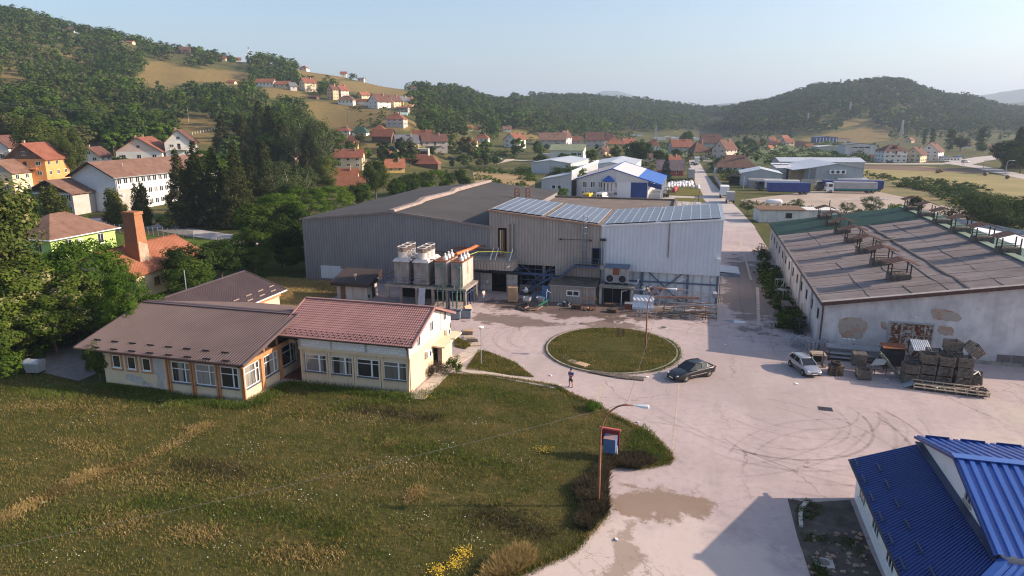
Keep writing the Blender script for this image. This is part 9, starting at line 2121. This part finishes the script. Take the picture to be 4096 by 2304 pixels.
for i in range(4):bag('reddish bag of the stack at the corner of the yard lawn',-6.9+.2*i,229+i*2.2,1.5,m_bagr)
for i in range(6):
 t=thing('steel_container',['pale zinc container nearest in the row by the hall','zinc container second in the row by the hall','zinc container third in the row by the hall','zinc container fourth in the row by the hall','zinc container fifth in the row by the hall','zinc container last in the row by the hall'][i],'container',(-11.3+.1*i,208.5+i*4.1,.02),0,'zinc containers under the blue canopy');MB().box(-1.7,1.7,-1.3,1.3,0,1.5+.1*(i%3)).build('shell',m_galv,t);m=MB()
 for x in(-1.7,-.85,0,.85,1.7):m.bar((x,-1.33,0),(x,-1.33,1.6),.08)
 m.build('ribs',m_galv,t)
t=thing('forklift','black forklift with raised mast beside the zinc containers','forklift',(-8.7,213,.02),R90*.2);MB().box(-.9,.7,-.5,.5,.25,.95).box(-.9,-.5,-.5,.5,.95,1.3).build('body',m_trim,t);m=MB()
for x in(-.6,.5):
 for y in(-.45,.45):m.bar((x,y,.9),(x,y,2.1),.07)
m.box(-.7,.6,-.5,.5,2.1,2.17);m.build('cage',m_trim,t);MB().bar((.8,-.3,.1),(.8,-.3,3.2),.1).bar((.8,.3,.1),(.8,.3,3.2),.1).bar((.8,-.3,3.1),(.8,.3,3.1),.1).build('mast',m_steel_dark,t);MB().bar((.85,-.25,.15),(1.8,-.25,.15),.12,.05).bar((.85,.25,.15),(1.8,.25,.15),.12,.05).build('fork',m_steel_dark,t)
for x in(-.6,.4):
 for s in(-1,1):wheel(t,x,s*.45,.28,.2,m_hub)
YD=[(-21.2,187,'tangle of rusty machine parts behind the solar roof',m_rust),(-17.0,186.5,'dark bins and frames behind the solar roof',m_steel_dark),(-14.2,186,'black bins by the blue sliding door',m_trim),(-11.0,185,'rusty rack with brown boards behind the solar roof',m_rust),(-7.4,184,'low pile of zinc sheets behind the store roof',m_galv),(-3.4,189.5,'galvanised rack of frames behind the store roof',m_galv),(-.6,190.5,'row of zinc pipe racks at the roadside',m_galv),(-24.5,189,'scattered poles and boards near the low van',m_wood_old)]
for i,(x,y,lab,mt)in enumerate(YD):frames(lab,(x,y),.2*i,5,2.2,1.6,1.7,mt,20+i,.2)
t=thing('steel_box','pale rectangular metal box behind the store roof','metal box',(-6.8,191,.02),0);MB().box(-2,2,-.7,.7,0,1.5).build('box',m_galv,t);MB().box(-2.05,2.05,-.75,.75,1.5,1.6).build('lid',m_white_paint,t)
sheet('yard_lawn',[(-6.2,220.5),(2.3,220.5),(1.3,243),(-5.4,243)],.035,lawn_mat('trim_lawn',((.10,.10,.02),(.14,.13,.03),(.18,.155,.045))));sheet('yard_lawn',[(-6.6,203.5),(3.1,203.6),(2.2,213),(-5.8,213)],.035,bpy.data.materials['trim_lawn']);sheet('yard_lawn',[(-6,264),(-.5,264),(-1.5,276),(-7,276)],.035,bpy.data.materials['trim_lawn'])
for i in range(10):
 x,y=12.6+(i%4)*1.5,281+(i//4)*2.0;n=9+(i*5)%7
 t=thing('pallet_tower','tall stack of brown pallets in the yard before the long cottage','pallet stack',(x,y,.02),.05,'pallet towers in the yard');m=MB()
 for k in range(n):m.box(-.6,.6,-.45,.45,k*.15,k*.15+.03);m.box(-.6,.6,-.42,-.3,k*.15+.03,k*.15+.13);m.box(-.6,.6,.3,.42,k*.15+.03,k*.15+.13)
 m.build('pallets',m_wood_brown if i%3 else m_wood_pale,t)
t=thing('yard_fence','grey sheet fence along the right side of the village road','fence',(0,0,0));m=MB();a=Vector((8.6,232,0));b=Vector((6.6,300,0))
for i in range(24):
 p=a.lerp(b,i/23);MB().bar(p,p+Vector((0,0,1.8)),.1).build('post',m_galv,t)
m=MB();n=(b-a).cross(Vector((0,0,1))).normalized()*.03;m.prism([a+Vector((0,0,.1)),b+Vector((0,0,.1)),b+Vector((0,0,1.7)),a+Vector((0,0,1.7))],n);m.build('sheet',m_galv,t)
t=thing('white_gas_tank','white horizontal gas tank in the weeds behind the white shed','tank',(20.8,199,.5),.1);m=MB();S=[]
for x,r in((-2.2,.15),(-2.05,.5),(-1.7,.7),(1.7,.7),(2.05,.5),(2.2,.15)):S.append([(x,r*math.cos(q),.7+r*math.sin(q))for q in np.linspace(0,2*PI,16,endpoint=False)])
loft(m,S);m.build('tank',m_white_paint,t,True)
for x in(-1.2,1.2):MB().box(x-.15,x+.15,-.5,.5,-.5,.2).build('saddle',m_concrete,t)
t=thing('yellow_tank','yellow cylindrical tank lying by the tile barn','tank',tuple(spot(1574,778)),.1);m=MB();S=[]
for x,r in((-2.2,.1),(-2.1,.4),(-1.8,.55),(1.8,.55),(2.1,.4),(2.2,.1)):S.append([(x,r*math.cos(q),.8+r*math.sin(q))for q in np.linspace(0,2*PI,14,endpoint=False)])
loft(m,S);m.build('tank',P_YELLOW,t,True)
for x in(-1.2,1.2):MB().box(x-.12,x+.12,-.4,.4,0,.4).build('saddle',m_concrete,t)
for i,(u,v)in enumerate(((3750,693),(3763,689),(3942,703),(4028,716))):
 p=spot(u,v);t=thing('hay_bale',['round hay bale in the mown field, front one of the pair','round hay bale in the mown field, rear one of the pair','single hay bale near the road lamp','hay bale furthest right in the field'][i],'hay bale',(p.x,p.y,.03),.4*i,'hay bales in the mown field');m=MB();S=[[(x,.75*math.cos(q),.75+.75*math.sin(q))for q in np.linspace(0,2*PI,16,endpoint=False)]for x in(-.65,.65)];loft(m,S);m.build('bale',m_wood_brown,t)
def pole(label,u,v,vtop,mt=None,arm=True,ground=True,d=None):
 p,dep=hill_spot(u,v);r=ray(u,vtop);h=CAM_H+r.z*dep/cam_xy(r.x,r.y)[1]-p.z
 t=thing('utility_pole',label,'utility pole',tuple(p),math.radians(15));MB().tube([(0,0,-.5),(0,0,h)],[.16,.10],7).build('pole',mt or m_concrete,t)
 if arm:
  MB().bar((-.8,0,h-.5),(.8,0,h-.5),.1).build('crossarm',m_steel_dark,t)
  for x in(-.7,0,.7):MB().disc_ring((x,0,h-.44),[(.001,.2),(.06,.16),(.07,0)],8).build('insulator',m_white_paint,t)
 return p+Vector((0,0,h-.4))
PA=pole('white concrete pole on the slope above the conifers',755,494,432);PB=pole('concrete pole in the pine grove',1020,530,449);PC=pole('pole standing in the middle of the hay meadow',1392,497,440,m_wood_grey);PD=pole('pole left of the square pink house',1547,506,466,m_wood_grey);PE=pole('pole beside the road below the square house',1598,538,500,m_wood_grey);PF=pole('pole behind the square house by the polytunnel',1567,462,432,m_wood_grey)
PG=pole('tall pole at the village road before the red hut',2750,724,600,m_wood_grey);pole('second pole near the red hut',2736,705,612,m_wood_grey);pole('tall pole in front of the grey roof hall',2518,640,600,m_galv,False);pole('pole in front of the low cottage fence',2925,720,648,m_wood_grey,False);pole('grey lamp post by the arched shed',2973,757,705,m_galv,False);pole('leaning rusty pole by the yard lawn',2795,806,762,m_rust,False);pole('pole by the willow bush',3020,875,800,m_wood_grey,False);pole('dark post at the green roof corner',3315,850,800,m_wood_dark,False);pole('pole between the car park and the hedge',1903,608,556,m_concrete);pole('pole by the walnut tree',2585,620,568,m_concrete);pole('pole left of the grey house',2078,618,570,m_concrete);pole('pole near the yellow house',2402,606,575,m_concrete)
S0=at_depth(-250,250);wire('power_line','power line crossing the lower hillside at left, upper wire',(S0.x,S0.y,PA.z+3),PA,2.5,.03);wire('power_line','power line crossing the lower hillside at left, lower wire',(S0.x,S0.y,PA.z+2),PA-Vector((0,0,.7)),2.6,.03);wire('power_line','power line from the slope pole to the grove pole',PA,PB,1.2,.03);wire('power_line','power line from the grove to the meadow pole',PB,PC,1.5,.025);wire('power_line','wire from the meadow pole to the crest houses',PC,PF,1.0,.025)
def lamp_far(label,u,v,vtop):
 p,dep=hill_spot(u,v);r=ray(u,vtop);h=CAM_H+r.z*dep/cam_xy(r.x,r.y)[1]-p.z;t=thing('street_lamp',label,'street lamp',tuple(p),.26);MB().tube([(0,0,0),(0,0,h-.6),(.6,0,h-.1),(2.0,0,h)],.1,7).build('pole',m_galv,t);MB().cbox((2.4,0,h),1.0,.4,.2).build('lamp_head',m_white_paint,t)
lamp_far('grey street lamp by the right road in the hay field',4020,706,642);lamp_far('street lamp at the bend of the right road',3930,688,640);lamp_far('street lamp beside the hay meadow edge',3850,672,630);lamp_far('street lamp before the maroon chalet',3575,590,565);lamp_far('curved lamp behind the green roof',3503,835,797)
def pylon(label,u,v,vtop):
 p,dep=hill_spot(u,v);r=ray(u,vtop);h=CAM_H+r.z*dep/cam_xy(r.x,r.y)[1]-p.z;t=thing('lattice_pylon',label,'pylon',tuple(p),.3);m=MB();b=h*.09
 for sx in(-1,1):
  for sy in(-1,1):m.bar((sx*b,sy*b,-1),(sx*.3,sy*.3,h),.22)
 for i in range(8):
  f0,f1=i/8,(i+1)/8;w0=b+(.3-b)*f0;w1=b+(.3-b)*f1
  for s in(-1,1):m.bar((-w0,s*w0,h*f0),(w1,s*w1,h*f1),.12);m.bar((s*w0,-w0,h*f0),(s*w1,w1,h*f1),.12);m.bar((-w0,s*w0,h*f0),(w0,s*w0,h*f0),.1)
 m.build('lattice',m_galv,t);m=MB()
 for z in(.72,.84,.96):m.bar((-h*.1,0,h*z),(h*.1,0,h*z),.2)
 m.build('crossarm',m_galv,t)
pylon('lattice pylon in the valley centre left of the round tree',2622,576,502);pylon('lattice pylon on the wooded right hill',3396,472,408);pylon('lattice pylon at the foot of the right hill',3230,500,452);pylon('slim lattice pylon behind the sports hall',3605,545,480);pylon('pylon far left in the valley haze',2470,560,538)
p,dep=hill_spot(995,215);t=thing('radio_mast','red and white lattice radio mast on the left ridge','mast',tuple(p),0);h=15;m=MB()
for i in range(6):
 m=MB()
 for q in range(3):
  a=q*2.1;m.bar((.5*math.cos(a),.5*math.sin(a),h*i/6),(.45*math.cos(a),.45*math.sin(a),h*(i+1)/6),.16);m.bar((.5*math.cos(a),.5*math.sin(a),h*i/6),(.45*math.cos(a+2.1),.45*math.sin(a+2.1),h*(i+1)/6),.1)
 m.build('mast_section',P_RED if i%2 else m_white_paint,t)
t=thing('pasture_fence','row of white posts on the grassy slope above the conifers','fence',(0,0,0))
for i in range(10):
 p,_=hill_spot(770+i*11,541-i*2.2);MB().bar(p-Vector((0,0,.2)),p+Vector((0,0,1.3)),.16).build('post',m_white_paint,t)
 # meadow grass, weeds and verge growth
def grass_mat(name,dark,mid,dry,amount=.5):
 t=NT(name);t.n.remove(t.b);g=t.new('ShaderNodeNewGeometry');pos=g.outputs['Position'];r=g.outputs['Random Per Island']
 n1=t.noise(t.scale(pos,(.55,1.5,.3)),.35,5,.7);n2=t.noise(pos,1.5,4,.7)
 f=t.math('ADD',t.math('MULTIPLY',r,.42),t.math('ADD',t.math('MULTIPLY',n1,.85),t.math('MULTIPLY',n2,.45)))
 col=t.ramp(f,[(.52,dark),(.84,mid),(1.0,dry)])
 d=t.new('ShaderNodeBsdfDiffuse');tr=t.new('ShaderNodeBsdfTranslucent');mx=t.new('ShaderNodeMixShader');mx.inputs[0].default_value=.3;t.lk(col,d.inputs['Color']);t.lk(col,tr.inputs['Color']);t.lk(d.outputs[0],mx.inputs[1]);t.lk(tr.outputs[0],mx.inputs[2])
 out=[n for n in t.n if n.type=='OUTPUT_MATERIAL'][0];t.lk(mx.outputs[0],out.inputs['Surface']);return t.m
M_GRASS=grass_mat('meadow_grass',(.036,.068,.011),(.105,.120,.024),(.28,.21,.08));M_WEED=grass_mat('dusky_weeds',(.022,.022,.014),(.055,.05,.03),(.12,.095,.06));M_STRAW=grass_mat('straw_grass',(.20,.145,.05),(.30,.22,.09),(.40,.29,.13));M_GREENW=grass_mat('fresh_weeds',(.04,.075,.012),(.075,.12,.02),(.13,.16,.04))
def blades(name,P,hgt,wid,material,seed,lean=.45,z=.05):
 rng=np.random.default_rng(seed);n=len(P);a=rng.random(n)*6.283;h=hgt*(.5+1.0*rng.random(n));l=lean*h*(.3+rng.random(n));w=wid*(.7+.6*rng.random(n))
 c,s=np.cos(a),np.sin(a);b2=a+rng.normal(size=n)*1.2;base=np.stack([P[:,0],P[:,1],np.full(n,z)if np.isscalar(z)else z],1)
 side=np.stack([c*w,s*w,np.zeros(n)],1);tip=base+np.stack([np.cos(b2)*l,np.sin(b2)*l,h],1);mid=base+(tip-base)*.5
 v=np.stack([base,mid-side*.55,tip,mid+side*.55],1).reshape(-1,3);me=quads_mesh(name,v,material);o=bpy.data.objects.new(name,me);link(o);return tag(o,kind='stuff')
def fill(poly,n,seed,edge=None):
 rng=np.random.default_rng(seed);P=np.array(poly);out=[]
 while sum(len(o)for o in out)<n:
  q=np.stack([rng.uniform(P[:,0].min(),P[:,0].max(),n),rng.uniform(P[:,1].min(),P[:,1].max(),n)],1);out.append(q[in_poly(q[:,0],q[:,1],[tuple(p)for p in poly])])
 return np.concatenate(out)[:n]
g1=fill(FIELD,430000,1)
u,v=project_np(g1[:,0],g1[:,1],np.zeros(len(g1)));ok=(u>-250)&(u<4200)&(v<2420);g1=g1[ok]
cl=np.sin(g1[:,0]*1.9+np.sin(g1[:,1]*1.3)*1.5)*np.sin(g1[:,1]*2.3+np.sin(g1[:,0]*1.1)*1.7);rr_=np.random.default_rng(3).random(len(g1));g1=g1[rr_<.62+.38*cl]
blades('meadow_grass',g1,.155,.027,M_GRASS,2)
g2=fill([(ISL.x+(IR.x-.3)*math.cos(a),ISL.y+(IR.y-.3)*math.sin(a))for a in np.linspace(0,2*PI,40,endpoint=False)],26000,4);blades('island_grass',g2,.13,.035,M_GRASS,5,z=.12)
ver=[tuple(spot(*p))[:2]for p in((1862,1480),(1915,1400),(1960,1410),(2060,1450),(2138,1510),(2020,1500))];blades('verge_grass',fill(ver,7000,6),.12,.035,M_GRASS,7);blades('corner_grass',fill([tuple(spot(*p))[:2]for p in((1816,1345),(1890,1378),(1860,1398),(1820,1388))],2500,8),.12,.035,M_GRASS,9)
blades('dry_lawn_grass',fill([(-58,70),(-47,70),(-46.5,88),(-61,88)],12000,10),.2,.05,M_STRAW,11)
def along(pts,n,spread,seed):
 rng=np.random.default_rng(seed);P=np.array(pts);seg=np.hypot(*(P[1:]-P[:-1]).T);c=np.concatenate([[0],np.cumsum(seg)]);s=rng.random(n)*c[-1];x=np.interp(s,c,P[:,0]);y=np.interp(s,c,P[:,1]);return np.stack([x,y],1)+rng.normal(size=(n,2))*spread
edge=[tuple(spot(*p))[:2]for p in FIELD_PX]
blades('edge_grass',along(edge,15000,.16,12),.16,.03,M_GRASS,13,.8,.01);blades('edge_straw',along(edge[3:12],2600,.22,14),.10,.03,M_STRAW,15,1.2,.01)
blades('island_edge_grass',along([(ISL.x+IR.x*math.cos(a)*1.0,ISL.y+IR.y*math.sin(a)*1.0)for a in np.linspace(0,6.28,50)],5200,.12,16),.11,.03,M_GRASS,17,1.0,.05)
blades('kerb_weeds',along([(ISL.x+IR.x*math.cos(a),ISL.y+IR.y*math.sin(a))for a in np.linspace(-.9,.7,20)],2600,.22,18),.14,.04,M_GREENW,19,.8,.02)
wall=[(-44,45.9),(-36.2,45.8)];blades('wall_weeds',np.concatenate([along([(-50.5,46.0),(-44,45.9)],5200,.35,20),along([(-44,45.4),(-36.5,45.3),(-35.0,45.4)],5200,.35,21),along([(-34.8,46),(-34.6,50.6),(-23,50.7)],9000,.4,22)]),.26,.04,M_GREENW,23,.5,.05)
def dome_weeds(name,poly,n,hgt,wid,material,seed):return blades(name,fill(poly,n,seed),hgt,wid,material,seed+1,.9,.05)
W1=px((2300,1960),(2395,1900),(2440,1830),(2560,1830),(2620,1856),(2560,1880),(2440,1870),(2420,1960),(2425,2050),(2360,2130),(2310,2110),(2340,2040));dome_weeds('dusky_weeds',W1,26000,.40,.055,M_WEED,24)
dome_weeds('fresh_weeds',px((2580,1700),(2660,1790),(2670,1850),(2560,1840),(2500,1790),(2540,1730)),2400,.2,.035,M_GREENW,26)
dome_weeds('straw_tufts',px((1920,2330),(1990,2250),(2090,2200),(2140,2230),(2130,2260),(2060,2300)),7000,.45,.03,M_STRAW,28)
def soft(name,segs,mt,seed,h=.17,w=.035):
 P=np.concatenate([along([tuple(spot(*q))[:2]for q in pts],n,sp,seed+i)for i,(pts,n,sp)in enumerate(segs)]);blades(name,P,h,w,mt,seed,.9,.05)
soft('straw_patches',[([(-40,2100),(200,1990),(340,1905),(520,1868)],5200,.42),([(520,1868),(680,1790),(840,1700)],1500,.4),([(760,1718),(840,1700)],500,.3),([(1640,2000),(1680,1960)],900,.3),([(380,2060),(560,2110)],1500,.6),([(700,2130),(860,2150)],900,.5),([(1540,1780),(1590,1775)],500,.3),([(250,1770),(470,1810)],900,.6),([(1060,2220),(1370,2220)],1400,.6),([(100,1620),(500,1640)],1200,.8),([(1000,1640),(1500,1680)],1000,.9),([(300,1900),(1100,1960)],2200,1.2),([(1300,1900),(1900,1860)],1500,1.1)],M_STRAW,31)
soft('green_tufts',[([(0,1560),(700,1620),(1100,1600)],4200,.7),([(1300,1640),(1900,1560),(2200,1640)],3800,.8),([(100,2150),(700,2000),(1500,2150)],4200,1.1),([(1500,1760),(2100,1900)],3000,.9)],M_GREENW,51,.24,.035)
soft('dusky_tufts',[([(1400,1640),(1750,1680)],1800,.6),([(700,1860),(1000,1900)],1500,.8),([(1900,2050),(2200,2150)],1600,.8)],M_WEED,61,.2,.04)
sheet('bare_earth',px((1612,2010),(1640,1975),(1672,1962),(1690,1965),(1650,1995),(1632,2018)),.062,mat('bare_earth',(.27,.16,.085),(.36,.23,.13),2,.95,world=True))
rng=np.random.default_rng(77)
def flowers(name,c,n,sp,h,col,seed):
 r=np.random.default_rng(seed);P=np.concatenate([np.array(q)+r.normal(size=(n,2))*sp for q in c]);k=len(P);s=.035;z=.05+h*(.6+.5*r.random(k));B=np.stack([P[:,0],P[:,1],z],1);a=r.random(k)*6.28;d1=np.stack([np.cos(a)*s,np.sin(a)*s,.3*s*r.normal(size=k)],1);d2=np.stack([-np.sin(a)*s,np.cos(a)*s,.3*s*r.normal(size=k)],1)
 v=np.stack([B-d1,B-d2,B+d1,B+d2],1).reshape(-1,3);me=quads_mesh(name,v,col);o=bpy.data.objects.new(name,me);link(o);tag(o,kind='stuff')
m_fw=mat('white_petal',(.60,.60,.55),None,1,.8);m_fy=mat('yellow_petal',(.60,.40,.03),None,1,.8)
flowers('white_flowers',[tuple(spot(u,v))[:2]for u,v in((180,2010),(230,2240),(640,1615),(1580,1850),(1800,1790),(2060,1850),(1650,2080),(1900,2180),(700,1780),(1200,2000),(1480,1690),(1900,1700),(900,2200),(1000,1800),(300,1700))],22,.6,.16,m_fw,3);flowers('white_flowers',[(x,y)for x,y in fill(FIELD,500,91)],1,.05,.22,m_fw,4)
flowers('yellow_flowers',[tuple(spot(u,v))[:2]for u,v in((1825,2270),(1855,2225),(1750,2300))],170,.28,.3,m_fy,5);flowers('yellow_flowers',[tuple(spot(u,v))[:2]for u,v in((2190,1815),(2160,1810),(1700,1600))],40,.3,.3,m_fy,6)
def bush_at(k,u,v,h,label,width=1.2,name='bush'):
 p=spot(u,v);k.place(label,p.x,p.y,.03,h,None,'bush',name,width)
bush_at(K_BUSH_D,1745,1505,1.7,'brownish round bush by the side wall of the pink roof house',.95);bush_at(K_BUSH[0],1815,1492,1.9,'green rose bush beside the door path',.7,'rose_bush');bush_at(K_BUSH_B,2372,1640,1.0,'low green bush at the meadow edge near the joint strip',1.3)
K_NEAR_MID[0].place('tall leafy shrub climbing at the left wall of the yellow building',-51.3,46.6,0,4.1,None,'shrub','shrub',.8)
for i,(u,v,h)in enumerate(((30,1440,3.4),(110,1415,3.0),(190,1395,2.8),(-10,1500,2.6),(270,1372,3),(60,1340,4),(330,1330,3.2),(230,1310,4),(380,1290,4),(-60,1420,4.5),(120,1300,5),(430,1260,4))):
 p=spot(u,v);(K_BUSH_B if i%2 else K_BUSH[0]).place('leafy undergrowth bush under the acacias at the gravel drive',p.x,p.y,.03,h,'undergrowth bushes at the gravel drive','bush','bush',1.5)
for x,y,h in((-62,72,5),(-66,76,5.5),(-60,92,4.5),(-64,88,5),(-70,92,6),(-58.5,100,4.5),(-60,110,5),(-66,104,6)):K_NEAR_MID[1].place('bushy young tree in the thicket between the brown wing and the grey hall',x,y,0,h,'thicket trees by the grey hall','tree','broadleaf_tree',1.5)
m=MB();rr=random.Random(4)
for i in range(60):
 p=spot(rr.uniform(3240,3470),rr.uniform(2120,2300));k=rr.uniform(.05,.2);m.cbox((p.x,p.y,.03),k*1.6,k,k*.7,rr.random()*3,0,rr.random()*.5,rr.random()*.5)
tag(m.build('brick_rubble',W_BLOCK),kind='stuff')
